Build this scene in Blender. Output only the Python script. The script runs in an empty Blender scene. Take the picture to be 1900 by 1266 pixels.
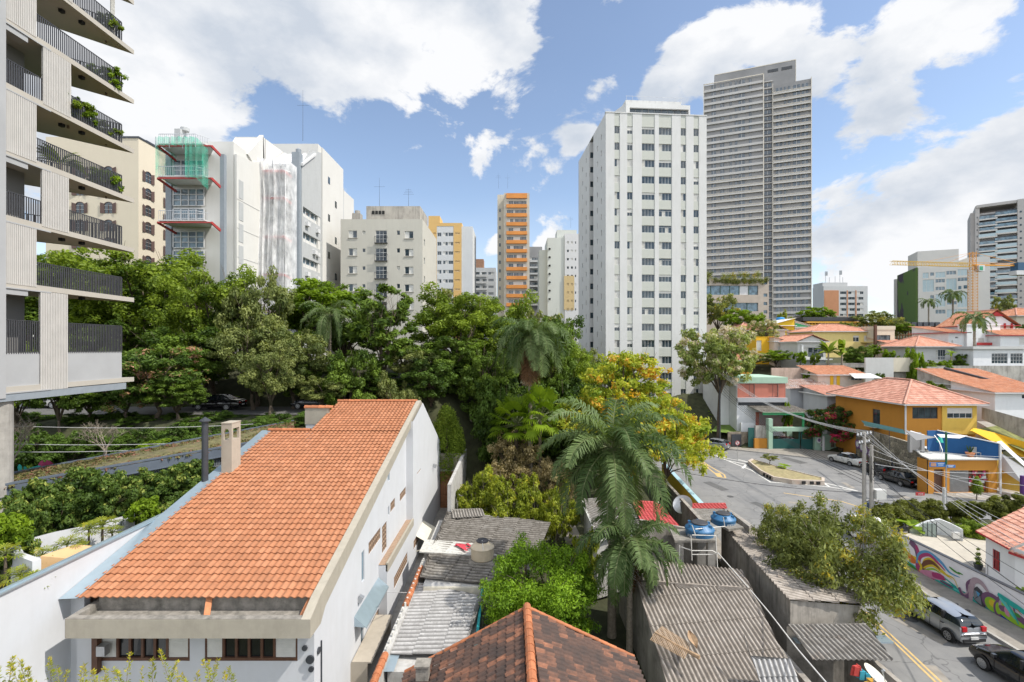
import bpy,math,random
import numpy as np
from mathutils import Vector,Matrix
R = math.radians
random.seed(7)
SC = bpy.context.scene
COL = SC.collection
F = 897.2; CX = 950.0; HY = 645.0; EYE = 15.0
cam_d = bpy.data.cameras.new('camera'); cam = bpy.data.objects.new('camera',cam_d); COL.objects.link(cam)
cam.location = (0,0,EYE); cam.rotation_euler = (R(90),0,0)
cam_d.sensor_width = 36; cam_d.lens = 17.0; cam_d.shift_y = 12/1900.0
cam_d.clip_start = .1; cam_d.clip_end = 6000
SC.camera = cam
SC.view_settings.view_transform = 'Standard'; SC.view_settings.look = 'None'
SC.view_settings.gamma = 1; SC.view_settings.exposure = 0.42
SUN_EL = R(52); SUN_AZ = R(108)     # azimuth clockwise from +Y (the view direction): from the right
sd = Vector((math.sin(SUN_AZ)*math.cos(SUN_EL),math.cos(SUN_AZ)*math.cos(SUN_EL),math.sin(SUN_EL)))
sun_d = bpy.data.lights.new('sun','SUN'); sun_d.energy = 3.75; sun_d.angle = R(.6); sun_d.color = (1,.95,.87)
sun = bpy.data.objects.new('sun',sun_d); COL.objects.link(sun)
sun.rotation_euler = (-sd).to_track_quat('-Z','Y').to_euler(); sun.location = (60,-20,120)
W_ = bpy.data.worlds.new('World'); SC.world = W_; W_.use_nodes = True
def world_nodes():
    nt = W_.node_tree; N = nt.nodes; L = nt.links; N.clear()
    out = N.new('ShaderNodeOutputWorld')
    sky = N.new('ShaderNodeTexSky'); sky.sky_type = 'NISHITA'; sky.sun_disc = False
    sky.sun_elevation = SUN_EL; sky.sun_rotation = SUN_AZ; sky.air_density = 1.0; sky.dust_density = .6; sky.ozone_density = 1.6
    b1 = N.new('ShaderNodeBackground'); b1.inputs[1].default_value = .15
    hs = N.new('ShaderNodeHueSaturation'); hs.inputs['Saturation'].default_value = .92
    L.new(sky.outputs[0],hs.inputs['Color']); L.new(hs.outputs[0],b1.inputs[0])
    tc = N.new('ShaderNodeTexCoord')
    nrm = N.new('ShaderNodeVectorMath'); nrm.operation = 'NORMALIZE'; L.new(tc.outputs['Generated'],nrm.inputs[0])
    # clouds: soft banks lying in given directions of the sky, broken up by noise
    banks = [(330,60,.16,1.0),(560,90,.13,1.0),(700,60,.10,.95),(850,30,.10,.9),(960,20,.07,.8),(420,190,.10,.8),(640,150,.05,.6),
             (150,120,.25,1.0),(1330,120,.085,1.0),(1420,60,.07,.9),(1500,110,.06,.8),(1230,180,.05,.9),(1130,175,.04,.7),(1075,285,.028,.85),
             (1640,190,.08,.95),(1700,290,.09,.85),(1820,340,.12,.95),(1600,400,.09,.8),(1780,470,.14,.85),(1560,510,.08,.7),(1900,250,.09,.7),
             (1760,20,.09,.75),(1650,40,.05,.5),(760,385,.03,.6),(835,385,.02,.55),(910,450,.035,.95),(990,440,.025,.9),(750,200,.022,.5),(670,262,.02,.45),
             (560,260,.05,.55),(1000,600,.10,.4)]
    last = None
    nz0 = N.new('ShaderNodeTexNoise'); nz0.inputs['Scale'].default_value = 5.5; nz0.inputs['Detail'].default_value = 4
    L.new(nrm.outputs[0],nz0.inputs['Vector'])
    sub = N.new('ShaderNodeVectorMath'); sub.operation = 'SUBTRACT'; sub.inputs[1].default_value = (.5,.5,.5); L.new(nz0.outputs['Color'],sub.inputs[0])
    scl = N.new('ShaderNodeVectorMath'); scl.operation = 'SCALE'; scl.inputs['Scale'].default_value = .13; L.new(sub.outputs[0],scl.inputs[0])
    wv = N.new('ShaderNodeVectorMath'); wv.operation = 'ADD'; L.new(nrm.outputs[0],wv.inputs[0]); L.new(scl.outputs[0],wv.inputs[1])
    for px,py,rad,amp in banks:
        d = Vector(((px-CX)/F,1,(HY-py)/F)).normalized()
        di = N.new('ShaderNodeVectorMath'); di.operation = 'DISTANCE'; L.new(wv.outputs[0],di.inputs[0]); di.inputs[1].default_value = d
        mr = N.new('ShaderNodeMapRange'); mr.interpolation_type = 'SMOOTHSTEP'
        mr.inputs['From Min'].default_value = rad*1.75; mr.inputs['From Max'].default_value = 0
        mr.inputs['To Min'].default_value = 0; mr.inputs['To Max'].default_value = amp
        L.new(di.outputs['Value'],mr.inputs['Value'])
        if last is None: last = mr.outputs[0]
        else:
            ad = N.new('ShaderNodeMath'); ad.operation = 'SMOOTH_MAX'; ad.inputs[2].default_value = .25
            L.new(last,ad.inputs[0]); L.new(mr.outputs[0],ad.inputs[1]); last = ad.outputs[0]
    # behind and above the frame broken cloud goes on, brightened further down as added fill
    sp = N.new('ShaderNodeSeparateXYZ'); L.new(nrm.outputs[0],sp.inputs[0])
    bk = N.new('ShaderNodeMapRange'); bk.inputs['From Min'].default_value = .45; bk.inputs['From Max'].default_value = .1
    bk.inputs['To Min'].default_value = 0; bk.inputs['To Max'].default_value = .62; L.new(sp.outputs['Y'],bk.inputs['Value'])
    mx = N.new('ShaderNodeMath'); mx.operation = 'MAXIMUM'; L.new(last,mx.inputs[0]); L.new(bk.outputs[0],mx.inputs[1])
    mpv = N.new('ShaderNodeMapping'); mpv.inputs['Scale'].default_value = (1,1,1.7); L.new(nrm.outputs[0],mpv.inputs['Vector'])
    nz = N.new('ShaderNodeTexNoise'); nz.inputs['Scale'].default_value = 5.0; nz.inputs['Detail'].default_value = 14
    nz.inputs['Roughness'].default_value = .62; nz.inputs['Distortion'].default_value = .25; L.new(mpv.outputs[0],nz.inputs['Vector'])
    m1 = N.new('ShaderNodeMath'); m1.operation = 'MULTIPLY_ADD'; m1.inputs[1].default_value = 3.0; m1.inputs[2].default_value = -1.5
    L.new(nz.outputs[0],m1.inputs[0])
    m2 = N.new('ShaderNodeMath'); m2.operation = 'ADD'; L.new(m1.outputs[0],m2.inputs[0]); L.new(mx.outputs[0],m2.inputs[1])
    mk = N.new('ShaderNodeMapRange'); mk.interpolation_type = 'SMOOTHSTEP'; mk.inputs['From Min'].default_value = .36; mk.inputs['From Max'].default_value = .62
    L.new(m2.outputs[0],mk.inputs['Value'])
    # thin veil low over the horizon
    hz = N.new('ShaderNodeMapRange'); hz.inputs['From Min'].default_value = .30; hz.inputs['From Max'].default_value = -.02
    hz.inputs['To Min'].default_value = 0.02; hz.inputs['To Max'].default_value = .42; L.new(sp.outputs['Z'],hz.inputs['Value'])
    mm = N.new('ShaderNodeMath'); mm.operation = 'MAXIMUM'; L.new(mk.outputs[0],mm.inputs[0]); L.new(hz.outputs[0],mm.inputs[1])
    # body of the cloud: brighter tops, grey hollows
    n2 = N.new('ShaderNodeTexNoise'); n2.inputs['Scale'].default_value = 3.6; n2.inputs['Detail'].default_value = 9; n2.inputs['Roughness'].default_value = .55
    L.new(mpv.outputs[0],n2.inputs['Vector'])
    cr = N.new('ShaderNodeValToRGB'); e = cr.color_ramp.elements
    e[0].position = .40; e[0].color = (.62,.68,.77,1); e[1].position = .58; e[1].color = (.97,.98,1,1)
    L.new(n2.outputs[0],cr.inputs[0])
    b2 = N.new('ShaderNodeBackground'); L.new(cr.outputs[0],b2.inputs[0])
    gl = N.new('ShaderNodeMapRange'); gl.inputs['From Min'].default_value = .25; gl.inputs['From Max'].default_value = -.35; gl.inputs['To Min'].default_value = .75; gl.inputs['To Max'].default_value = 1.5; L.new(sp.outputs['Y'],gl.inputs['Value']); L.new(gl.outputs[0],b2.inputs[1])  # clouds overhead and behind the camera brightened, added fill for camera-facing walls
    mix = N.new('ShaderNodeMixShader'); L.new(mm.outputs[0],mix.inputs[0]); L.new(b1.outputs[0],mix.inputs[1]); L.new(b2.outputs[0],mix.inputs[2])
    L.new(mix.outputs[0],out.inputs[0])
world_nodes()
SC.cycles.max_bounces = 6; SC.cycles.transparent_max_bounces = 8; SC.cycles.caustics_reflective = False; SC.cycles.caustics_refractive = False
def G(px,py,z=0.0):
    d = F*(EYE-z)/(py-HY); return Vector(((px-CX)/F*d,d,z))
def Q(px,py,d): return Vector(((px-CX)/F*d,d,EYE+(HY-py)/F*d))
def X_(px,d): return (px-CX)/F*d
def Z_(py,d): return EYE+(HY-py)/F*d
MATS = {}
def ramp(N,c,e):
    r = N.new('ShaderNodeValToRGB'); el = r.color_ramp.elements
    while len(el) < len(e): el.new(.5)
    for i,(p,col) in enumerate(e): el[i].position = p; el[i].color = (*col,1)
    return r
def mixc(N,L,a,b,f,mode='MIX'):
    m = N.new('ShaderNodeMix'); m.data_type = 'RGBA'; m.blend_type = mode
    for s,v in ((6,a),(7,b)):
        if isinstance(v,tuple): m.inputs[s].default_value = (*v,1)
        else: L.new(v,m.inputs[s])
    if isinstance(f,float): m.inputs[0].default_value = f
    else: L.new(f,m.inputs[0])
    return m.outputs[2]
def noise(N,L,vec,scale,detail=4,rough=.55):
    n = N.new('ShaderNodeTexNoise'); n.inputs['Scale'].default_value = scale; n.inputs['Detail'].default_value = detail
    n.inputs['Roughness'].default_value = rough; L.new(vec,n.inputs['Vector']); return n.outputs[0]
def mapr(N,L,v,a,b,c=0.,d=1.):
    m = N.new('ShaderNodeMapRange'); m.inputs[1].default_value = a; m.inputs[2].default_value = b; m.inputs[3].default_value = c; m.inputs[4].default_value = d
    L.new(v,m.inputs[0]); return m.outputs[0]
def stretch(N,L,vec,s):
    m = N.new('ShaderNodeMapping'); m.inputs['Scale'].default_value = s; L.new(vec,m.inputs['Vector']); return m.outputs[0]
def base(name):
    m = bpy.data.materials.new(name); m.use_nodes = True; nt = m.node_tree; N = nt.nodes
    b = N['Principled BSDF']; tc = N.new('ShaderNodeTexCoord'); MATS[name] = m
    return m,N,nt.links,b,tc.outputs['Object']
def M(name,col=(.5,.5,.5),rough=.7,metal=0.,var=.12,scale=3.,dirt=0.,dirtc=None,streak=0.,bump=0.,bscale=30.,spec=.5,tint=0.):
    """plain painted/rough surface: blotchy variation, dirt patches, run-off streaks, bump, per-piece tint"""
    if name in MATS: return MATS[name]
    m,N,L,b,vec = base(name)
    b.inputs['Roughness'].default_value = rough; b.inputs['Metallic'].default_value = metal
    b.inputs['Specular IOR Level'].default_value = spec
    c0 = tuple(max(0,x*(1-var)) for x in col); c1 = tuple(min(1,x*(1+var)) for x in col)
    c = mixc(N,L,c0,c1,mapr(N,L,noise(N,L,vec,scale,6,.6),.3,.7))
    dc = dirtc or tuple(x*.35 for x in col)
    if tint:
        a = N.new('ShaderNodeAttribute'); a.attribute_name = 'tint'
        c = mixc(N,L,c,tuple(x*.45 for x in col),mapr(N,L,a.outputs['Fac'],0,1,0,tint))
    if dirt: c = mixc(N,L,c,dc,mapr(N,L,noise(N,L,vec,scale*.45,8,.7),.5,.8,0,dirt))
    if streak:
        s = noise(N,L,stretch(N,L,vec,(1.5,1.5,.22)),1.5,8,.72)
        c = mixc(N,L,c,dc,mapr(N,L,s,.48,.8,0,streak))
    L.new(c,b.inputs['Base Color'])
    if bump:
        bp = N.new('ShaderNodeBump'); bp.inputs['Strength'].default_value = bump; bp.inputs['Distance'].default_value = .03
        L.new(noise(N,L,vec,bscale,5),bp.inputs['Height']); L.new(bp.outputs[0],b.inputs['Normal'])
    return m
def leafmat(name,dark,light,trans=.35,extra=None,rough=.5,ex=.93):
    """leaves: colour differs leaf by leaf and clump by clump (attribute 'tint'), some light passes through"""
    if name in MATS: return MATS[name]
    m,N,L,b,vec = base(name)
    a = N.new('ShaderNodeAttribute'); a.attribute_name = 'tint'
    st = [(0.,dark),(.8,light)]
    if extra: st = [(0.,dark),(ex-.1,light),(ex,extra)]
    r = ramp(N,0,st); L.new(a.outputs['Fac'],r.inputs[0]); L.new(r.outputs[0],b.inputs['Base Color'])
    b.inputs['Roughness'].default_value = rough; b.inputs['Specular IOR Level'].default_value = .18
    t = N.new('ShaderNodeBsdfTranslucent')
    L.new(mixc(N,L,r.outputs[0],(1.,1.,.35),1.,'MULTIPLY'),t.inputs[0])
    ms = N.new('ShaderNodeMixShader'); ms.inputs[0].default_value = trans+.08
    L.new(b.outputs[0],ms.inputs[1]); L.new(t.outputs[0],ms.inputs[2])
    L.new(ms.outputs[0],N['Material Output'].inputs[0]); return m
def tilemat(name,a_,b_,c_,moss=0.,mossc=(.05,.045,.04),fleck=None):
    """fired clay: each tile its own shade (tint), weathering patches"""
    if name in MATS: return MATS[name]
    m,N,L,b,vec = base(name); b.inputs['Roughness'].default_value = .8
    a = N.new('ShaderNodeAttribute'); a.attribute_name = 'tint'
    r = ramp(N,0,[(0.,a_),(.6,b_),(1.,c_)]); L.new(a.outputs['Fac'],r.inputs[0]); c = r.outputs[0]
    c = mixc(N,L,c,tuple(x*.7 for x in b_),mapr(N,L,noise(N,L,vec,9,6),.5,.75,0,.5))
    if moss: c = mixc(N,L,c,mossc,mapr(N,L,noise(N,L,vec,1.3,9,.75),.5-.18*moss,.62,0,moss))
    L.new(c,b.inputs['Base Color'])
    bp = N.new('ShaderNodeBump'); bp.inputs['Strength'].default_value = .25; bp.inputs['Distance'].default_value = .02
    L.new(noise(N,L,vec,60,4),bp.inputs['Height']); L.new(bp.outputs[0],b.inputs['Normal']); return m
def glassmat(name,col=(.03,.045,.055),rough=.06):
    if name in MATS: return MATS[name]
    m,N,L,b,vec = base(name); b.inputs['Roughness'].default_value = rough; b.inputs['Specular IOR Level'].default_value = .8
    L.new(mixc(N,L,tuple(x*.6 for x in col),tuple(x*1.6 for x in col),mapr(N,L,noise(N,L,vec,1.1,3),.35,.65)),b.inputs['Base Color']); return m
def netmat(name,col,op):
    """woven net: fine open weave, real gaps let light through"""
    if name in MATS: return MATS[name]
    m,N,L,b,vec = base(name); b.inputs['Base Color'].default_value = (*col,1); b.inputs['Roughness'].default_value = .7
    b.inputs['Alpha'].default_value = op; nz = noise(N,L,stretch(N,L,vec,(1,1,.5)),1.2,5)
    L.new(mapr(N,L,nz,.35,.7,op*.6,min(1,op*1.5)),b.inputs['Alpha']); return m
class MB:
    def __init__(s): s.v = []; s.f = []; s.m = []; s.t = []; s.xf = None; s.cuts = []
    def cut(s): s.cuts.append((len(s.v),len(s.f))); return s
    def add(s,pts,faces,m=0,t=0.):
        o = len(s.v)
        if s.xf: pts = [s.xf(p) for p in pts]
        s.v += [tuple(p) for p in pts]
        for f in faces: s.f.append(tuple(i+o for i in f)); s.m.append(m); s.t.append(t)
        return s
    def quad(s,a,b,c,d,m=0,t=0.): return s.add([a,b,c,d],[(0,1,2,3)],m,t)
    def poly(s,pts,m=0,t=0.): return s.add(pts,[tuple(range(len(pts)))],m,t)
    def box(s,x0,y0,z0,x1,y1,z1,m=0,t=0.):
        return s.add([(x0,y0,z0),(x1,y0,z0),(x1,y1,z0),(x0,y1,z0),(x0,y0,z1),(x1,y0,z1),(x1,y1,z1),(x0,y1,z1)],
                     [(0,3,2,1),(4,5,6,7),(0,1,5,4),(1,2,6,5),(2,3,7,6),(3,0,4,7)],m,t)
    def ext(s,pts,vec,m=0,t=0.):
        n = len(pts); v = Vector(vec); p = [Vector(q) for q in pts]
        return s.add(p+[q+v for q in p],[tuple(range(n-1,-1,-1)),tuple(range(n,2*n))]+[(i,(i+1) % n,n+(i+1) % n,n+i) for i in range(n)],m,t)
    def bar(s,a,b,w,h=None,m=0,t=0.,up=(0,0,1)):
        a = Vector(a); b = Vector(b); d = (b-a)
        if d.length < 1e-6: return s
        d.normalize(); u = Vector(up)
        if abs(d.dot(u)) > .98: u = Vector((0,1,0))
        r = d.cross(u).normalized(); u = r.cross(d); h = h or w; r *= w/2; u *= h/2
        return s.ext([a-r-u,a+r-u,a+r+u,a-r+u],b-a,m,t)
    def tube(s,path,rad,n=8,m=0,t=0.,cap=True):
        P = [Vector(p) for p in path]; k = len(P)
        rr = rad if isinstance(rad,(list,tuple)) else [rad]*k
        pts = []; prev = None
        for i,p in enumerate(P):
            d = (P[min(i+1,k-1)]-P[max(i-1,0)]).normalized()
            if prev is None:
                u = Vector((1,0,0)) if abs(d.x) < .8 else Vector((0,1,0))
            else: u = prev
            a = (u-d*u.dot(d)).normalized(); prev = a; b = d.cross(a)
            for j in range(n):
                an = 2*math.pi*j/n; pts.append(p+(a*math.cos(an)+b*math.sin(an))*rr[i])
        fs = [(i*n+j,i*n+(j+1) % n,(i+1)*n+(j+1) % n,(i+1)*n+j) for i in range(k-1) for j in range(n)]
        if cap: fs += [tuple(range(n-1,-1,-1)),tuple(range((k-1)*n,k*n))]
        return s.add(pts,fs,m,t)
    def lathe(s,prof,c=(0,0,0),n=20,m=0,t=0.):
        c = Vector(c); pts = []
        for r,z in prof:
            for j in range(n):
                a = 2*math.pi*j/n; pts.append(c+Vector((r*math.cos(a),r*math.sin(a),z)))
        k = len(prof)
        fs = [(i*n+j,i*n+(j+1) % n,(i+1)*n+(j+1) % n,(i+1)*n+j) for i in range(k-1) for j in range(n)]
        fs += [tuple(range(n-1,-1,-1)),tuple(range((k-1)*n,k*n))]
        return s.add(pts,fs,m,t)
    def build(s,name,mats,parent=None,smooth=False,world=False):
        if s.cuts:
            C_ = [(0,0)]+[c for c in s.cuts if 0 < c[1] < len(s.f)]+[(len(s.v),len(s.f))]; first = None
            for (v0,f0),(v1,f1) in zip(C_,C_[1:]):
                if f1 == f0: continue
                b = MB(); b.v = s.v[v0:v1]; b.f = [tuple(i-v0 for i in f) for f in s.f[f0:f1]]; b.m = s.m[f0:f1]; b.t = s.t[f0:f1]
                o = b.build(name,mats,parent,smooth,world); first = first or o
            return first
        me = bpy.data.meshes.new(name)
        vs = s.v
        if world and parent is not None:
            mi = (Matrix.Translation(parent.location) @ Matrix.Rotation(parent.rotation_euler.z,4,'Z')).inverted()
            vs = [tuple(mi @ Vector(p)) for p in vs]
        me.from_pydata(vs,[],s.f)
        for mt in (mats if isinstance(mats,(list,tuple)) else [mats]): me.materials.append(mt)
        me.polygons.foreach_set('material_index',s.m)
        if smooth: me.polygons.foreach_set('use_smooth',[True]*len(s.f))
        if any(s.t):
            at = me.attributes.new('tint','FLOAT','FACE'); at.data.foreach_set('value',s.t)
        me.update()
        o = bpy.data.objects.new(name,me); COL.objects.link(o)
        if parent is not None: o.parent = parent
        return o
def npmesh(name,V,nper,mats,tint=None,parent=None,mi=None,smooth=False):
    me = bpy.data.meshes.new(name); nv = len(V); nf = nv//nper
    me.vertices.add(nv); me.vertices.foreach_set('co',np.asarray(V,dtype=np.float32).ravel())
    me.loops.add(nv); me.loops.foreach_set('vertex_index',np.arange(nv,dtype=np.int32))
    me.polygons.add(nf); me.polygons.foreach_set('loop_start',np.arange(0,nv,nper,dtype=np.int32))
    me.polygons.foreach_set('loop_total',np.full(nf,nper,dtype=np.int32))
    for m in (mats if isinstance(mats,(list,tuple)) else [mats]): me.materials.append(m)
    me.update(calc_edges=True)
    if mi is not None: me.polygons.foreach_set('material_index',np.asarray(mi,dtype=np.int32))
    if tint is not None:
        at = me.attributes.new('tint','FLOAT','FACE'); at.data.foreach_set('value',np.asarray(tint,dtype=np.float32))
    if parent is False: return me
    o = bpy.data.objects.new(name,me); COL.objects.link(o)
    if parent is not None: o.parent = parent
    return o
def tag(o,label,cat,group=None):
    o['label'] = label; o['category'] = cat
    if group: o['group'] = group
    return o
def thing(name,label,cat,loc=(0,0,0),rz=0.,group=None):
    o = bpy.data.objects.new(name,None); COL.objects.link(o); o.location = loc; o.rotation_euler = (0,0,rz)
    o.empty_display_size = .2
    return tag(o,label,cat,group)
def struct(o): o['kind'] = 'structure'; return o
def stuff(o): o['kind'] = 'stuff'; return o
def dup(o,loc=None,rz=None,label=None,group=None,scale=None):
    kids = {}
    for x in bpy.data.objects:
        if x.parent: kids.setdefault(x.parent.name,[]).append(x)
    def rec(a,par):
        c = a.copy(); COL.objects.link(c)
        if par: c.parent = par
        for k in kids.get(a.name,[]): rec(k,c)
        return c
    c = rec(o,None)
    if loc is not None: c.location = loc
    if rz is not None: c.rotation_euler = (0,0,rz)
    if scale is not None: c.scale = scale if isinstance(scale,tuple) else (scale,)*3
    if label: c['label'] = label
    if group: c['group'] = group
    return c
def sheet(mb,poly,tw=.24,tl=.38,amp=.035,lift=.035,kind='tile',npp=None,m=0,jit=.012,seed=1,thick=.012,dark=0.):
    """poly: corners of the slope, the first two along the eave (lowest edge), eave left to right as seen from outside-below."""
    rg = random.Random(seed)
    P = [Vector(p) for p in poly]; A = P[0]; u = (P[1]-P[0]).normalized()
    nrm = Vector((0,0,0))
    for i in range(1,len(P)-1): nrm += (P[i]-P[0]).cross(P[i+1]-P[0])
    nrm.normalize()
    if nrm.z < 0: nrm = -nrm
    v = nrm.cross(u).normalized()
    if sum((p-A).dot(v) for p in P) < 0: v = -v
    uv = [((p-A).dot(u),(p-A).dot(v)) for p in P]
    vmax = max(q[1] for q in uv); n = len(uv)
    def rng(vv):
        xs = []
        for i in range(n):
            (a0,b0),(a1,b1) = uv[i],uv[(i+1) % n]
            if abs(b1-b0) < 1e-9: continue
            t = (vv-b0)/(b1-b0)
            if -1e-6 <= t <= 1+1e-6: xs.append(a0+(a1-a0)*t)
        return (min(xs),max(xs)) if len(xs) > 1 else None
    npp = npp or (8 if kind == 'tile' else 8)
    rows = max(1,int(math.ceil(vmax/tl-1e-3))); sub_ = max(1,round(tl/.3)) if kind == 'corr' else 1; rows *= sub_; tl = tl/sub_; lift0 = lift
    def prof(x):
        ph = (x/tw) % 1.
        if kind == 'tile': return amp*(abs(math.sin(math.pi*ph))**1.0*1.6-.6 if ph < .62 else .15*amp-.35) if False else amp*(math.sin(math.pi*ph/.62)*1.0 if ph < .62 else -.35*math.sin(math.pi*(ph-.62)/.38))
        return amp*math.sin(2*math.pi*ph)
    for r in range(rows):
        v0 = r*tl; v1 = min(vmax,(r+1)*tl+(.02 if sub_ == 1 or r % sub_ == sub_-1 else 0)); lift = lift0*(1-(r % sub_)/sub_); l1 = lift0*(1-(r % sub_+1)/sub_); jj = r % sub_ == 0
        ra = rng(min(v0+1e-4,vmax-1e-4)); rb = rng(max(0,min(v1-1e-4,vmax-1e-4)))
        if not ra or not rb: continue
        lo = min(ra[0],rb[0]); hi = max(ra[1],rb[1])
        c0 = int(math.floor(lo/tw)); c1 = int(math.ceil(hi/tw))
        off = 0
        for c in range(c0,c1):
            j = rg.uniform(-jit,jit); jz = rg.uniform(-jit,jit)*.6; t = rg.random()
            if kind == 'corr': t = ((c//4)*7919 % 13+(r//sub_)*5 % 7)/20.; j = 0; jz = 0
            pts = []; k = npp
            for i in range(k+1):
                x = (c+i/k)*tw
                xa = min(max(x,ra[0]),ra[1]); xb = min(max(x,rb[0]),rb[1])
                h = prof(x if i < k else x-1e-6)
                pts.append((A+u*xa+v*(v0-(j if r else 0))+nrm*(h+lift+jz),A+u*xb+v*v1+nrm*(h+(l1 if sub_ > 1 else 0)),A+u*xa+v*(v0-(j if r else 0))+nrm*(h+lift+jz-thick-lift*.5)))
            if (pts[0][0]-pts[-1][0]).length < .01 and (pts[0][1]-pts[-1][1]).length < .01: continue
            vv = [q[0] for q in pts]+[q[1] for q in pts]+[q[2] for q in pts]; K = k+1
            fs = [(i,i+1,K+i+1,K+i) for i in range(k)]+[(2*K+i,2*K+i+1,i+1,i) for i in range(k)]
            if kind == 'corr':
                for i in range(k): mb.add([vv[i],vv[i+1],vv[K+i+1],vv[K+i],vv[2*K+i],vv[2*K+i+1]],[(0,1,2,3),(4,5,1,0)],m,.12*t+.01+.85*(.5-.5*math.sin(2*math.pi*(i+.5)/k)))  # valley faces tinted darker: dirt plus wave shade painted into the colour
            else: mb.add(vv,fs,m,max(.001,t))
    return mb
def ridge(mb,a,b,r=.11,step=.4,m=0,seed=2):
    """half-round cap tiles laid along a ridge or hip"""
    rg = random.Random(seed); a = Vector(a); b = Vector(b); d = b-a; Ln = d.length; d.normalize()
    s_ = d.cross(Vector((0,0,1))).normalized(); up = s_.cross(d); n = max(1,int(Ln/step))
    for i in range(n):
        p = a+d*(i*Ln/n); q = a+d*((i+1)*Ln/n+.03); pts = []
        for e,rr in ((p,r*1.12),(q,r*.95)):
            for k in range(7):
                an = math.pi*k/6; pts.append(e+s_*math.cos(an)*rr+up*math.sin(an)*rr)
        mb.add(pts,[(k,k+1,8+k,7+k) for k in range(6)]+[tuple(range(7))],m,rg.uniform(.05,1))
    return mb
def side_pt(side,W,a,z,dep=0.):
    if side == 'front': return (a,dep,z)
    if side == 'right': return (W-dep,a,z)
    if side == 'left': return (dep,a,z)
def wall(mb,side,W,a0,a1,z0,z1,holes=(),dep=.14,m=0,mr=None):
    xs = sorted({round(v,3) for v in [a0,a1]+[h[0] for h in holes]+[h[1] for h in holes] if a0-1e-3 <= v <= a1+1e-3})
    zs = sorted({round(v,3) for v in [z0,z1]+[h[2] for h in holes]+[h[3] for h in holes] if z0-1e-3 <= v <= z1+1e-3})
    mr = m if mr is None else mr
    for j in range(len(zs)-1):
        run = None
        for i in range(len(xs)-1):
            cx = (xs[i]+xs[i+1])/2; cz = (zs[j]+zs[j+1])/2
            inh = any(h[0] < cx < h[1] and h[2] < cz < h[3] for h in holes)
            if inh:
                if run is not None: mb.quad(*[side_pt(side,W,a,z) for a,z in ((run,zs[j]),(xs[i],zs[j]),(xs[i],zs[j+1]),(run,zs[j+1]))],m=m); run = None
            elif run is None: run = xs[i]
        if run is not None: mb.quad(*[side_pt(side,W,a,z) for a,z in ((run,zs[j]),(xs[-1],zs[j]),(xs[-1],zs[j+1]),(run,zs[j+1]))],m=m)
    for a,b,zb,zt in [h[:4] for h in holes]:
        c = [(a,zb),(b,zb),(b,zt),(a,zt)]
        for k in range(4):
            p,q = c[k],c[(k+1) % 4]
            mb.quad(side_pt(side,W,*p),side_pt(side,W,*q),side_pt(side,W,*q,dep),side_pt(side,W,*p,dep),m=mr)
        mb.quad(*[side_pt(side,W,x,z,dep+.12) for x,z in c],m=mr)
    return mb
WMESH = {}
def win_geo(mb,w,h,kind,sd):
    """local: x along the wall, y into the wall, z up. slots 0 frame 1 glass 2 curtain 3 shutter"""
    rg = random.Random(sd); f = min(.055,w*.045); y0,y1 = 0.,.06
    if kind == 'shut':
        mb.box(0,.02,0,w,.06,h,3)
        n = max(3,int(h/.12))
        for i in range(n): mb.box(.02,.005,h*i/n+.01,w-.02,.02,h*(i+.55)/n+.01,3)
        return
    mb.box(0,y0,0,w,y1,f,0); mb.box(0,y0,h-f,w,y1,h,0); mb.box(0,y0,f,f,y1,h-f,0); mb.box(w-f,y0,f,w,y1,h-f,0)
    n = 1 if w < .75 else (2 if w < 1.7 else 4)
    if kind == 'grid': n = max(2,int(w/.55))
    tz = h-f
    if kind == 'half':
        k = rg.uniform(.2,.5)*h; mb.box(f,.0,h-f-k,w-f,.03,h-f,3); tz = h-f-k
    if kind == 'top':
        tz = h*.74; mb.box(f,y0,tz,w-f,y1,tz+f*.8,0)
        mb.quad((f,.045,tz+f*.8),(w-f,.045,tz+f*.8),(w-f,.045,h-f),(f,.045,h-f),1)
    iw = (w-2*f)/n
    for i in range(n):
        a = f+iw*i; b = a+iw
        if i: mb.box(a-f*.35,y0+.005,f,a+f*.35,y1,tz,0)
        r = rg.random(); mt = 1
        if kind in ('slide','top') and r < .14: mt = 2
        if kind == 'duo': mt = 1 if (i < n/2) == bool(sd % 2) else 3
        mb.quad((a,.045,f),(b,.045,f),(b,.045,tz),(a,.045,tz),mt)
        if kind in ('slide',) and mt == 1 and r > .6:
            q = rg.uniform(.25,.7)*iw; mb.quad((a+.01,.052,f),(a+q,.052,f),(a+q,.052,tz),(a+.01,.052,tz),1)
    if kind == 'grid':
        nz = max(2,int(h/.6))
        for i in range(1,nz): mb.box(f,y0+.005,h*i/nz-.025,w-f,y1-.002,h*i/nz+.025,0)
def winmats(frame=None): 
    return [frame or MATS['win_frame'],MATS['win_glass'],MATS['curtain'],MATS['shutter']]
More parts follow.
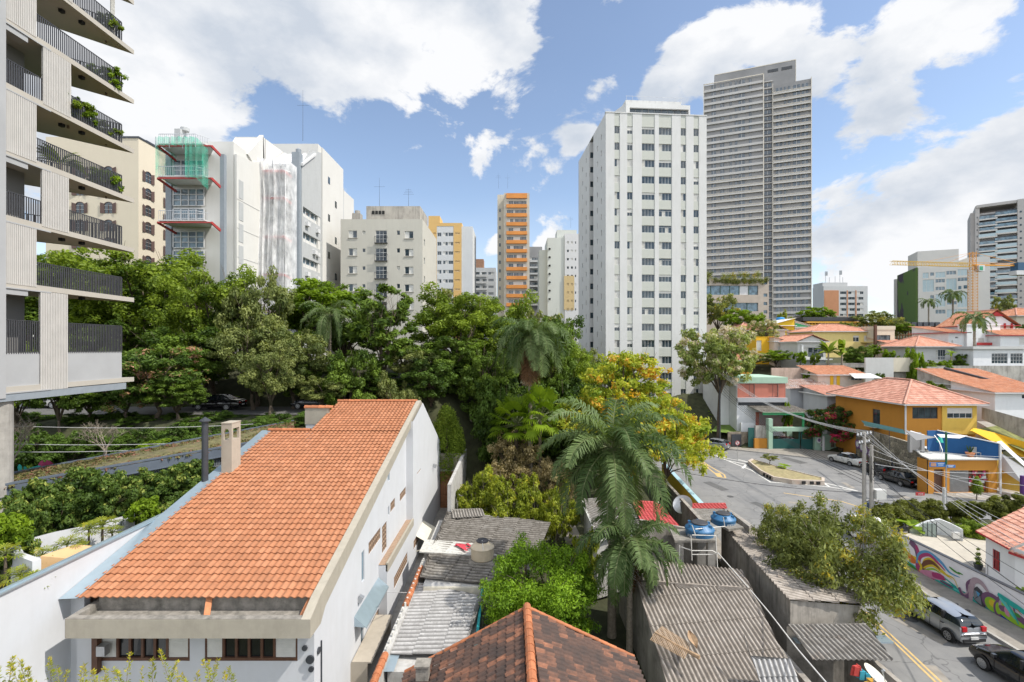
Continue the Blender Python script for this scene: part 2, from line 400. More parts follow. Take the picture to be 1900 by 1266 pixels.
def place_wins(T,lst,W,dep=.14,frame=None,cap=100,name='window',var=3):
    """lst: (side,a,b,zb,zt,kind). The first hundred are parts of their own, the rest one part"""
    mats = winmats(frame); rest = None
    for i,(side,a,b,zb,zt,kind) in enumerate(lst):
        w = round(b-a,3); h = round(zt-zb,3); sd = random.randrange(var)
        rot = {'front': 0.,'right': math.pi/2,'left': -math.pi/2}[side]
        o_ = side_pt(side,W,a if side != 'left' else b,zb,dep-.06)
        if i < cap:
            k = (w,h,kind,sd,mats[0].name)
            if k not in WMESH:
                mb = MB(); win_geo(mb,w,h,kind,sd*7+1); o = mb.build(name,mats); WMESH[k] = o.data
                o.name = name
            else:
                o = bpy.data.objects.new(name,WMESH[k]); COL.objects.link(o)
            o.parent = T; o.location = o_; o.rotation_euler = (0,0,rot)
        else:
            rest = rest or MB(); c,s = math.cos(rot),math.sin(rot)
            rest.xf = lambda p,c=c,s=s,o_=o_: (o_[0]+p[0]*c-p[1]*s,o_[1]+p[0]*s+p[1]*c,o_[2]+p[2])
            win_geo(rest,w,h,kind,sd*7+1)
    if rest: rest.xf = None; stuff(rest.build(name,mats,T))
def arr(a,step,n): return [a+step*i for i in range(n)]
def text_mesh(name,body,size,mat,parent,loc,rot,extrude=.004,width=None):
    c = bpy.data.curves.new(name,'FONT'); c.body = body; c.size = size; c.extrude = extrude; c.align_x = 'CENTER'; c.resolution_u = 3
    o = bpy.data.objects.new(name,c); COL.objects.link(o)
    dg = bpy.context.evaluated_depsgraph_get(); me = bpy.data.meshes.new_from_object(o.evaluated_get(dg))
    bpy.data.objects.remove(o); me.materials.clear(); me.materials.append(mat)
    r = bpy.data.objects.new(name,me); COL.objects.link(r); r.parent = parent; r.location = loc; r.rotation_euler = rot
    if width:
        xs = [v.co.x for v in me.vertices]; k = width/(max(xs)-min(xs)); r.scale = (k,1,1)
    return r
# shared materials
M('win_frame',(.62,.62,.6),.5,var=.05); glassmat('win_glass'); M('curtain',(.5,.49,.45),.9,var=.25,scale=6); M('shutter',(.6,.59,.55),.6,var=.08)
M('frame_dark',(.06,.06,.065),.4,var=.1); M('frame_brown',(.05,.028,.018),.55,var=.2); glassmat('glass_blue',(.10,.16,.2)); glassmat('glass_black',(.008,.01,.012))
M('concrete',(.34,.32,.29),.9,var=.15,dirt=.5,streak=.5,bump=.3,bscale=25); M('steel',(.45,.46,.47),.4,.7,var=.1); M('steel_dark',(.06,.065,.075),.45,.3,var=.15)
M('bark',(.11,.085,.06),.95,var=.35,scale=8,bump=.6,bscale=18); M('bark_pale',(.26,.22,.17),.95,var=.3,scale=8,bump=.5,bscale=18)
M('white_paint',(.60,.60,.60),.8,var=.03,dirt=.10,streak=.12,dirtc=(.4,.38,.35)); M('wire_black',(.015,.015,.017),.7); M('wire_grey',(.45,.45,.45),.6)
M('rubber',(.012,.012,.012),.85,var=.2)
# ================================================================ ground, roads
def sm(a,b,x):
    t = min(1,max(0,(x-a)/(b-a))); return t*t*(3-2*t)
def lin(x,pts):
    if x <= pts[0][0]: return pts[0][1]
    for (a,p),(b,q) in zip(pts,pts[1:]):
        if x <= b: return p+(q-p)*(x-a)/(b-a)
    return pts[-1][1]
def T(x,y):
    # left: planted terrace at 5, park and street at 9; right: hill climbing from y 72
    left = 0.
    if x < -16.3: left = 5.0+4.0*sm(33,41,y)
    park = 9.*sm(45.5,49.5,y)*(1-sm(-9,3,x))+3.4*sm(46,56,y)*(1-sm(9,13,x))
    left = max(left,park)
    ye = max(y,min(y+max(0,x-46),84))
    hill = lin(ye,[(71,0),(78,3.6),(88,9.2),(100,11.6),(120,15.2),(160,20),(200,25.5),(300,30),(800,34)])
    if x < 34 and y < 75 and y > 71: hill = min(hill,0.)
    hill *= sm(14,30,x) if x < 30 else 1.
    back = lin(y,[(75,3),(110,6),(200,10),(800,14)]) if y > 75 else 0
    return max(left,hill,back if x < 32 else 0)
M('earth',(.045,.048,.02),.95,var=.45,scale=1.2,dirt=.7,dirtc=(.04,.06,.02),bump=.8,bscale=6)
def terrain():
    xs = sorted(set([-900,-500,-300,-200,-150]+list(np.arange(-120,-40,4.))+list(np.arange(-40,70,1.25))+list(np.arange(70,160,5.))+[200,300,500,900]+[-16.31,-16.29]))
    ys = sorted(set([-300,-80,-20]+list(np.arange(0,100,1.25))+list(np.arange(100,300,6.))+[400,600,900,1500]))
    mb = MB(); nx = len(xs)
    v = [(x,y,T(x,y)-.05) for y in ys for x in xs]
    mb.add(v,[(j*nx+i,j*nx+i+1,(j+1)*nx+i+1,(j+1)*nx+i) for j in range(len(ys)-1) for i in range(nx-1)])
    struct(mb.build('ground',MATS['earth'],smooth=True))
terrain()
def asphalt(name,c=.17):
    m,N,L,b,vec = base(name); b.inputs['Roughness'].default_value = .92
    k = mixc(N,L,(c*.82,)*3,(c*1.12,c*1.1,c*1.06),mapr(N,L,noise(N,L,vec,.35,8,.65),.35,.65))
    k = mixc(N,L,k,(c*.6,c*.58,c*.55),mapr(N,L,noise(N,L,stretch(N,L,vec,(1.6,.12,1)),1.,7,.7),.55,.72,0,.6))
    k = mixc(N,L,k,(c*1.5,c*1.45,c*1.35),mapr(N,L,noise(N,L,vec,45,2),.62,.7,0,.35))
    w = N.new('ShaderNodeTexVoronoi'); w.feature = 'DISTANCE_TO_EDGE'; w.inputs['Scale'].default_value = .33
    wd = N.new('ShaderNodeVectorMath'); wd.operation = 'ADD'; wn = N.new('ShaderNodeTexNoise'); wn.inputs['Scale'].default_value = 1.1; L.new(vec,wn.inputs['Vector'])
    L.new(vec,wd.inputs[0]); L.new(wn.outputs['Color'],wd.inputs[1]); L.new(wd.outputs[0],w.inputs['Vector'])
    k = mixc(N,L,k,(c*.35,)*3,mapr(N,L,w.outputs['Distance'],.012,.002,0,.6))
    L.new(k,b.inputs['Base Color'])
    bp = N.new('ShaderNodeBump'); bp.inputs['Strength'].default_value = .3; bp.inputs['Distance'].default_value = .02
    L.new(noise(N,L,vec,80,3),bp.inputs['Height']); L.new(bp.outputs[0],b.inputs['Normal']); return m
asphalt('asphalt',.21); asphalt('asphalt_dark',.115)
M('pavement',(.27,.245,.21),.9,var=.2,scale=2,dirt=.7,streak=0,bump=.3,bscale=20)
M('kerbstone',(.36,.34,.31),.9,var=.2,scale=3,dirt=.5)
M('paint_white',(.62,.61,.57),.8,var=.15,scale=9,dirt=.45,dirtc=(.25,.24,.22)); M('paint_yellow',(.58,.40,.16),.8,var=.15,scale=9,dirt=.45,dirtc=(.25,.22,.17))
def flat(name,pts,z,mat,thick=None):
    mb = MB()
    if thick: mb.ext([(p[0],p[1],z-thick) for p in pts],(0,0,thick))
    else: mb.poly([(p[0],p[1],z) for p in pts])
    return struct(mb.build(name,mat))
road = [(14.2,4),(15.4,30),(16.2,39),(18.4,58),(13,65),(-3,69),(-3,77),(20,79.5),(30,75),(31.6,71),(37,67.5),(43.2,63.4),(44.0,55),(43.0,50),(44,47.8),(48.6,46),(62,43),(61,40.2),(46,42.2),(36,42.2),(30.5,41),(27.6,38),(25.4,34),(24.9,28),(24.6,4)]
flat('road',road,.02,MATS['asphalt'])
# pavements with kerbs
def pavement(pts,z=.14): return flat('pavement',pts,z,MATS['pavement'],.3)
pavement([(24.6,4),(24.9,28),(25.4,34),(27.6,38),(30.5,41),(36,42.2),(36,40.5),(30,37),(27.15,34),(26.9,4)])
pavement([(31.6,71),(37,67.5),(43.2,63.4),(44.0,55),(47.5,55),(48,63),(46,69),(34,75.5),(30,76)])
pavement([(44.0,55),(43.0,50),(44,47.8),(48.6,46),(62,43),(62,56),(47.5,55)])
pavement([(14.2,4),(15.4,30),(16.2,39),(15.2,39),(14.0,30),(13,4)])
def kerb(pts):
    mb = MB()
    for (a,b),(c,d) in zip(pts,pts[1:]): mb.bar((a,b,.09),(c,d,.09),.16,.17)
    struct(mb.build('kerb',MATS['kerbstone']))
kerb([(24.6,4),(24.9,28),(25.4,34),(27.6,38),(30.5,41),(36,42.2)])
kerb([(31.6,71),(37,67.5),(43.2,63.4),(44.0,55),(43.0,50),(44,47.8),(48.6,46),(62,43)])
# black and white wave paving before the corner shop
def wavepave():
    m,N,L,b,vec = base('wave_pavement'); b.inputs['Roughness'].default_value = .9
    w = N.new('ShaderNodeTexWave'); w.inputs['Scale'].default_value = .35; w.inputs['Distortion'].default_value = 3; w.inputs['Detail Scale'].default_value = .5; L.new(vec,w.inputs['Vector'])
    k = mixc(N,L,(.37,.35,.32),(.27,.25,.235),mapr(N,L,w.outputs[0],.55,.6)); L.new(mixc(N,L,k,(.2,.18,.15),mapr(N,L,noise(N,L,vec,1.2,6),.5,.75,0,.6)),b.inputs['Base Color'])
    flat('pavement',[(44.6,48.6),(48.8,46.8),(60,44.2),(60,49),(46,50)],.146,m)
wavepave()
def mark(name,pxs,mat,z=.026):
    mb = MB(); mb.poly([G(x,y,z) for x,y in pxs]); return struct(mb.build('road_marking',mat))
def line(pxs,w,mat,z=.026):
    mb = MB(); P = [G(x,y,z) for x,y in pxs]
    for i,(a,b) in enumerate(zip(P,P[1:])):
        s = (b-a).cross(Vector((0,0,1))).normalized()*w/2; e = (b-a).normalized()*(w*.3); zz = Vector((0,0,.001*(i % 2)))
        mb.quad(a-s-e+zz,b-s+e+zz,b+s+e+zz,a+s-e+zz)
    return struct(mb.build('road_marking',mat))
yw,wh = MATS['paint_yellow'],MATS['paint_white']
line([(1607,1136),(1680,1203),(1800,1316)],.11,yw); line([(1599,1136),(1671,1203),(1788,1316)],.11,yw)
line([(1455,915),(1560,930),(1608,945)],.16,yw); line([(1620,948),(1690,966)],.16,yw)
line([(1270,838),(1283,849),(1313,868),(1335,885),(1346,887),(1344,881),(1318,866),(1296,851),(1283,846)],.18,yw)
for a in (((1286,848),(1294,851),(1297,857),(1288,853)),((1303,861),(1312,862),(1317,871),(1307,868)),((1325,878),(1336,878),(1341,886),(1331,885))): mark('m',a,yw,.03)
line([(1322,843),(1360,859),(1395,873),(1430,895),(1480,898),(1540,904),(1590,911)],.2,wh); line([(1322,843),(1350,851),(1390,858),(1368,852)],.18,wh)
line([(1540,904),(1528,896),(1560,903),(1590,911)],.22,wh); line([(1352,855),(1385,862),(1378,869)],.3,wh,.03)
for i in range(6): # zebra on the side street
    x0 = 47.0+i*.1; y0 = 44.6-i*.62
    mb = MB(); mb.quad((x0,y0,.027),(x0+4.6,y0-1.0,.027),(x0+4.6,y0-.7,.027),(x0,y0-.3,.027)); struct(mb.build('road_marking',wh))
# left street up in the park
mb = MB(); 
for i in range(30):
    a,b = -70+i*2.,-70+(i+1)*2.
    mb.quad((a,43.0,9.03),(b,43.0,9.03),(b,49.5,9.03),(a,49.5,9.03)) if b <= -16.5 else mb.quad((a,49.5,T(a,49.5)+.06),(b,49.5,T(b,49.5)+.06),(b,54,T(b,54)+.06),(a,54,T(a,54)+.06))
struct(mb.build('road',MATS['asphalt_dark']))
flat('pavement',[(-70,49.5),(-16.5,49.5),(-16.5,53),(-70,53)],9.17,MATS['pavement'],.3)
flat('pavement',[(-32,53),(-12,53),(-14,58),(-30,58)],9.2,MATS['pavement'],.3)
rgp = random.Random(31); M('tar',(.07,.07,.07),.9,var=.3,scale=4)
for i in range(26):
    x,y = rgp.uniform(19,41),rgp.uniform(16,66)
    if x < 15.5+y*.06 or (y < 42 and x > 23.5): continue
    w,l,a = rgp.uniform(.3,1.4),rgp.uniform(.5,3.5),rgp.uniform(-.4,.4); c,s = math.cos(a),math.sin(a); mb = MB(); mb.poly([(x+p*c-q*s,y+p*s+q*c,.0245+i*.0002) for p,q in ((-w/2,-l/2),(w/2,-l/2*.9),(w/2*.9,l/2),(-w/2,l/2*.95))]); struct(mb.build('road_patch',MATS['asphalt_dark'] if i % 3 else MATS['pavement']))
for i,(px,py) in enumerate(((1355,922),(1480,945),(1690,1150),(1560,880))): q = G(px,py); mb = MB(); mb.poly([(q.x+.33*math.cos(k*.393),q.y+.33*math.sin(k*.393),.0305) for k in range(16)]); struct(mb.build('manhole_cover',MATS['tar']))
# planted traffic island
isl = thing('traffic_island','long wedge-shaped planted island with a low chipped kerb in the middle of the junction','traffic island',(35,58,0))
op = [G(x,y) for x,y in ((1388,862),(1410,880),(1435,893),(1470,899),(1530,901),(1530,895),(1500,888),(1440,872),(1395,858))]
mb = MB(); c = sum((p for p in op),Vector())/len(op)
ip = [c+(p-c)*.93+Vector((0,0,0)) for p in op]
n = len(op)
for i in range(n):
    a,b,q,r = op[i],op[(i+1) % n],ip[(i+1) % n],ip[i]; up = Vector((0,0,.5))
    mb.quad(a,b,b+up,a+up); mb.quad(a+up,b+up,q+up,r+up); mb.quad(q+up,q,r,r+up)
M('kerb_worn',(.5,.43,.36),.9,var=.15,scale=1.5,dirt=.6,dirtc=(.45,.2,.1))
mb.build('kerb',MATS['kerb_worn'],isl,world=True)
mb = MB(); mb.poly([p+Vector((0,0,.42)) for p in ip]); M('dry_soil',(.30,.25,.13),.95,var=.35,scale=2.5,dirt=.6,dirtc=(.12,.15,.04),bump=.8,bscale=9); mb.build('soil',MATS['dry_soil'],isl,world=True)
mb = MB()
for f in (.35,.6,.8):
    for a,b in ((op[1],op[2]),(op[3],op[4])):
        p = a.lerp(b,f); mb.box(p.x-.18,p.y-.12,.1,p.x+.18,p.y+.02,.4).cut()
mb.build('drain_hole',MATS['rubber'],isl,world=True)
# ================================================================ the white house with the long tiled roof
tilemat('tile_orange',(.36,.145,.066),(.41,.170,.080),(.46,.20,.10),moss=.35,mossc=(.25,.115,.06))
M('ridge_orange',(.46,.165,.07),.8,var=.2,scale=6,tint=.5)
M('beige_plaster',(.37,.335,.27),.85,var=.05,dirt=.25,streak=.25); M('mossy_concrete',(.25,.23,.2),.95,var=.3,scale=4,dirt=.9,dirtc=(.03,.03,.022),streak=.5,bump=.5)
M('flashing',(.42,.52,.58),.35,.6,var=.08,scale=2); M('white_house',(.56,.57,.59),.85,var=.03,scale=1.2,dirt=.12,streak=.22,dirtc=(.45,.43,.4))
M('wood_brown',(.10,.045,.025),.6,var=.25,scale=6); M('lattice_brown',(.32,.22,.15),.85,var=.25,scale=9); M('terracotta',(.5,.2,.09),.85,var=.2,scale=6,dirt=.3)
WHm = MATS['white_house']
H = thing('house','white house with a long orange tiled roof and a beige gutter box in front','house',(-11.4,17.5,0))
XL,XR,XW,XP,XQ = -15.6,-6.98,-7.18,-6.72,-16.2
RD,RZ = 36.4,10.9; ED,EZ = 17.35,6.0; sl = (RZ-EZ)/(RD-ED)
def zr(y): return EZ+(y-ED)*sl
LD = 31.3
# side wall facing the lane, with its window openings (px survey met with the wall plane)
def SWp(px,pt,pb,X=XW):
    d = X*F/(px-CX); return d,Z_(pb,d),Z_(pt,d)
side_w = []   # (a,b,zb,zt,kind,X)
def sw(x0,x1,pt,pb,kind,X=XW):
    a,zb,zt = SWp(x0,pt,pb,X); b = X*F/(x1-CX); side_w.append((a,b,zb,zt,kind,X))
sw(671,676,1026,1083,'slot'); sw(719.5,723,868,895,'slot'); sw(684,706,1008,1031,'lat'); sw(709,717.5,978,1029,'lat')
sw(720,722.5,941,958,'slot'); sw(724.5,733,934,952,'lat'); sw(742,753,917,932,'lat'); sw(709.5,715.5,1055,1068,'vent')
sw(774,781,868,881,'lat',XP); sw(731,756,1072,1095,'lat',XP); sw(767.5,778,1005,1022,'lat',XP); sw(690,717,1153,1177,'lat'); sw(669.5,674.5,1163,1206,'slot')
mb = MB(); front_y = 17.55
hA = [h[:4] for h in side_w if h[5] == XW and h[1] < 32.8]
mb.xf = lambda p: (p[0]+XW,p[1],p[2])
def mx(mb):
    wall(mb,'right',0,front_y,32.8,0,6.0,[h for h in hA if h[3] < 6.0],.13)
    # upper trapezoid in vertical strips so that openings above the eave line stay open
    cuts = sorted({front_y,32.8}|{v for h in hA if h[3] > 6 for v in h[:2]}); ups = [h for h in hA if h[3] > 6]
    for a,b in zip(cuts,cuts[1:]):
        hs = sorted([h for h in ups if h[0] <= a+1e-4 and h[1] >= b-1e-4],key=lambda h: h[2]); z = 6.0
        for h in hs:
            mb.quad((0,a,z),(0,b,z),(0,b,h[2]),(0,a,h[2])); z = h[3]
        mb.quad((0,a,z),(0,b,z),(0,b,zr(b)-.04),(0,a,zr(a)-.04))
    for a,b,zb,zt in ups:
        c = [(a,zb),(b,zb),(b,zt),(a,zt)]
        for k in range(4):
            p,q = c[k],c[(k+1) % 4]; mb.quad((0,*p),(0,*q),(-.13,*q),(-.13,*p))
        mb.quad(*[(-.2,x,z) for x,z in c])
mx(mb); mb.xf = None
# projecting lower block and the rear block standing forward
hP = [h[:4] for h in side_w if h[5] == XP]
mb.xf = lambda p: (p[0]+XP,p[1],p[2])
wall(mb,'right',0,26,32.8,0,3.3,[h for h in hP if h[1] < 32.8],.13); wall(mb,'right',0,32.8,45.4,0,6.1,[h for h in hP if h[0] > 32.8],.13)
mb.quad((0,32.8,6.1),(0,36.4,6.1),(0,36.4,10.85),(0,32.8,zr(32.8))); mb.quad((0,36.4,6.1),(0,45.4,6.1),(0,45.4,6.15),(0,36.4,10.85)); mb.xf = None
mb.quad((XW,32.8,3.2),(XP,32.8,3.2),(XP,32.8,zr(32.8)),(XW,32.8,zr(32.8))); mb.quad((XW,26,0),(XP,26,0),(XP,26,3.3),(XW,26,3.3))
mb.quad((XL,45.4,0),(XP,45.4,0),(XP,45.4,6),(XL,45.4,6)); mb.quad((-12.9,LD,0),(-12.9,LD,zr(LD)),(-12.9,RD,zr(RD)),(-12.9,RD,0)); mb.quad((-12.9,RD,0),(-12.9,RD,zr(RD)),(-12.9,45.4,6),(-12.9,45.4,0))
mb.build('side_wall',WHm,H,world=True)
# front wall with two long brown windows
fw = [(X_(184,17.55),X_(352,17.55)),(X_(380,17.55),X_(552,17.55))]; zb_,zt_ = Z_(1223,17.55),4.98
mb = MB(); mb.xf = lambda p: (p[0],p[1]+front_y,p[2])
wall(mb,'front',0,XL-.2,XW,0,5.09,[(a,b,zb_,zt_) for a,b in fw],.12); mb.xf = None
mb.build('front_wall',WHm,H,world=True)
for a,b in fw:
    w = b-a; mb = MB(); o = front_y+.04; s0,s1 = a+w*.2,b-w*.25
    mb.box(a,o-.05,zb_-.06,b,o+.05,zb_+.05); mb.box(a,o-.03,zb_,a+.07,o+.05,zt_); mb.box(b-.07,o-.03,zb_,b,o+.05,zt_)
    for i in range(5): q = s0+(s1-s0)*i/4; mb.box(q-.045,o-.04,zb_+.05,q+.045,o+.05,zt_)
    wo = mb.build('window',MATS['wood_brown'],H,world=True)
    mb = MB(); mb.quad((s0,o+.03,zb_),(s1,o+.03,zb_),(s1,o+.03,zt_),(s0,o+.03,zt_)); g = mb.build('pane',MATS['glass_black'],wo); g.data.transform(Matrix.Translation(-H.location))
    mb = MB()
    for p,q in ((a+.07,s0-.045),(s1+.045,b-.07)): mb.box(p,o-.01,zb_+.05,q,o+.03,zt_); [mb.box(p,o-.018,zb_+.1+i*.06,q,o-.008,zb_+.13+i*.06) for i in range(20)]; mb.cut()
    mb.v = [tuple(Vector(p)-H.location) for p in mb.v]; mb.build('shutter',MATS['shutter'],wo)
for a,b,zb,zt,kind,X in side_w:
    mb = MB(); w = b-a; h = zt-zb; mt = MATS['lattice_brown']
    if kind == 'lat':
        n = max(2,round(w/.28)); k = max(2,round(h/.26))
        for i in range(n+1): mb.box(X-.09,a+w*i/n-.03,zb,X-.03,a+w*i/n+.03,zt)
        for i in range(k+1): mb.box(X-.085,a,zb+h*i/k-.03,X-.035,b,zb+h*i/k+.03)
    elif kind == 'slot': mb.box(X-.11,a,zb,X-.07,b,zt); mt = MATS['glass_blue']
    else:
        mt = MATS['terracotta']
        for i in range(5): mb.box(X-.1,a,zb+h*i/5,X-.02,b,zb+h*i/5+h*.13)
    o = mb.build('window',mt,H,world=True)
    if kind == 'lat':
        mb = MB(); mb.quad((X-.115,a,zb),(X-.115,b,zb),(X-.115,b,zt),(X-.115,a,zt)); g = mb.build('pane',MATS['win_glass'],o); g.data.transform(Matrix.Translation(-H.location))
# roof: big slope, lower left part stops at LD; rear slope
mb = MB(); A_ = (XL-.1,ED,EZ)
sheet(mb,[(XL-.1,ED,EZ),(XR-.22,ED,EZ),(XR-.22,LD,zr(LD)),(XL-.1,LD,zr(LD))],.265,.40,.04,.05,seed=3)
nrow = math.ceil(math.hypot(LD-ED,zr(LD)-EZ)/.40)
sheet(mb,[(-13.05,LD-.1,zr(LD)+.02),(XR-.22,LD-.1,zr(LD)+.02),(XR-.22,RD,RZ+.02),(-13.05,RD,RZ+.02)],.265,.40,.04,.05,seed=4)
sheet(mb,[(XR-.22,45.7,6.0),(-13.05,45.7,6.0),(-13.05,RD,RZ),(XR-.22,RD,RZ)],.265,.42,.04,.05,seed=5)
rf = mb.build('roof',MATS['tile_orange'],H,smooth=False,world=True)
mb = MB(); ridge(mb,(-13.1,RD,RZ+.06),(XR-.15,RD,RZ+.06),.13); ridge(mb,(XL-.15,LD,zr(LD)+.06),(-13.05,LD,zr(LD)+.06),.13); 
ridge(mb,(XR-.12,45.7,6.1),(XR-.12,RD,RZ+.08),.09)
g = mb.build('ridge_tiles',MATS['ridge_orange'],rf); g.data.transform(Matrix.Translation(-H.location))
mb = MB() # verge band on the right, gutter box
prof = [(16.7,4.95),(16.7,5.62),(17.3,6.12),(RD,RZ+.12),(45.75,6.1),(45.75,5.65),(RD,RZ-.38),(17.75,5.5),(17.75,4.95)]
mb.ext([(XR-.2,y,z) for y,z in [(16.45,5.10),(16.45,5.745),(17.3,6.12),(RD,RZ+.12),(45.75,6.1),(45.75,5.65),(RD,RZ-.38),(17.8,5.5),(17.35,5.10)]],(.32,0,0))
mb.box(-15.2,16.45,5.10,XR-.2,16.7,5.74); mb.box(-15.2,16.7,5.10,XR-.2,17.54,5.4)
g = mb.build('gutter',MATS['beige_plaster'],H,world=True)
mb = MB(); mb.box(-15.0,16.7,5.40,XR-.2,17.6,5.48); mb.box(-15.0,17.56,5.1,XR-.2,17.8,5.97); mb.box(-15.22,16.46,5.11,-15.0,17.9,5.76); mb.box(XR-.24,16.7,5.41,XR-.205,17.6,5.76)
mb.box(-15.0,16.46,5.74,XR-.2,16.7,5.76)
g = mb.build('gutter_lining',MATS['mossy_concrete'],H,world=True)
mb = MB(); mb.bar((X_(382,17.0),17.05,5.52),(X_(386,17.5),17.6,5.98),.2,.05); mb.cut(); mb.bar((XR-.42,16.9,5.52),(XR-.32,17.6,5.98),.13,.05)
mb.build('loose_tile',MATS['terracotta'],H,world=True)
# the terrace ledge with its planter, chimney, flue, rear parapet, little roofs
mb = MB(); mb.box(XW,26,3.28,XP+.02,32.8,3.31); g = mb.build('ledge',MATS['lattice_brown'],H,world=True)
mb = MB(); mb.box(XP-.06,26,2.95,XP+.06,32.8,3.40); mb.build('ledge_edge',MATS['beige_plaster'],H,world=True)
M('chimney_plaster',(.42,.37,.30),.85,var=.05,dirt=.2,streak=.2)
mb = MB(); cx,cy = -15.35,26.0; z0,z1 = 7.6,10.9; w_,dp = .56,.85; zo = 10.02
mb.box(cx-w_/2,cy,z0,cx+w_/2,cy+dp,zo)
for sx in (-1,1):
    for yy in (cy,cy+dp-.13): mb.box(cx+sx*(w_/2)-(.13 if sx > 0 else 0),yy,zo,cx+sx*(w_/2)+(.13 if sx < 0 else 0),yy+.13,z1)
mb.box(cx-w_/2+.002,cy+.002,z1-.28,cx+w_/2-.002,cy+dp-.002,z1); mb.box(cx-w_/2-.02,cy-.02,z1,cx+w_/2+.02,cy+dp+.02,z1+.05)
for yy in (cy,cy+dp-.13): # arch shoulders
    for sx in (-1,1): mb.ext([(cx+sx*.15,yy+.003,z1-.28),(cx+sx*.15,yy+.003,z1-.45),(cx+sx*.06,yy+.003,z1-.28)],(0,.124,0))
mb.build('chimney',MATS['chimney_plaster'],H,world=True)
mb = MB(); mb.tube([(-16.0,25.2,5),(-16.0,25.2,11.15)],.155,16); mb.lathe([(.27,11.15),(.27,11.2),(.02,11.38)],(-16.0,25.2,0),16); mb.build('flue',MATS['steel_dark'],H,world=True)
mb = MB(); mb.box(-14.5,34.0,0,-12.9,34.2,9.6); mb.build('rear_parapet',WHm,H,world=True)
mb = MB(); mb.box(-14.55,33.97,9.6,-12.9,34.23,10.75); mb.build('rear_parapet_top',MATS['beige_plaster'],H,world=True)
mb = MB(); ridge(mb,(-14.6,34.1,10.75),(-12.6,34.1,10.75),.17,.42); mb.build('coping_tiles',MATS['ridge_orange'],H,world=True)
# left parapet wall with metal coping, flashing towards the tiles
mb = MB(); mb.box(XQ-.2,6,0,XQ,31.3,7.17); mb.box(XQ,17.75,0,XL-.1,18.0,5.9); mb.build('parapet_wall',WHm,H,world=True)
mb = MB(); mb.box(XQ-.26,6,7.17,XQ+.07,31.4,7.22); mb.box(XQ-.1,6,7.22,XQ-.07,31.4,7.25)
mb.quad((XQ+.02,ED-.1,EZ+.02),(XL+.06,ED-.1,EZ+.05),(XL+.06,LD,zr(LD)+.07),(XQ+.02,LD,zr(LD)+.05)); mb.build('flashing',MATS['flashing'],H,world=True)
mb = MB() # wall fittings: round vents, drain pipes, cable
for px,py in ((566,1202),(578,1241)): 
    p = Q(px,py,17.52); mb.lathe([(.11,-.03),(.11,.03)],(0,0,0),14) if False else mb.tube([p,p-Vector((0,.06,0))],.10,14)
for px,py,d in ((576,1223,17.52),): p = Q(px,py,d); mb.tube([p,p-Vector((0,.07,0))],.15,16)
mb.tube([(XW,17.9,Z_(1207,17.9)),(XW+.06,17.9,Z_(1207,17.9))],.12,14); mb.tube([(XW+.03,18.15,0),(XW+.03,18.15,4.0)],.03,6)
mb.build('vent',MATS['steel_dark'],H,world=True)
mb = MB(); mb.box(-14.8,17.2,4.0,-14.5,17.45,4.35); mb.cut(); mb.bar((XW+.2,22.6,3.2),(XW,22.6,3.3),.2,.3); mb.cut(); mb.bar((XP+.02,41,5.0),(XP+.3,41,4.9),.2,.3); mb.build('wall_lamp',MATS['steel'],H,world=True)
mb = MB(); mb.box(-15.05,17.3,3.3,-14.85,17.5,5.1); mb.build('post',MATS['wood_brown'],H,world=True)
mb = MB() # grey metal hood and cream awning over the lane
mb.quad((XW,22.0,2.75),(XW+.55,22.0,2.25),(XW+.55,26.0,2.15),(XW,26.0,2.65)); mb.poly([(XW,22,2.75),(XW+.55,22,2.25),(XW,22,2.3)]); mb.quad((XW+.55,22,2.25),(XW+.55,26,2.15),(XW+.55,26,2.08),(XW+.55,22,2.18))
mb.build('metal_hood',MATS['flashing'],H,world=True)
mb = MB(); mb.ext([(XP,33.9,1.75),(XP,36.6,1.9),(XP+1.15,36.6,1.25),(XP+1.15,33.9,1.1)],(0,0,.03)); mb.bar((XP,33.9,.7),(XP+1.1,33.9,1.1),.04); mb.bar((XP,36.6,.7),(XP+1.1,36.6,1.25),.04)
M('cream_metal',(.62,.58,.48),.6,var=.06,dirt=.2); mb.build('awning',MATS['cream_metal'],H,world=True)
mb = MB(); mb.box(XW,21.5,0,XW+.75,21.62,.95); mb.box(XW+.05,21.5,.95,XW+.95,25.3,1.02); mb.box(XW,25.2,0,XW+.85,25.3,.95)
mb.build('shelter',MATS['chimney_plaster'],H,world=True)
flat('pavement',[(-7.3,4),(-5.3,4),(-5.0,47),(-7.3,47)],.06,MATS['concrete'])
M('slat_wood',(.33,.15,.07),.6,var=.2,scale=3)
gt = thing('gate','brown slatted wooden gate closing the lane beside the white house','gate',(-5.8,45,0))
mb = MB()
for i in range(11): x = -6.65+i*.155; mb.box(x,45.0,1.35,x+.125,45.05,3.5)
for i in range(8): mb.box(-6.65,45.0,.1+i*.155,-4.98,45.05,.225+i*.155)
mb.build('slats',MATS['slat_wood'],gt,world=True)
mb = MB(); mb.box(-6.7,44.95,3.5,-4.9,45.1,3.65); mb.build('gate_frame',MATS['steel'],gt,world=True)
lint = MB(); lint.box(-6.7,45.15,3.65,-4.75,45.4,5.1); tag(lint.build('wall',MATS['beige_plaster']),'beige lintel wall above the brown slatted gate','wall')
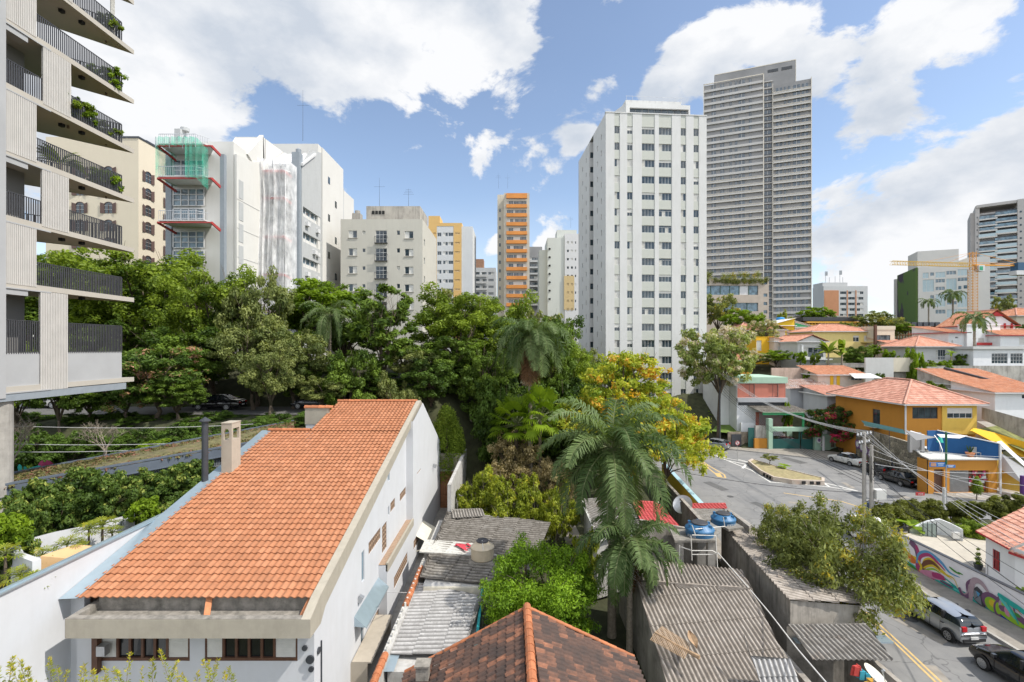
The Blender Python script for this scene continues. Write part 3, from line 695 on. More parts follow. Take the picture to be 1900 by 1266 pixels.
# neighbour wall along the lane, topped with round tiles near the camera
M('plaster_grey',(.46,.45,.43),.9,var=.12,dirt=.6,streak=.55,bump=.2,dirtc=(.16,.14,.12))
bw = thing('boundary_wall','low boundary wall with orange tile coping between the white house lane and the corrugated roof','wall',(-5.2,22,0))
mb = MB(); mb.box(-5.45,12,0,-5.15,36,2.15); mb.build('wall',MATS['plaster_grey'],bw,world=True)
mb = MB(); ridge(mb,(-5.3,24.0,2.15),(-5.3,28.2,2.15),.15,.42); ridge(mb,(-5.3,14.0,2.15),(-5.3,20.2,2.15),.15,.42); mb.build('coping_tiles',MATS['ridge_orange'],bw,world=True)
mb = MB()
for i in range(18): mb.tube([(-5.3,20.5+i*.5,2.1),(-5.3,20.5+i*.5,2.35)],.05,6).cut()
mb.build('insulator',MATS['paint_white'],bw,world=True)
w2 = MB(); w2.box(-4.75,35.6,0,-4.5,50,4.9); w2.quad((-4.49,35.6,0),(-4.49,50,0),(-4.49,50,4.9),(-4.49,35.6,4.9)); tag(w2.build('wall',MATS['plaster_grey']),'tall grey plastered garden wall running back beside the brown gate','wall')
M('teal_paint',(.02,.28,.30),.7,var=.1,dirt=.2); M('blue_deep',(.02,.10,.30),.7,var=.1); M('magenta',(.42,.05,.14),.8,var=.1); M('yellow_paint',(.62,.42,.03),.8,var=.1)
wb = thing('garden_wall','low turquoise painted garden wall behind the brown bush, with pink and yellow mural figures','wall',(2,54,0))
mb = MB(); mb.box(-4.4,54,0,13.5,54.25,3.0); mb.build('wall',MATS['teal_paint'],wb,world=True)
mb = MB(); mb.box(-4.4,56.4,2.5,13.5,56.6,5.6); mb.build('upper_wall',MATS['plaster_grey'],wb,world=True)
def blob(mb,c,pts,m=0,yy=0): mb.poly([(c[0]+x,c[1]+yy,c[2]+z) for x,z in pts],m)
def ell(mb,c,rx,rz,m=0,n=14,ax='y',rot=0,y=0,z=None):
    P = []
    for i in range(n):
        a = 2*math.pi*i/n; u = rx*math.cos(a); v = rz*math.sin(a); u,v = u*math.cos(rot)-v*math.sin(rot),u*math.sin(rot)+v*math.cos(rot)
        P.append((c[0]+u,c[1]+y,c[2]+v) if ax == 'y' else (c[0]+y,c[1]+u,c[2]+v))
    mb.poly(P,m)
mb = MB()
for x,z,rx,rz,m in ((-4.0,4.2,.35,.7,0),(-3.1,4.3,.45,.75,0),(-3.1,5.1,.3,.3,0),(-1.8,4.4,.55,.35,1),(-.8,4.2,.5,.4,1),(.3,4.4,.5,.4,0)): ell(mb,(x,56.39,z),rx,rz,m,y=-.004*m)
mb.build('mural',[MATS['magenta'],MATS['yellow_paint']],wb,world=True)
mb = MB(); mb.box(-4.4,40.2,0,1,40.4,.9); tag(mb.build('wall',MATS['steel_dark']),'low black wall at the near edge of the yellow-green garden shrubs','wall')
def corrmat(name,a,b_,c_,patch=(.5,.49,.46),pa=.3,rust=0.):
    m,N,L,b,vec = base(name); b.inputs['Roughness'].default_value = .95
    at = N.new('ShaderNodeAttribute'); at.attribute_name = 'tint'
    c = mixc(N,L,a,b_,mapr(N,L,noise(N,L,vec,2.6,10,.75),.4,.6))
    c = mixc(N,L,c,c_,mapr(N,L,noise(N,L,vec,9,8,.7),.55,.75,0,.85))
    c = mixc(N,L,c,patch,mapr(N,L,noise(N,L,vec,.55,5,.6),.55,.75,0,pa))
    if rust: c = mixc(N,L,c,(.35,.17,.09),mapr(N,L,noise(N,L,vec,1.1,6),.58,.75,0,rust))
    c = mixc(N,L,c,tuple(x*.45 for x in a),mapr(N,L,at.outputs['Fac'],.2,.8,0,.9))  # valleys coloured darker, part grime, part painted-in shade of the waves
    L.new(c,b.inputs['Base Color'])
    bp = N.new('ShaderNodeBump'); bp.inputs['Strength'].default_value = .35; bp.inputs['Distance'].default_value = .02
    L.new(noise(N,L,vec,40,5),bp.inputs['Height']); L.new(bp.outputs[0],b.inputs['Normal']); return m
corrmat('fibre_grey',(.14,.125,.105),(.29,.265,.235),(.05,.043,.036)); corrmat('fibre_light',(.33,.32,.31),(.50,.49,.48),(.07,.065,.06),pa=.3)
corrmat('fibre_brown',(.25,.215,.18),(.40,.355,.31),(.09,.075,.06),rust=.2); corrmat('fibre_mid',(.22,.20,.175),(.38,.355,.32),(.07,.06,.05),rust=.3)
# white-speckled corrugated shed beside the lane
S1 = thing('shed','low shed with a bleached grey-white corrugated roof beside the lane wall','shed',(-3.3,22,0))
mb = MB(); P = [G(712,1214,2.0),G(868,1214,2.3),G(896,1108,2.3),G(778,1083,2.0)]
# corrugations run across, sheet slopes down to the right hand lane wall
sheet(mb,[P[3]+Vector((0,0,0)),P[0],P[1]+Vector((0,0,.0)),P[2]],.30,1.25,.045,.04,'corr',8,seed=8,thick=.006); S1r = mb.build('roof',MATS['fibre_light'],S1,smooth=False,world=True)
mb = MB(); mb.box(-5.05,19.6,0,-1.65,25.4,1.85); mb.build('walls',MATS['plaster_grey'],S1,world=True)
mb = MB(); mb.ext([(-1.62,19.6,2.05),(-1.50,19.6,2.05),(-1.50,25.8,2.05),(-1.62,25.8,2.05)],(0,0,.18)); mb.build('side_gutter',MATS['teal_paint'],S1,world=True)
mb = MB(); mb.quad((-5.2,19.4,1.99),(-4.75,19.4,2.0),(-4.75,26,2.0),(-5.2,26,1.99)); mb.build('flashing',MATS['flashing'],S1,world=True)
# long shed with the cream tank
S2 = thing('shed','long low shed with a weathered dark corrugated roof carrying the cream water tank','shed',(-1.5,30,0))
mb = MB(); P = [G(778,1072,2.4),G(972,1092,2.4),G(1022,970,2.9),G(830,950,2.9)]
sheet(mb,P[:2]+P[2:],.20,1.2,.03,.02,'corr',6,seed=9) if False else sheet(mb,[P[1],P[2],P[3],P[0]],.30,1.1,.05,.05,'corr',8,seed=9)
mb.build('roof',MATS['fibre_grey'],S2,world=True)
mb = MB(); q = [Q(782,1076,25.7),Q(958,1094,25.2)]; mb.box(-4.75,25.75,0,.35,34.6,2.3); mb.build('walls',MATS['plaster_grey'],S2,world=True)
mb = MB(); mb.box(-4.7,25.65,1.55,-1.3,25.74,2.28); mb.box(-4.7,25.55,1.42,-1.3,25.64,1.6); mb.build('fascia',MATS['cream_metal'],S2,world=True)
mb = MB(); mb.box(-1.0,25.6,.2,-.2,25.72,1.05); wgrid = mb.build('window',MATS['win_glass'],S2,world=True)
mb = MB()
for i in range(4): mb.box(-1.0+i*.26,25.55,.2,-.97+i*.26,25.6,1.05); mb.box(-1.0,25.54,.2+i*.27,-.2,25.6,.23+i*.27)
g = mb.build('grille',MATS['steel_dark'],wgrid); g.data.transform(Matrix.Translation(-S2.location))
mb = MB(); z = 2.62; mb.ext([(G(789,1003,z)),G(885,1010,z),G(880,1032,z-.05),G(778,1026,z-.05)],(0,0,.07)); mb.build('patch_sheet',MATS['curtain'],S2,world=True)
mb = MB(); sheet(mb,[G(840,962,3.0),G(900,958,3.0),G(895,944,3.05),G(838,946,3.05)],.2,1.2,.04,.02,'corr',6,seed=12); mb.build('upper_sheet',MATS['fibre_mid'],S2,world=True)
# cream water tank
M('tank_cream',(.56,.47,.34),.55,var=.08,scale=2,dirt=.35,streak=.3,dirtc=(.25,.22,.16)); M('tank_blue',(.03,.13,.27),.45,var=.12,scale=2,dirt=.25,dirtc=(.12,.2,.28)); M('tank_lid',(.045,.045,.05),.6,var=.2,scale=4,dirt=.4,dirtc=(.12,.11,.1))
tp = G(895,1036,2.62)
Tk = thing('water_tank','cream round water tank with a dark lid on the dark corrugated roof','water tank',tp)
mb = MB(); mb.lathe([(.60,0),(.66,.05),(.68,.62),(.70,.66),(.70,.70),(.64,.74),(.40,.92),(.33,1.0)],n=32); mb.build('body',MATS['tank_cream'],Tk,smooth=False)
mb = MB(); mb.lathe([(.36,1.0),(.37,1.05),(.30,1.10),(.12,1.13)],n=24); mb.build('lid',MATS['tank_lid'],Tk)
mb = MB(); mb.tube([(.1,-.68,.65),(.05,-.45,.95),(0,-.2,1.12)],.025,6); mb.tube([(.65,0,.2),(1.1,-.1,.18),(1.6,-.5,.05)],.03,6); mb.build('pipe',MATS['paint_white'],Tk)
mb = MB(); mb.box(-.75,-.75,-.1,.75,.8,0); mb.build('base',MATS['mossy_concrete'],Tk)
mb = MB(); p = G(866,1022,2.7)
for i in range(7): mb.bar(G(855+random.uniform(-12,12),1012+random.uniform(-4,5),2.72+i*.012),G(870+random.uniform(-8,8),1016+random.uniform(-4,8),2.72+i*.012),.16,.012)
tag(mb.build('tarpaulin',M('red_cloth',(.5,.05,.07),.8,var=.2)),'crumpled red sheet on the roof beside the cream tank','sheet')
# dark tiled roof at the bottom of the frame
tilemat('tile_old',(.085,.05,.038),(.125,.066,.046),(.36,.15,.08),moss=.75,mossc=(.035,.03,.028))
O = thing('house','low house with a blackened clay tile roof and one bright orange ridge','house',(.6,16,0))
ax,ay,az = X_(978,18.4),18.4,Z_(1130,18.4)
le = Vector((X_(752,18.9),18.9,Z_(1250,18.9))); re = Vector((X_(1176,18.3),18.3,Z_(1222,18.3)))
mb = MB(); near = -6.5
sheet(mb,[(le.x,le.y+near*1.4,le.z-.25),(le.x,le.y,le.z),(ax,ay,az),(ax+.05,ay+near*1.4,az-.12)],.24,.36,.065,.05,seed=21)
sheet(mb,[(re.x,re.y,re.z),(re.x+.3,re.y+near*1.4,re.z-.2),(ax+.05,ay+near*1.4,az-.12),(ax,ay,az)],.24,.36,.065,.05,seed=22)
rf = mb.build('roof',MATS['tile_old'],O,world=True)
mb = MB(); ridge(mb,(ax+.05,ay+near*1.4,az-.05),(ax,ay+.05,az+.07),.15,.4,seed=4); ridge(mb,(le.x,le.y,le.z+.06),(ax,ay,az+.06),.07,.35); ridge(mb,(re.x,re.y,re.z+.06),(ax,ay,az+.06),.07,.35)
g = mb.build('ridge_tiles',MATS['ridge_orange'],rf); g.data.transform(Matrix.Translation(-O.location))
mb = MB(); mb.ext([(le.x+.4,18.2,0),(re.x-.4,18.1,0),(re.x-.4,18.1,re.z-.1),(ax,18.1,az-.15),(le.x+.4,18.2,le.z-.1)],(0,-8,0)); mb.build('walls',MATS['plaster_grey'],O,world=True)
p = Q(786,1232,17.5); mb = MB(); mb.box(p.x-.25,p.y-.2,p.z-.5,p.x+.2,p.y+.2,p.z); mb.box(p.x-.3,p.y-.25,p.z,p.x+.25,p.y+.25,p.z+.06); mb.build('chimney',MATS['mossy_concrete'],O,world=True)
# big corrugated gable shed on the right
M('stained_wall',(.33,.30,.26),.95,var=.2,scale=1.5,dirt=.9,streak=.9,dirtc=(.035,.03,.026),bump=.4)
S3 = thing('shed','large shed with a brown-grey corrugated gable roof, fallen palm frond on it','shed',(8.5,19,0))
rl,rr = Q(1215,1083,23.4),Q(1396,1090,23.2); el,er = Q(1168,1290,17.0),Q(1502,1290,17.9)
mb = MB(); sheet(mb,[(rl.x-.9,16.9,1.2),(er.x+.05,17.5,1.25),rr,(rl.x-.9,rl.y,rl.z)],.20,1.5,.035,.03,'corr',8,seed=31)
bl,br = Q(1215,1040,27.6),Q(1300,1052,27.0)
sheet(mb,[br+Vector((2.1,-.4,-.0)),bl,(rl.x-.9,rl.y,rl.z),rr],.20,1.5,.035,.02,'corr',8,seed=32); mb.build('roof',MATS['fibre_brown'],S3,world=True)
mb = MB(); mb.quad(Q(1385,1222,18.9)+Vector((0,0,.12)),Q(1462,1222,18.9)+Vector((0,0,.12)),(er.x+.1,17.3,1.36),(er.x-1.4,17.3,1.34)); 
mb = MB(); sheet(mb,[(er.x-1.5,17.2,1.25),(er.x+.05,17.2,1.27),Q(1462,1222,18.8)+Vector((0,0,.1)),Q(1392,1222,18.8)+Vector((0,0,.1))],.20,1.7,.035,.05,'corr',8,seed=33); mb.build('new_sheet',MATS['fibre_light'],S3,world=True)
mb = MB(); xw = rl.x-.85; mb.ext([(xw,17,0),(xw,17,1.1),(xw,rl.y,rl.z-.12),(xw,27.3,2.9),(xw,27.3,0)],(.15,0,0)); mb.box(xw+.2,17.2,0,11.2,26.5,1.1); mb.build('walls',MATS['stained_wall'],S3,world=True)
mb = MB(); mb.box(xw-.04,16.0,0,xw-.01,19.0,1.0); mb.build('teal_panel',MATS['teal_paint'],S3,world=True)
# long shed roof along the street and its stained wall
S4 = thing('shed','long narrow shed with a brown corrugated roof running along the street','shed',(14,28,0))
c1,c2,c3,c4 = Q(1335,972,32.5),Q(1387,966,33.5),Q(1612,1128,22.7),Q(1464,1114,21.6)
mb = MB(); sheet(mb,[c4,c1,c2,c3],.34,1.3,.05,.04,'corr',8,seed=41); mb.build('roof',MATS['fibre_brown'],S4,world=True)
mb = MB(); a,b = Vector((c1.x+.12,c1.y,0)),Vector((c4.x+.12,c4.y+.1,0)); mb.quad((a.x,a.y,0),(b.x,b.y,0),(b.x,b.y,c4.z-.06),(a.x,a.y,c1.z-.06))
e = Vector((c3.x-.1,c3.y+.3,0)); mb.quad((b.x,b.y,0),(e.x,e.y,0),(e.x,e.y,c3.z-.06),(b.x,b.y,c4.z-.06)); mb.quad((e.x,e.y,0),(c2.x-.1,c2.y,0),(c2.x-.1,c2.y,c2.z-.06),(e.x,e.y,c3.z-.06)); mb.quad((a.x,a.y,0),(c2.x-.1,c2.y,0),(c2.x-.1,c2.y,c2.z-.06),(a.x,a.y,c1.z-.06))
mb.build('walls',MATS['stained_wall'],S4,world=True)
mb = MB(); mb.box(b.x-.05,b.y-.55,2.05,e.x+.05,b.y-.06,2.12); mb.build('flashing',MATS['flashing'],S4,world=True)
# lean-to in the corner with the washing machine under it
S5 = thing('lean_to','small lean-to with a grey corrugated roof over a washing machine near the street','lean-to',(13,19.5,0))
P = [Q(1508,1225,19.0),Q(1657,1225,18.8),Q(1608,1160,21.2),Q(1462,1158,21.4)]
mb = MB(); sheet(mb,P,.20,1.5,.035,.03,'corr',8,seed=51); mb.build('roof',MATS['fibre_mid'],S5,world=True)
mb = MB(); mb.quad((P[3].x,P[3].y+.1,0),(P[2].x,P[2].y+.1,0),(P[2].x,P[2].y+.1,2.6),(P[3].x,P[3].y+.1,2.6)); mb.box(P[1].x-.25,16.5,0,P[1].x-.05,P[2].y,2.35); mb.ext([(11.2,12,0),(11.45,12,0),(11.6,21.5,0),(11.35,21.5,0)],(0,0,2.1))
mb.build('walls',MATS['stained_wall'],S5,world=True)
wm = thing('washing_machine','white top-loading washing machine with a dark open lid under the lean-to','washing machine',(X_(1545,18.6),18.6,.35))
mb = MB(); mb.ext([(-.33,-.3,0),(.33,-.3,0),(.33,.3,0),(-.33,.3,0)],(0,0,1.35)); mb.box(-.33,.2,1.35,.33,.3,1.5); mb.build('body',MATS['white_paint'],wm)
mb = MB(); mb.lathe([(.24,1.352),(.23,1.39),(.12,1.4)],(0,-.05,0),20); mb.build('lid',MATS['tank_lid'],wm); mb = MB(); mb.box(-.27,.185,1.38,.27,.2,1.47); mb.build('control_panel',MATS['steel_dark'],wm)
for k,(px,py,d,col,lab) in enumerate(((1590,1240,18.7,(.5,.06,.05),'red cloth hanging under the lean-to roof'),(1603,1246,18.8,(.05,.35,.45),'turquoise cloth hanging next to the red one under the lean-to'),(1612,1262,18.4,(.6,.35,.05),'yellow plastic bag on the ground under the lean-to'))):
    p = Q(px,py,d); mb = MB(); rg = random.Random(k)
    for i in range(6): a = p+Vector((rg.uniform(-.15,.15),rg.uniform(-.1,.1),rg.uniform(-.1,.1))); mb.bar(a,a+Vector((rg.uniform(-.12,.12),.02,-.35)),.18,.03)
    tag(mb.build('laundry',M('cloth_%d' % k,col,.9,var=.2)),lab,'laundry')
def dish(name,label,c,r,aim,mat):
    o = thing(name,label,'satellite dish',c); mb = MB(); a = Vector(aim).normalized(); u = a.cross(Vector((0,0,1))).normalized(); w = u.cross(a); pts = [Vector((0,0,0))-a*.0]; n = 20
    for k,rr in enumerate((.5,1.)):
        for i in range(n): an = 2*math.pi*i/n; pts.append(u*math.cos(an)*r*rr+w*math.sin(an)*r*rr+a*(r*.28*rr*rr))
    mb.add(pts,[(0,1+i,1+(i+1) % n) for i in range(n)]+[(1+i,1+n+i,1+n+(i+1) % n,1+(i+1) % n) for i in range(n)]); mb.build('reflector',mat,o,smooth=True)
    mb = MB(); mb.tube([-w*r,a*r*.9],.02,5); mb.tube([a*r*.85,a*r*1.05],.05,8); mb.tube([Vector((0,0,0)),Vector((0,0,-1.1))],.03,6); mb.build('arm',MATS['steel'],o)
dish('satellite_dish','large cream satellite dish tilted up beside the lean-to at the bottom edge',(X_(1622,17.2),17.2,Z_(1258,17.2)),.45,(.5,-.3,.8),MATS['cream_metal'])
# blue tanks on slabs
Z1 = Q(1297,985,28.0)
St = thing('tank_stand','thin concrete slab on posts carrying the nearer blue tank','platform',(Z1.x,Z1.y,0))
sz = Z_(997,28.0); mb = MB(); mb.ext([Q(1243,982,29.4),Q(1302,982,29.4)+Vector((.9,0,0)),Q(1330,1003,27.2),Q(1252,1003,27.2)],(0,0,-.12)); mb.build('slab',MATS['mossy_concrete'],St,world=True)
mb = MB(); sz2 = Q(1252,1003,27.2).z-.12
for px,d in ((1262,27.5),(1320,27.5)): p = X_(px,d); mb.box(p-.2,d,0,p+.2,d+.3,sz2).cut()
mb.box(X_(1300,28.5),29,0,X_(1335,28.5),29.3,sz2); mb.build('post',MATS['concrete'],St,world=True)
def bluetank(label,c,r,text=True):
    t = thing('water_tank',label,'water tank',c); mb = MB(); k = r/.75
    mb.lathe([(.66*k,0),(.72*k,.04),(.75*k,.32*k),(.78*k,.36*k),(.75*k,.42*k),(.70*k,.46*k),(.50*k,.62*k),(.40*k,.66*k)],n=36); mb.build('body',MATS['tank_blue'],t)
    mb = MB(); mb.lathe([(.43*k,.66*k),(.44*k,.70*k),(.40*k,.73*k),(.12*k,.76*k)],n=24); mb.build('lid',MATS['tank_lid'],t)
    mb = MB()
    for i in range(6): a = 2*math.pi*i/6+.3; x,y = math.cos(a)*.58*k,math.sin(a)*.58*k; mb.box(x-.07,y-.07,.48*k,x+.07,y+.07,.66*k).cut()
    mb.build('lug',MATS['tank_blue'],t); return t
t1 = bluetank('nearer blue round water tank with white pipes, on the concrete slab',(X_(1298,28.2),28.2,Z_(993,28.2)),.80)
t2 = bluetank('farther blue round water tank on the roof slab next to the street',(X_(1342,31.0),31.0,Z_(972,31.0)),.74)
text_mesh('lettering','FORTLEV',.22,MATS['paint_white'],t2,(.18,-.775,.08),(R(90),0,R(14)),.003,.62)
text_mesh('lettering','FORTLEV',.20,MATS['paint_white'],t1,(-.66,-.55,.08),(R(90),0,R(-50)),.003,.5)
mb = MB(); mb.ext([Q(1318,965,32.6),Q(1349,962,33.0),Q(1380,978,29.9),Q(1352,982,29.4)],(0,0,-.14)); tag(mb.build('tank_slab',MATS['mossy_concrete']),'grey concrete slab under the farther blue tank','slab')
P = [[(1282,995,27.0),(1284,1040,27.0)],[(1284,993,27.1),(1328,994,27.1),(1332,1068,26.6)],[(1264,1015,27.2),(1284,1022,27.0),(1322,1022,26.8),(1332,1028,26.7)],[(1284,1029,27),(1322,1029,26.8),(1332,1026,26.6),(1388,1090,23.4),(1430,1140,21.4),(1480,1205,18.6),(1540,1275,16.4)],[(1260,1056,27.2),(1261,1012,27.2)],[(1284,975,27.0),(1290,992,27.0)],[(1290,982,27.0),(1345,977,29.5),(1342,960,29.6)]]
mb = MB()
for path in P: mb.tube([Q(*p) for p in path],.028,6)
M('pvc',(.62,.60,.56),.6,var=.1,dirt=.3); tag(mb.build('water_pipes',MATS['pvc']),'white plastic pipes running from the blue tanks down over the sheds','pipes')
# stained wall behind the stand, red corrugated roofs, party walls toward the street
wl = MB(); wl.ext([Q(1188,1048,29.5)*1,Q(1300,1048,29.5),Q(1300,985,29.5),Q(1188,965,29.5)],(0,.2,0)); tag(wl.build('wall',MATS['stained_wall']),'water-stained grey wall behind the palm and the tank stand','wall')
M('red_sheet',(.50,.08,.08),.6,var=.12,scale=2,dirt=.25,tint=.3)
S6 = thing('shed','shed with a bright red corrugated roof behind the palm, low grey walls','shed',(8,33,0))
mb = MB(); sheet(mb,[Q(1192,975,30.2),Q(1268,984,29.9),Q(1222,925,38),Q(1172,935,37.5)],.25,1.4,.03,.03,'corr',6,seed=61); mb.build('roof',MATS['red_sheet'],S6,world=True)
mb = MB(); mb.ext([Q(1195,985,30.4),Q(1262,990,30.2),Q(1222,930,38),Q(1180,940,37.3)],(0,0,-4)); mb.build('walls',MATS['stained_wall'],S6,world=True)
S7 = thing('shed','low shed with a dull grey roof behind the palm, left of the red roof','shed',(5.5,34,0))
mb = MB(); sheet(mb,[Q(1110,1000,28.5),Q(1190,978,30),Q(1165,930,37.5),Q(1080,928,37.5)],.25,1.1,.03,.03,'corr',6,seed=62); mb.build('roof',MATS['fibre_mid'],S7,world=True)
mb = MB(); mb.ext([Q(1108,1005,28.6),Q(1186,985,30),Q(1163,936,37.3),Q(1084,934,37.3)],(0,0,-3.4)); mb.build('walls',MATS['plaster_grey'],S7,world=True)
mb = MB(); mb.bar(Q(1112,1003,28.4),Q(1192,978,30),.12,.1); mb.bar(Q(1112,1003,28.4),Q(1080,930,37),.14,.1); mb.build('gutter',MATS['paint_white'],S7,world=True)
pw = MB(); pw.ext([Q(1302,965,30.5),Q(1232,895,42)],(0,0,0)) if False else None
a,b = Q(1300,967,31.0),Q(1233,893,45.0); pw.quad((a.x,a.y,0),(b.x,b.y,0),(b.x,b.y,b.z),(a.x,a.y,a.z)); pw.ext([(a.x,a.y,0),(a.x,a.y,a.z),(b.x,b.y,b.z),(b.x,b.y,0)],(.25,0,0)); tag(pw.build('wall',MATS['stained_wall']),'blackened party wall running from the blue tanks back to the street corner','wall')
mb = MB(); sheet(mb,[Q(1282,944,36.5),Q(1350,944,36.0),Q(1346,934,38),Q(1278,934,38.5)],.25,1.4,.03,.03,'corr',6,seed=63); o = mb.build('sheet_roof',MATS['red_sheet']); tag(o,'narrow strip of red corrugated roofing by the street behind the far blue tank','roof sheet')
mb = MB(); sheet(mb,[Q(1300,968,31.5),Q(1344,962,32.5),Q(1345,944,36.2),Q(1284,944,36.5)],.22,1.3,.03,.02,'corr',6,seed=64); mb.ext([Q(1349,946,36),Q(1353,944,36.2),Q(1396,974,31.5),Q(1390,977,31)],(0,0,-.5)); o = mb.build('sheet_roof',MATS['fibre_mid']); tag(o,'grey corrugated roof strip with a white kerb between the tanks and the street','roof sheet')
# painted street wall in yellow and blue just behind
sw_ = thing('street_wall','street-side wall painted yellow and pale blue, half hidden by the palm','wall',(13,45,0))
mb = MB(); a,b = Vector((15.1,37.5,0)),Vector((16.4,52,0)); mb.ext([a,b,b+Vector((0,0,2.6)),a+Vector((0,0,2.6))],(-.3,0,0)); mb.build('wall',MATS['yellow_paint'],sw_,world=True)
mb = MB(); M('pale_blue',(.35,.52,.58),.8,var=.1)
for f,r in ((.1,.6),(.25,.8),(.45,.9),(.7,.8)): p = a.lerp(b,f); ell(mb,(p.x+.02,p.y,1.5),1.6*r,r,ax='x')
mb.ext([a+Vector((-.35,0,2.6)),b+Vector((-.35,0,2.6)),b+Vector((.05,0,2.6)),a+Vector((.05,0,2.6))],(0,0,.06)); mb.build('mural',MATS['pale_blue'],sw_,world=True)
# garden path and small stained wall near the palm
flat('path',[G(1040,968)[:2],G(1062,966)[:2],G(1085,1010)[:2],G(1050,1012)[:2]],.03,MATS['pavement'])
dish('satellite_dish','grey mesh satellite dish on the blackened party wall beside the palm',(X_(1268,37.5),37.5,Z_(938,37.5)),.75,(-.5,-.6,.6),MATS['steel'])
# fallen frond, husk
mb = MB(); z0 = Q(1215,1180,20.2); z1 = Q(1298,1225,18.9)
mb.tube([z0+Vector((0,0,.15)),z0.lerp(z1,.5)+Vector((0,0,.1)),z1+Vector((0,0,.1))],[.03,.05,.09],6)
for i in range(22):
    p = z0.lerp(z1,i/28); mb.bar(p+Vector((0,0,.12)),p+Vector((.5-i*.01,.55,.08)),.03,.01); mb.bar(p+Vector((0,0,.12)),p+Vector((-.3,-.4,.06)),.03,.01)
tag(mb.build('fallen_frond',M('dry_frond',(.33,.22,.13),.9,var=.3,scale=8)),'dry brown palm frond lying across the big corrugated roof','palm frond')
mb = MB(); a,b = Q(1278,1178,20.3),Q(1293,1210,19.2); pts = []
for i in range(7):
    f = i/6; w = .16*math.sin(math.pi*f)+.02; c = a.lerp(b,f)+Vector((0,0,.14)); pts += [c+Vector((-w,0,.06)),c+Vector((0,0,-.03)),c+Vector((w,0,.06))]
mb.add(pts,[(i*3+k,i*3+k+1,i*3+k+4,i*3+k+3) for i in range(6) for k in range(2)]); tag(mb.build('palm_husk',MATS['dry_frond']),'curled brown palm spathe on the big corrugated roof','palm husk')
# ================================================================ plants
rs = np.random.RandomState(5)
leafmat('leaf_hedge',(.022,.05,.010),(.12,.19,.035),.3,(.32,.36,.08),ex=.84)
leafmat('leaf_ball',(.085,.17,.014),(.27,.43,.03),.35)
leafmat('leaf_deep',(0.042,0.081,0.012),(0.182,0.275,0.040),.3); leafmat('leaf_mid',(0.064,0.115,0.013),(0.258,0.345,0.037),.35)
leafmat('leaf_bright',(0.086,0.154,0.011),(0.271,0.396,0.026),.4); leafmat('leaf_grey',(0.074,0.110,0.031),(0.296,0.330,0.106),.3)
leafmat('leaf_yellow',(.20,.30,.03),(.58,.58,.07),.42,(.68,.38,.05),ex=.82); leafmat('leaf_pinkish',(.04,.08,.015),(.15,.24,.04),.3,(.60,.32,.22),ex=.74)
leafmat('leaf_bloom',(.14,.19,.05),(.38,.44,.14),.35,(.58,.50,.40),ex=.64); leafmat('leaf_lime',(.14,.19,.02),(.40,.44,.05),.4,(.6,.5,.05)); leafmat('leaf_dry',(.24,.19,.09),(.48,.39,.21),.3,(.2,.25,.08))
leafmat('palm_green',(.035,.075,.018),(.17,.235,.09),.3,rough=.5); leafmat('palm_dry',(.10,.055,.03),(.30,.17,.09),.2,rough=.8); leafmat('leaf_conifer',(.09,.15,.015),(.30,.40,.05),.35)
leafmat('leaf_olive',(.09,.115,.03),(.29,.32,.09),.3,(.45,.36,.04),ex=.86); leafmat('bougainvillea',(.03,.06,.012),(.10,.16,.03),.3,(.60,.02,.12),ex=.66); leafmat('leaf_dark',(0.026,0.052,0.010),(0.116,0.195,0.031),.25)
def leaves(cen,rad,tints,n,size,asp=.5,shell=.55,up=.5,jt=.25,squash=1.):
    """n leaf quads in a set of ellipsoid clumps"""
    cen = np.asarray(cen,float); rad = np.asarray(rad,float); tints = np.asarray(tints,float)
    if rad.ndim == 1: rad = np.stack([rad,rad,rad*squash],1)
    wgt = (rad[:,0]*rad[:,1]); wgt = wgt/wgt.sum()
    idx = rs.choice(len(cen),n,p=wgt)
    d = rs.normal(size=(n,3)); d /= np.linalg.norm(d,axis=1)[:,None]
    r = shell+(1-shell)*rs.rand(n)**.7; r = np.where(rs.rand(n) < .18,rs.rand(n)*shell,r)
    p = cen[idx]+d*rad[idx]*r[:,None]
    nn = d+np.array([0,0,up])+rs.normal(size=(n,3))*.55; nn /= np.linalg.norm(nn,axis=1)[:,None]
    t = np.cross(nn,rs.normal(size=(n,3))); t /= np.linalg.norm(t,axis=1)[:,None]; b = np.cross(nn,t)
    s = size*(.6+.8*rs.rand(n))[:,None]
    V = np.empty((n,4,3)); V[:,0] = p-t*s; V[:,1] = p+b*s*asp-nn*s*.12; V[:,2] = p+t*s; V[:,3] = p-b*s*asp-nn*s*.12
    tn = np.clip(tints[idx]+rs.normal(size=n)*jt*.5,0,1)
    return V.reshape(-1,3),tn
def clumps(lobes,k,fr,seed):
    rg = np.random.RandomState(seed); C = []; Rr = []; Tt = []
    for (x,y,z,r,rz) in lobes:
        tl = rg.rand()*.5+.2
        for _ in range(k):
            d = rg.normal(size=3); d /= np.linalg.norm(d); d[2] = d[2]*.8+.12
            q = rg.uniform(.35,.95); C.append((x+d[0]*r*q,y+d[1]*r*q,z+d[2]*rz*q)); s = r*fr*rg.uniform(.7,1.25); Rr.append((s,s,s*.75)); Tt.append(np.clip(tl+rg.normal()*.16,0,1))
    return C,Rr,Tt
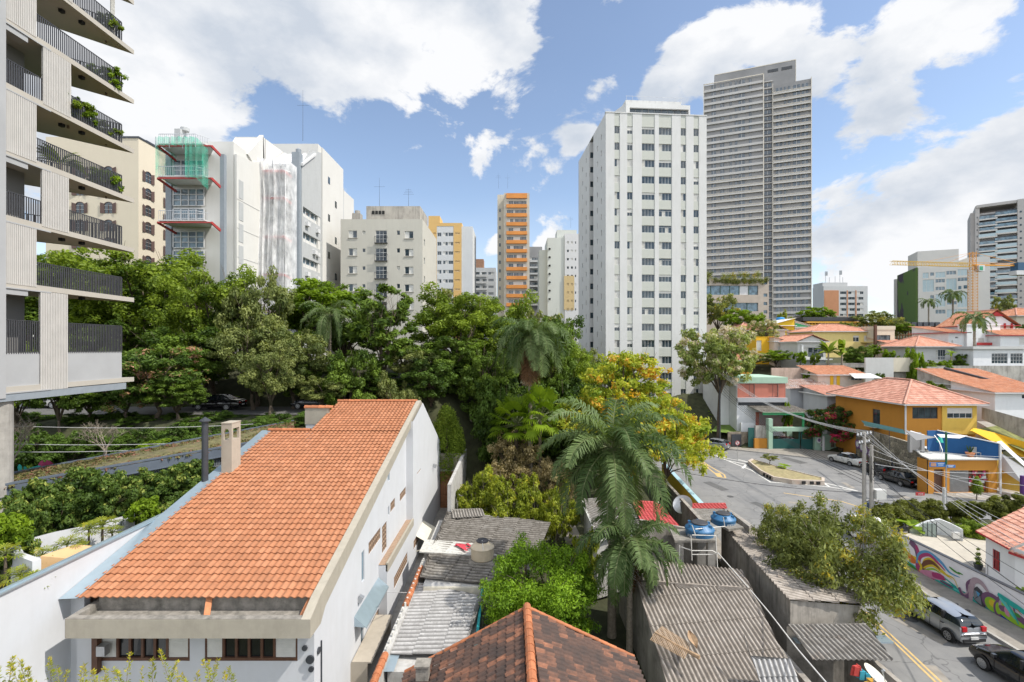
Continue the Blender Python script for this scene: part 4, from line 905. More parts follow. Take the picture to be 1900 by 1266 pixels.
def limbs(mb,base_,targets,tr,fork,rg,n=7):
    b = Vector(base_); f = Vector(fork); mid = b.lerp(f,.5)+Vector((rg.uniform(-.15,.15),rg.uniform(-.15,.15),0))
    mb.tube([b-Vector((0,0,.4)),b+Vector((0,0,.25)),mid,f],[tr*1.5,tr*1.1,tr*.9,tr*.75],n)
    for t in targets:
        t = Vector(t); d = t-f; m = f+d*.5+Vector((rg.uniform(-.12,.12),rg.uniform(-.12,.12),rg.uniform(-.05,.14)))*d.length
        mb.tube([f-Vector((0,0,tr)),f.lerp(m,.5)+Vector((0,0,.03*d.length)),m,t],[tr*.6,tr*.42,tr*.28,tr*.1],5)
        for _ in range(3):
            e = t+Vector((rg.uniform(-1,1),rg.uniform(-1,1),rg.uniform(-.3,.8)))*d.length*.28; mb.tube([m.lerp(t,.4),e],[tr*.16,tr*.04],4)
def make_tree(H,CR,CH,nl=14,k=7,n=9000,leaf=.16,mat='leaf_mid',fr=.42,seed=1,trunk=.2,bark='bark',base_h=None,asp=.5,tiers=False,droop=0.,name='tree',shell=.5,open_=1.):
    """tree at the origin, height H, crown radius CR, crown depth CH"""
    rg = random.Random(seed); lobes = []; cz = H-CH/2
    for i in range(nl):
        a = 2*math.pi*(i*.618+rg.random()*.1); q = (i+.5)/nl; zz = 1-2*q
        if tiers:
            f = rg.random(); z = H-CH+CH*(.06+.9*f); rr = CR*(1-.75*f**1.5)*rg.uniform(.35,1.); r = CR*rg.uniform(.16,.27); lobes.append((math.cos(a)*rr,math.sin(a)*rr,z-rr*.12,r,r*.3))
        else:
            w = math.sqrt(max(0,1-(zz*.8)**2)); rr = CR*w*rg.uniform(.5,.8); r = CR*rg.uniform(.3,.44)
            lobes.append((math.cos(a)*rr,math.sin(a)*rr,cz+zz*CH*.36+rg.uniform(-.06,.06)*CH,r*open_,r*.72*open_))
    if not tiers: lobes.append((0,0,cz,CR*.5,CH*.34))
    t = thing(name,'','tree')
    mb = MB(); bh = base_h if base_h is not None else (H-CH)*.75
    limbs(mb,(0,0,0),[(l[0]*.85,l[1]*.85,l[2]) for l in lobes[:min(len(lobes),12)]],trunk,(rg.uniform(-.2,.2),rg.uniform(-.2,.2),max(bh,.4)),rg)
    if tiers: mb.tube([(0,0,bh),(.1,0,H*.8),(0,0,H-.2)],[trunk*.7,trunk*.4,.03],6)
    mb.build('trunk',MATS[bark],t,smooth=True)
    C,Rr,Tt = clumps(lobes,k,fr,seed)
    V,tn = leaves(C,Rr,Tt,n,leaf,asp,shell)
    if droop: V[:,2] -= droop*np.maximum(0,np.hypot(V[:,0],V[:,1])/CR-.5)**2*CR
    npmesh('crown',V,4,MATS[mat],tn,t)
    return t
USED = set()
def put(proto,px,pb,pt,d,label,group=None,wpx=None,z0=None,rz=None,name=None,cat=None,H0=None,R0=None):
    """stand a tree at distance d so that its top is seen at pt; foot on the ground there"""
    x = X_(px,d); z = T(x,d) if z0 is None else z0; h = Z_(pt,d)-z
    s = h/proto['H']; sx = s if wpx is None else (wpx/F*d)/proto['CR']
    rz = random.uniform(0,6.28) if rz is None else rz; o = proto['o']
    if o.name not in USED: USED.add(o.name); r = o; r.location = (x,d,z); r.rotation_euler = (0,0,rz); r.scale = (sx,sx,s)
    else: r = dup(o,(x,d,z),rz,scale=(sx,sx,s))
    r['label'] = label; r['category'] = cat or 'tree'
    if 'group' in r.keys(): del r['group']
    if group: r['group'] = group
    return r
def P_(H,CR,CH,**k): return {'o': make_tree(H,CR,CH,**k),'H': H,'CR': CR}
pr = {}
pr['big'] = P_(14,6.5,10.5,nl=26,k=9,n=34000,leaf=.17,mat='leaf_mid',fr=.36,seed=11,trunk=.32,name='broadleaf_tree')
pr['deep'] = P_(12,5.2,9.5,nl=22,k=9,n=26000,leaf=.17,mat='leaf_deep',fr=.38,seed=12,trunk=.25,name='broadleaf_tree')
pr['grey'] = P_(8,4.2,6,nl=18,k=8,n=18000,leaf=.13,mat='leaf_grey',fr=.38,seed=13,trunk=.2,name='broadleaf_tree')
pr['magnolia'] = P_(12,3.6,9.5,nl=22,k=7,n=9500,leaf=.24,mat='leaf_deep',fr=.36,seed=14,trunk=.16,asp=.42,name='broadleaf_tree',shell=.3)
pr['bright'] = P_(12,4.5,6,nl=18,k=8,n=15000,leaf=.18,mat='leaf_bright',fr=.36,seed=15,trunk=.22,name='broadleaf_tree',shell=.3)
pr['mango'] = P_(9,4.3,7.2,nl=20,k=9,n=14000,leaf=.22,mat='leaf_pinkish',fr=.34,seed=16,trunk=.22,asp=.3,name='mango_tree')
pr['yellow'] = P_(9.5,5.6,5.6,nl=80,k=7,n=20000,leaf=.13,mat='leaf_yellow',fr=.34,seed=17,trunk=.16,tiers=True,name='yellow_tree',base_h=3,shell=.2)
pr['bloom'] = P_(11,5.2,6.5,nl=24,k=9,n=17000,leaf=.17,mat='leaf_bloom',fr=.28,seed=18,trunk=.2,bark='bark',base_h=4.2,name='flowering_tree',shell=.3)
pr['olive'] = P_(6.4,4.4,5.4,nl=34,k=9,n=27000,leaf=.12,mat='leaf_olive',fr=.36,seed=19,trunk=.16,bark='bark_pale',droop=.35,name='street_tree',asp=.35,shell=.25,base_h=1.3)
pr['sparse'] = P_(8,4,4,nl=14,k=6,n=5200,leaf=.2,mat='leaf_olive',fr=.4,seed=20,trunk=.16,name='bare_tree',shell=.2)
pr['ball'] = P_(5.6,3.3,5.3,nl=44,k=12,n=62000,leaf=.062,mat='leaf_ball',fr=.36,seed=23,trunk=.18,base_h=.8,name='round_tree',asp=.5,open_=.9)
pr['lime'] = P_(4,2.6,3.4,nl=14,k=8,n=7000,leaf=.12,mat='leaf_lime',fr=.36,seed=24,trunk=.08,bark='bark_pale',base_h=.6,name='shrub',shell=.2)
pr['dry'] = P_(4.2,3.0,4.2,nl=22,k=10,n=16000,leaf=.085,mat='leaf_dry',fr=.34,seed=25,trunk=.1,base_h=.5,name='bush',shell=.3)
pr['hedge'] = P_(2.2,1.7,2.1,nl=14,k=8,n=9000,leaf=.085,mat='leaf_hedge',fr=.36,seed=61,trunk=.05,base_h=.2,name='bush')
pr['bush'] = P_(1.8,1.3,1.8,nl=10,k=7,n=5200,leaf=.085,mat='leaf_mid',fr=.42,seed=26,trunk=.05,base_h=.2,name='bush')
pr['bushb'] = P_(1.6,1.2,1.6,nl=9,k=7,n=4200,leaf=.09,mat='leaf_bright',fr=.42,seed=27,trunk=.04,base_h=.2,name='bush')
pr['bougain'] = P_(4.5,2.8,4.2,nl=18,k=9,n=12000,leaf=.12,mat='bougainvillea',fr=.36,seed=28,trunk=.12,base_h=1,name='bougainvillea',droop=.2)
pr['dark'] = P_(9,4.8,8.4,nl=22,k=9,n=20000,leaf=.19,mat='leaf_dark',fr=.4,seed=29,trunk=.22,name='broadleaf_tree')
# conifer: dense upright egg
def conifer():
    t = thing('conifer','','tree'); mb = MB(); mb.tube([(0,0,-.3),(0,0,1.2),(0,0,5)],[.22,.18,.05],7); mb.build('trunk',MATS['bark'],t)
    C = []; Rr = []; Tt = []; rg = np.random.RandomState(3)
    for i in range(420):
        z = rg.rand()**.9; r = 2.0*math.sin(math.pi*min(1,(z*.82+.16)))**.75*(1-.12*z); a = rg.rand()*6.283
        C.append((math.cos(a)*r*.86,math.sin(a)*r*.86,.5+z*6.2)); s = .30+.2*rg.rand(); Rr.append((s,s,s*1.5)); Tt.append(np.clip(.45+rg.normal()*.22,0,1))
    V,tn = leaves(C,Rr,Tt,30000,.085,.4,.4,1.2); npmesh('crown',V,4,MATS['leaf_conifer'],tn,t); return {'o': t,'H': 7.1,'CR': 2.0}
pr['conifer'] = conifer()
def make_palm(H,FL,nf=26,nl=44,seed=1,trunk=.17,ll=.55,mat='palm_green',skirt=0,kind='feather',name='palm',low=-.5,lean=(0,0),curl=1.0,bark='bark_pale',hi=1.25,wd=.035,loc=None):
    rg = random.Random(seed); t = thing(name,'','palm'); mb = MB(); top = Vector((lean[0],lean[1],H))
    prof = [(0,1.35),(.05,1.1),(.4,.95),(.9,.85),(1,1.1)]; mb.tube([Vector((lean[0]*f**1.5,lean[1]*f**1.5,H*f-(.4 if f == 0 else 0))) for f,_ in prof],[trunk*w for _,w in prof],10)
    for i in range(int(H/.35)): f = i*.35/H; mb.lathe([(trunk*1.04,0),(trunk*1.10,.03),(trunk*1.0,.06)],(lean[0]*f**1.5,lean[1]*f**1.5,i*.35),9)
    mb.build('trunk',MATS[bark],t,smooth=False)
    V = []; tn = []; rach = MB()
    def frond(az,el,L,tint,V,tn,rach,dry=False,k=nl):
        seg = 12; pts = []; p = Vector(top)+Vector((math.cos(az),math.sin(az),0))*trunk*.6; an = el; hd = Vector((math.cos(az),math.sin(az),0))
        for i in range(seg+1):
            pts.append(Vector(p)); p = p+(hd*math.cos(an)+Vector((0,0,1))*math.sin(an))*(L/seg); an -= (curl*(.5+1.3*i/seg)*rg.uniform(.9,1.1))*2.1/seg; an = max(an,-1.45)
        rach.tube(pts,[.035*(1-.8*i/seg)+.006 for i in range(seg+1)],4,t=tint)
        for i in range(k):
            f = .10+.9*i/k; q = f*seg; a = int(min(seg-1,q)); c = pts[a].lerp(pts[a+1],q-a); tg = (pts[a+1]-pts[a]).normalized(); sd = tg.cross(Vector((0,0,1)))
            if sd.length < .1: sd = Vector((-math.sin(az),math.cos(az),0))
            sd.normalize(); up = sd.cross(tg); ln = ll*math.sin(math.pi*min(1,f*.86+.12))**.6*L/3.4
            for s in (-1,1):
                w = sd*s*rg.uniform(.75,1.)+tg*rg.uniform(.35,.65)+up*rg.uniform(-.15,.55); w.normalize(); ww = tg*wd
                m = c+w*ln*.5; e = m+(w*.55+Vector((0,0,-rg.uniform(.3,.75)))).normalized()*ln*.55
                V += [c-ww*.6,c+ww*.6,m+ww,m-ww,m-ww,m+ww,e+ww*.15,e-ww*.15]; tt = min(1,max(0,tint+rg.uniform(-.15,.15))); tn += [tt,tt]
    for i in range(nf):
        q = (i+.5)/nf; az = i*2.39996+rg.uniform(-.2,.2); el = hi-(hi-low)*q**.85; frond(az,el+rg.uniform(-.1,.1),FL*rg.uniform(.85,1.08),rg.uniform(.15,.8),V,tn,rach)
    npmesh('fronds',np.array([tuple(v) for v in V]),4,MATS[mat],tn,t)
    rach.build('frond_stems',MATS['palm_rib'],t)
    if skirt:
        V = []; tn = []; rach = MB()
        for i in range(skirt): frond(i*2.4+rg.uniform(-.3,.3),rg.uniform(-1.5,-1.0),FL*rg.uniform(.7,1.0),rg.uniform(.1,.9),V,tn,rach,True,30)
        npmesh('dead_fronds',np.array([tuple(v) for v in V]),4,MATS['palm_dry'],tn,t)
    return {'o': t,'H': H+FL*.35,'CR': FL*.8}
M('palm_rib',(.12,.14,.05),.6,var=.2)
def make_fan(H,R_,nf=22,seed=1,mat='leaf_bright',stem=.8,name='fan_palm',kind='fan',trunk=.12,seg=18):
    """fan or strap leaves on stalks from one crown"""
    rg = random.Random(seed); t = thing(name,'','palm'); mb = MB(); mb.tube([(0,0,-.3),(0,0,H)],[trunk*1.2,trunk],8); mb.build('trunk',MATS['bark'],t); V = []; tn = []; st = MB()
    for i in range(nf):
        az = i*2.39996; el = 1.3-1.7*((i+.5)/nf)**.9; d = Vector((math.cos(az)*math.cos(el),math.sin(az)*math.cos(el),math.sin(el))); o = Vector((0,0,H)); c = o+d*stem*R_*rg.uniform(.8,1.1)
        st.tube([o,o.lerp(c,.5)+Vector((0,0,.06)),c],[.025,.02,.015],4); sd = d.cross(Vector((0,0,1))).normalized(); tt = rg.uniform(.1,.9)
        for j in range(seg):
            a = -1.9+3.8*j/(seg-1) if kind == 'fan' else rg.uniform(-.15,.15); w = (d*math.cos(a)+sd*math.sin(a)); L = R_*(.55 if kind == 'fan' else 1.)*rg.uniform(.85,1.05); b = w.cross(d.cross(sd)).normalized()*(.045 if kind == 'fan' else .08)*R_
            m = c+w*L*.6; e = c+w*L+Vector((0,0,-.25*L)); V += [c,m+b,e,m-b]; tn.append(min(1,max(0,tt+rg.uniform(-.15,.15))))
    npmesh('leaves',np.array([tuple(v) for v in V]),4,MATS[mat],tn,t); st.build('stalks',MATS['palm_rib'],t); return {'o': t,'H': H+R_,'CR': R_*1.3}
def make_banana(H,nf=12,seed=1,mat='leaf_mid',w=.32,name='banana_plant',fan=False):
    rg = random.Random(seed); t = thing(name,'','plant'); mb = MB(); mb.tube([(0,0,-.2),(0,0,H*.35)],[.14,.09],8); mb.build('stem',MATS['bark_pale'],t); V = []; tn = []
    for i in range(nf):
        az = i*2.4 if not fan else (0 if i % 2 else math.pi)+rg.uniform(-.25,.25); el = rg.uniform(.6,1.4) if not fan else 1.5-1.1*(i//2)/(nf/2); L = H*.75*rg.uniform(.8,1.1); hd = Vector((math.cos(az),math.sin(az),0)); p = Vector((0,0,H*.3)); an = el; pts = [p]
        for k in range(8): p = p+(hd*math.cos(an)+Vector((0,0,1))*math.sin(an))*L/8; an -= .18 if fan else .24; pts.append(p)
        sd = hd.cross(Vector((0,0,1))); tt = rg.uniform(.2,.9)
        for k in range(8):
            for s in (-1,1):
                w0 = w*H*.3*math.sin(math.pi*min(1,max(0,(k/8-.15)/.85)))**.6 if k/8 > .15 else .02; w1 = w*H*.3*math.sin(math.pi*min(1,((k+1)/8-.15)/.85))**.6 if (k+1)/8 > .15 else .02
                V += [pts[k],pts[k+1],pts[k+1]+sd*s*w1+Vector((0,0,-.2*w1)),pts[k]+sd*s*w0+Vector((0,0,-.2*w0))]; tn.append(min(1,tt+rg.uniform(-.1,.1)))
    npmesh('leaves',np.array([tuple(v) for v in V]),4,MATS[mat],tn,t); return {'o': t,'H': H,'CR': H*.6}
def bare(name,label,loc,H,seed,spread=.9,mat='bark_pale',n=7):
    rg = random.Random(seed); t = thing(name,label,'tree',loc); mb = MB()
    def rec(p,d,L,r,k):
        q = p+d*L; m = p.lerp(q,.5)+Vector((rg.uniform(-1,1),rg.uniform(-1,1),rg.uniform(-.3,1)))*L*.08; mb.tube([p,m,q],[r,r*.85,r*.7],5)
        if k == 0: return
        for _ in range(rg.choice((2,3,3))):
            e = (d+Vector((rg.uniform(-1,1),rg.uniform(-1,1),rg.uniform(-.2,.5)))*spread).normalized(); rec(q,e,L*rg.uniform(.6,.85),r*.62,k-1)
    for i in range(3): rec(Vector((0,0,-.2)),Vector((rg.uniform(-.5,.5),rg.uniform(-.5,.5),1)).normalized(),H*.28,.06,5)
    mb.build('branches',MATS[mat],t); return t
PB = 'park trees in front of the apartment blocks'
p = put
# hero palms
pj = make_palm(9.8,4.5,nf=36,nl=62,seed=41,trunk=.2,ll=.66,name='palm',low=-.7,hi=1.4,curl=.8,wd=.042,skirt=3)
put({'o': pj['o'],'H': 9.8,'CR': 1},1135,0,838,25.2,'tall feather palm in the middle foreground, standing between the sheds',z0=0,rz=.4,cat='palm'); 
pj2 = make_palm(5.6,2.9,nf=24,nl=56,seed=42,trunk=.15,ll=.8,name='palm',low=-.9,curl=.95,wd=.036,skirt=4)
put({'o': pj2['o'],'H': 5.6,'CR': 1},1168,0,1030,23.4,'short second feather palm beneath the tall foreground palm',z0=0,rz=1.4,cat='palm')
for b in (pj['o'],pj2['o']): b.scale = (1,1,1)
pk = make_palm(12,4.4,nf=40,nl=60,seed=43,trunk=.2,ll=.8,skirt=26,name='palm',low=-.35,curl=1.1,wd=.035)
put({'o': pk['o'],'H': 12,'CR': 1},984,0,628,44,'feather palm with a brown skirt of dead fronds in front of the park trees',z0=3.8,rz=2,cat='palm'); pk['o'].scale = (1,1,1)
pk['o'].location.z = Z_(628,44)-12
pm = make_palm(9,3.6,nf=26,nl=44,seed=44,trunk=.16,ll=.6,name='palm',low=-.9,curl=1.1,wd=.035)
put({'o': pm['o'],'H': 9,'CR': 1},612,0,585,50,'feather palm among the park trees before the cream block',z0=9,rz=1,cat='palm')
pf = make_fan(2.4,1.5,nf=30,seed=45,mat='leaf_bright',name='fan_palm'); put(pf,958,0,738,45,'yellow-green fan palm under the skirted feather palm',z0=3.6,wpx=58,cat='palm')
put(pf,1002,0,715,43.2,'tall fan palm standing against the trunk of the skirted palm',z0=3.8,wpx=46,cat='palm')
put(pf,985,0,770,47,'smaller fan palm just right of the yellow-green fan palm',z0=3.8,wpx=40,cat='palm')
# park band, left to right
for a in ((60,470,62,165,'big','large leafy tree at the far left edge behind the balconies'),(170,478,58,120,'deep','dark tree behind the lower balcony railings at the left'),(262,458,54,130,'big','large spreading tree in front of the beige arched-window block'),
          (395,492,50,95,'big','spreading tree in front of the red-beamed balconies'),(478,505,49,70,'grey','tree with a raised branch in front of the netted block'),(330,600,46,90,'deep','dense tree above the parked black sedan'),
          (292,640,41.5,85,'mango','mango tree with pink new leaves beside the lowest balcony'),(470,588,46.5,75,'grey','grey-green tree behind the short chimney of the white house'),(545,600,47,75,'grey','grey-green rounded tree left of the roof ridge, by the driveway'),
          (590,520,60,85,'bright','bright lime-green tree at the foot of the netted block'),(640,560,56,80,'deep','dark leafy tree behind the park palm'),(712,526,50,68,'magnolia','glossy large-leaved tree in front of the cream block'),
          (600,700,45.8,55,'grey','low grey-green tree just above the tiled roof ridge'),(690,690,50,70,'dark','dark low tree behind the roof ridge of the white house'),(770,640,51,60,'grey','silvery tree between the large-leaved tree and the big round crown'),
          (850,535,56,95,'big','broad round-crowned tree in the centre of the park'),(935,548,60,80,'big','broad tree behind the skirted palm, before the orange-banded tower'),(1020,575,62,70,'deep','dark tree right of the skirted palm'),
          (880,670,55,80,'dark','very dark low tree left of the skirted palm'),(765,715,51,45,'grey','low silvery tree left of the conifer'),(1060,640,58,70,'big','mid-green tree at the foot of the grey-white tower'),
          (1030,700,52,80,'dark','very dark tree below the yellow-leaved tree'),(1130,665,66,70,'deep','dark green tree directly before the tower base'),(825,545,95,45,'sparse','yellowish tree crown in front of the yellow block'),
          (1010,590,80,55,'sparse','thin yellowish tree before the pale apartment blocks'),(1085,660,75,45,'sparse','thin pale tree at the left corner of the tower'),(745,640,62,45,'bright','small bright tree between the large-leaved tree and the cream block')):
    put(pr[a[4]],a[0],0,a[1],a[2],a[5],PB,a[3])
for a in ((120,610,49,70,'deep','leafy tree behind the lowest balcony parapet'),(215,590,50.5,75,'deep','dark tree right behind the mango tree'),(380,640,50,65,'grey','grey-green tree between the mango tree and the upper street pole'),(505,650,44.8,55,'grey','low dense tree on the near side of the upper street, left of the roof ridge'),
          (560,660,48,50,'deep','dark small tree behind the low roof ridge'),(650,640,47.5,62,'deep','dark green tree straight above the high roof ridge'),(740,700,47,50,'grey','silvery low tree over the right end of the roof ridge'),(835,620,52,65,'deep','dark-green tree in front of the broad round-crowned tree'),
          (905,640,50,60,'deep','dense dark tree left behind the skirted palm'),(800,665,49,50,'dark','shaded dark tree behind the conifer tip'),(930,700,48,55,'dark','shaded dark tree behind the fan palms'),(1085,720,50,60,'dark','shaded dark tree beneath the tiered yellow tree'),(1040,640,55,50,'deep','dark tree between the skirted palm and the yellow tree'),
          (1120,740,54,55,'deep','low dark tree behind the tall foreground palm'),(560,560,62,55,'bright','bright green tree next to the net-wrapped block'),(1180,720,60,50,'deep','dark bush-like tree at the tower foot behind the yellow tree')):
    put(pr[a[4]],a[0],0,a[1],a[2],a[5],PB,a[3])
put(pr['yellow'],1158,0,655,44,'yellow and orange leaved tree with flat tiers in front of the tower',None,150,z0=1.5,rz=2.1)
put(pr['yellow'],1235,0,735,42,'lower yellow-leaved tree beside the street, right of the tiered one',None,98,z0=.5,rz=4.1)
put(pr['bloom'],1333,0,598,72.5,'grey-green flowering tree with a crooked dark trunk left of the pink house',None,78,z0=1.8,rz=.8)
put(pr['conifer'],829,0,752,46.2,'dense egg-shaped green conifer behind the white house gable',None,36,z0=2.0)
put(pr['ball'],1006,0,1003,23.6,'dense round bright green tree behind the old tiled roof',None,120,z0=0)
put(pr['dry'],955,0,802,44,'brownish dry bush in front of the turquoise garden wall',None,62,z0=1.5)
put(pr['dry'],1030,0,850,42,'smaller brownish bush to the right of the dry bush',None,45,z0=.5)
for q in ((885,878,39,42,'yellow-green shrub beside the tall grey garden wall'),(940,872,38,55,'tall yellow-green garden shrub in front of the brown bush'),(990,895,37,45,'yellow-green shrub left of the tall palm'),(935,925,35.8,50,'lowest yellow-green shrub by the back of the dark shed roof'),(1035,905,36,40,'yellow-flecked shrub immediately left of the palm trunk')):
    put(pr['lime'],q[0],0,q[1],q[2],q[4],'yellow-green garden shrubs',q[3],z0=0)
put(pr['lime'],1085,0,985,27.5,'thin pale shrub between the round green tree and the palm trunk',None,32,z0=0)
put(pr['olive'],1560,0,938,25.0,'drooping olive-green street tree overhanging the road by the long shed',None,128,z0=0,rz=1.0)
put(pr['olive'],1470,0,935,28.5,'smaller olive-green crown at the left side of the street tree',None,75,z0=0,rz=3.0)
put(pr['bougain'],1545,0,748,69.5,'bougainvillea with magenta flowers beside the mint gate',None,48,z0=1.2)
# hill greenery
HG = 'trees on the hillside'
for a in ((1330,552,118,38,'sparse','dark-trunked brownish tree right of the grey-white tower'),(1375,575,112,40,'bright','flat yellow-green crown below the stone podium'),(1415,592,105,30,'bloom','white-flowered tree above the salmon house'),(1455,578,140,16,'lime','small round green tree at the dark tower foot'),
          (1512,570,150,32,'bright','umbrella-shaped bright tree in front of the brick-coloured block'),(1625,582,135,40,'sparse','wide thin olive tree behind the yellow long house'),(1655,590,132,28,'olive','olive tree by the construction site'),(1862,553,150,18,'sparse','tree at the foot of the tall balcony tower'),
          (1400,655,95,36,'bloom','bushy tree spilling over the pink garden wall'),(1440,650,93,30,'bright','green bush above the pinkish garden wall'),(1590,640,91,26,'deep','leafy tree beside the traveller palms'),(1697,645,84,16,'bushb','bright bush by the white hip-roofed house')):
    put(pr[a[4]],a[0],0,a[1],a[2],a[5],HG,a[3])
for i,(px,pt,d,w,k) in enumerate(((1485,652,90,12,'bushb'),(1512,655,89.5,10,'bush'),(1600,655,90,14,'deep'),(1622,640,101,14,'bright'),(1648,648,95,12,'bushb'),(1672,660,88,12,'bush'),(1782,655,90,13,'deep'),(1800,650,91,10,'bushb'),(1745,612,120,16,'sparse'),(1680,600,128,18,'bright'),(1570,600,125,18,'sparse'),(1468,606,121,12,'bright'),(1420,612,112,14,'deep'),(1752,668,86.5,14,'bushb'),(1720,668,86.8,16,'bush'),(1630,690,80,12,'deep'),(1895,600,108,14,'deep'),(1500,690,83,12,'bushb'))):
    put(pr[k],px,0,pt,d,'garden greenery between the hillside houses','garden greenery between the hillside houses',w,z0=Z_(pt,d)-(2.4 if k[:3] == 'bus' else 4.5))
for i,(px,pt,d,w) in enumerate(((1668,708,66,22),(1690,704,67,22),(1715,706,68,22),(1738,712,67,18),(1384,772,77,14),(1340,778,79,18),(1362,782,78,14),(1322,776,80,16),(1460,745,74,12))):
    put(pr['bush' if i < 4 else 'bushb'],px,0,pt,d,'green bush below the concrete retaining wall' if i < 4 else 'clipped bush in the sloping front garden by the pink house','bushes below the retaining wall' if i < 4 else 'garden bushes by the pink house',w,z0=None if i > 3 else Z_(pt,d)-2.2)
tp_ = make_palm(6,2.3,nf=16,nl=26,seed=46,trunk=.13,ll=.6,name='palm',wd=.05,low=-.5,hi=.9)
T6 = {'o': tp_['o'],'H': 7,'CR': 1.9}
put(T6,1808,0,570,93,'tall thin palm in front of the red-trimmed white chalet',None,32,z0=Z_(700,93),cat='palm')
put(T6,1723,0,550,170,'small palm in front of the glass block, left of the taller one',None,18,cat='palm'); put(T6,1768,0,533,170,'taller palm in front of the glass block',None,23,cat='palm')
ban = make_banana(3.4,14,51,'leaf_mid',.35,'traveller_palm',True)
for px,lab,pt,rz in ((1537,'left traveller palm with fanned leaves',620,.2),(1562,'right traveller palm with fanned leaves',618,.9)): put(ban,px,0,pt,88,lab+' on the concrete wall',None,26,z0=Z_(675,88),rz=rz,cat='plant')
bb = make_banana(1.6,10,52,'leaf_bright',.4,'banana_plant')
put(bb,1455,0,858,58.5,'small banana plant on the traffic island',None,14,z0=.4,cat='plant'); put(bb,1690,0,955,37.8,'big-leaved yellow-green plant behind the mural wall corner',None,34,z0=.6,cat='plant'); put(bb,420,0,720,50,'bright broad-leaved plant behind the black sedan',None,38,z0=9,cat='plant'); put(bb,392,0,726,50.5,'broad-leaved plant by the pole behind the black sedan',None,24,z0=9,cat='plant')
put(pr['sparse'],1428,0,845,60.5,'thin small tree on the traffic island',None,17,z0=.4)
put(bb,1765,0,640,88,'x',None,10,z0=Z_(668,88),cat='plant')['label'] = 'potted palm on the terrace of the white hip-roofed house'
# hedge in front of the dark fence, patio plants
HB = 'bushes of the planted terrace hedge'
rg = random.Random(9)
hl = ('bush','bushb')
HLAB = ['hedge bush nearest the left edge below the black fence','hedge bush with light tips below the dark beam','tall hedge bush in front of the green roof strip','hedge bush behind the curved white patio wall','dark hedge bush below the grating','hedge bush right of the centre of the terrace hedge','hedge bush behind the steel lattice','last hedge bush beside the flue pipe','silvery hedge bush under the chimney']
for i,(px,pt,d) in enumerate(((75,895,21.5),(125,868,22.5),(185,885,23),(235,872,24.2),(278,885,25),(312,868,26),(345,862,27),(375,855,28),(385,885,26))):
    put(pr['hedge'],px,0,pt,d,HLAB[i],HB,62,z0=Z_(pt,d)-2.6)
for i,(px,pt,d) in enumerate(((40,925,20),(100,915,21.5),(160,920,22.5),(215,915,23.5),(265,912,24.5),(310,905,25.5),(350,900,26.5),(10,960,18.8))):
    put(pr['hedge'],px,0,pt,d,'lower hedge bush in the planted bed beside the patio wall','lower bushes of the terrace hedge',50,z0=Z_(pt,d)-2.2)
put(pr['bushb'],12,0,950,18.2,'light green bush at the left edge of the patio',None,44,z0=Z_(950,18.2)-1.7); put(pr['bushb'],265,0,925,23.2,'round light bush behind the parapet end',None,30,z0=Z_(925,23.2)-1.2)
ry = make_fan(1.0,.42,nf=16,seed=55,mat='leaf_lime',name='lady_palm',trunk=.03,seg=9)
for i,(px,pt,d,w) in enumerate(((10,1010,17.5,36),(38,1050,17.2,34),(78,1015,18.3,30),(125,995,19.2,30),(165,968,20.3,30),(190,960,20.8,34),(208,975,21.2,24),(60,1062,17.0,40),(150,1000,19.6,18))):
    put(ry,px,0,pt,d,'clump of yellow-green lady palm along the white parapet','lady palms along the parapet',w,z0=Z_(pt,d)-1.15,cat='palm')
# spiky bush at the very bottom left
V = []; tn = []; rg = random.Random(77); stm = MB()
for i in range(46):
    x = X_(rg.uniform(-30,430),12.5); y = rg.uniform(11.8,13.4); zt = Z_(rg.uniform(1218,1262) if x > X_(140,12.5) else rg.uniform(1238,1275),12.8); x *= y/12.5
    L = rg.uniform(1.0,1.7); dx,dy = rg.uniform(-.35,.35),rg.uniform(-.3,.3); stm.tube([(x-dx*L,y-dy*L,zt-L),(x,y,zt)],[.012,.004],3)
    for k in range(110):
        f = rg.random()**.7; c = Vector((x-dx*L*(1-f),y-dy*L*(1-f),zt-L*(1-f))); d = Vector((rg.uniform(-1,1),rg.uniform(-1,1),rg.uniform(.1,1.2))).normalized(); b = d.cross(Vector((rg.random(),rg.random(),rg.random()))).normalized()*.018; l = .09*rg.uniform(.6,1.3); c = c+d*.10*(1-f)
        V += [c,c+d*l*.5+b,c+d*l,c+d*l*.5-b]; tn.append(min(1,max(0,.25+.7*f+rg.uniform(-.2,.2))))
t = thing('bush','feathery yellow-green bush with upright shoots along the bottom left edge','bush',(-9,12.5,0)); o = npmesh('foliage',np.array([tuple(v) for v in V])-np.array((-9,12.5,0)),4,MATS['leaf_lime'],tn,t); stm.build('stems',MATS['bark_pale'],t,world=True)
# leafless frangipani and thicket
bare('bare_tree','leafless pale-branched frangipani behind the green roof strip',(X_(190,33),33,Z_(852,33)),3.4,5); bare('bare_tree','leafless pale branches next to the concrete column at the left edge',(X_(20,29),29,Z_(860,29)),3.6,8)
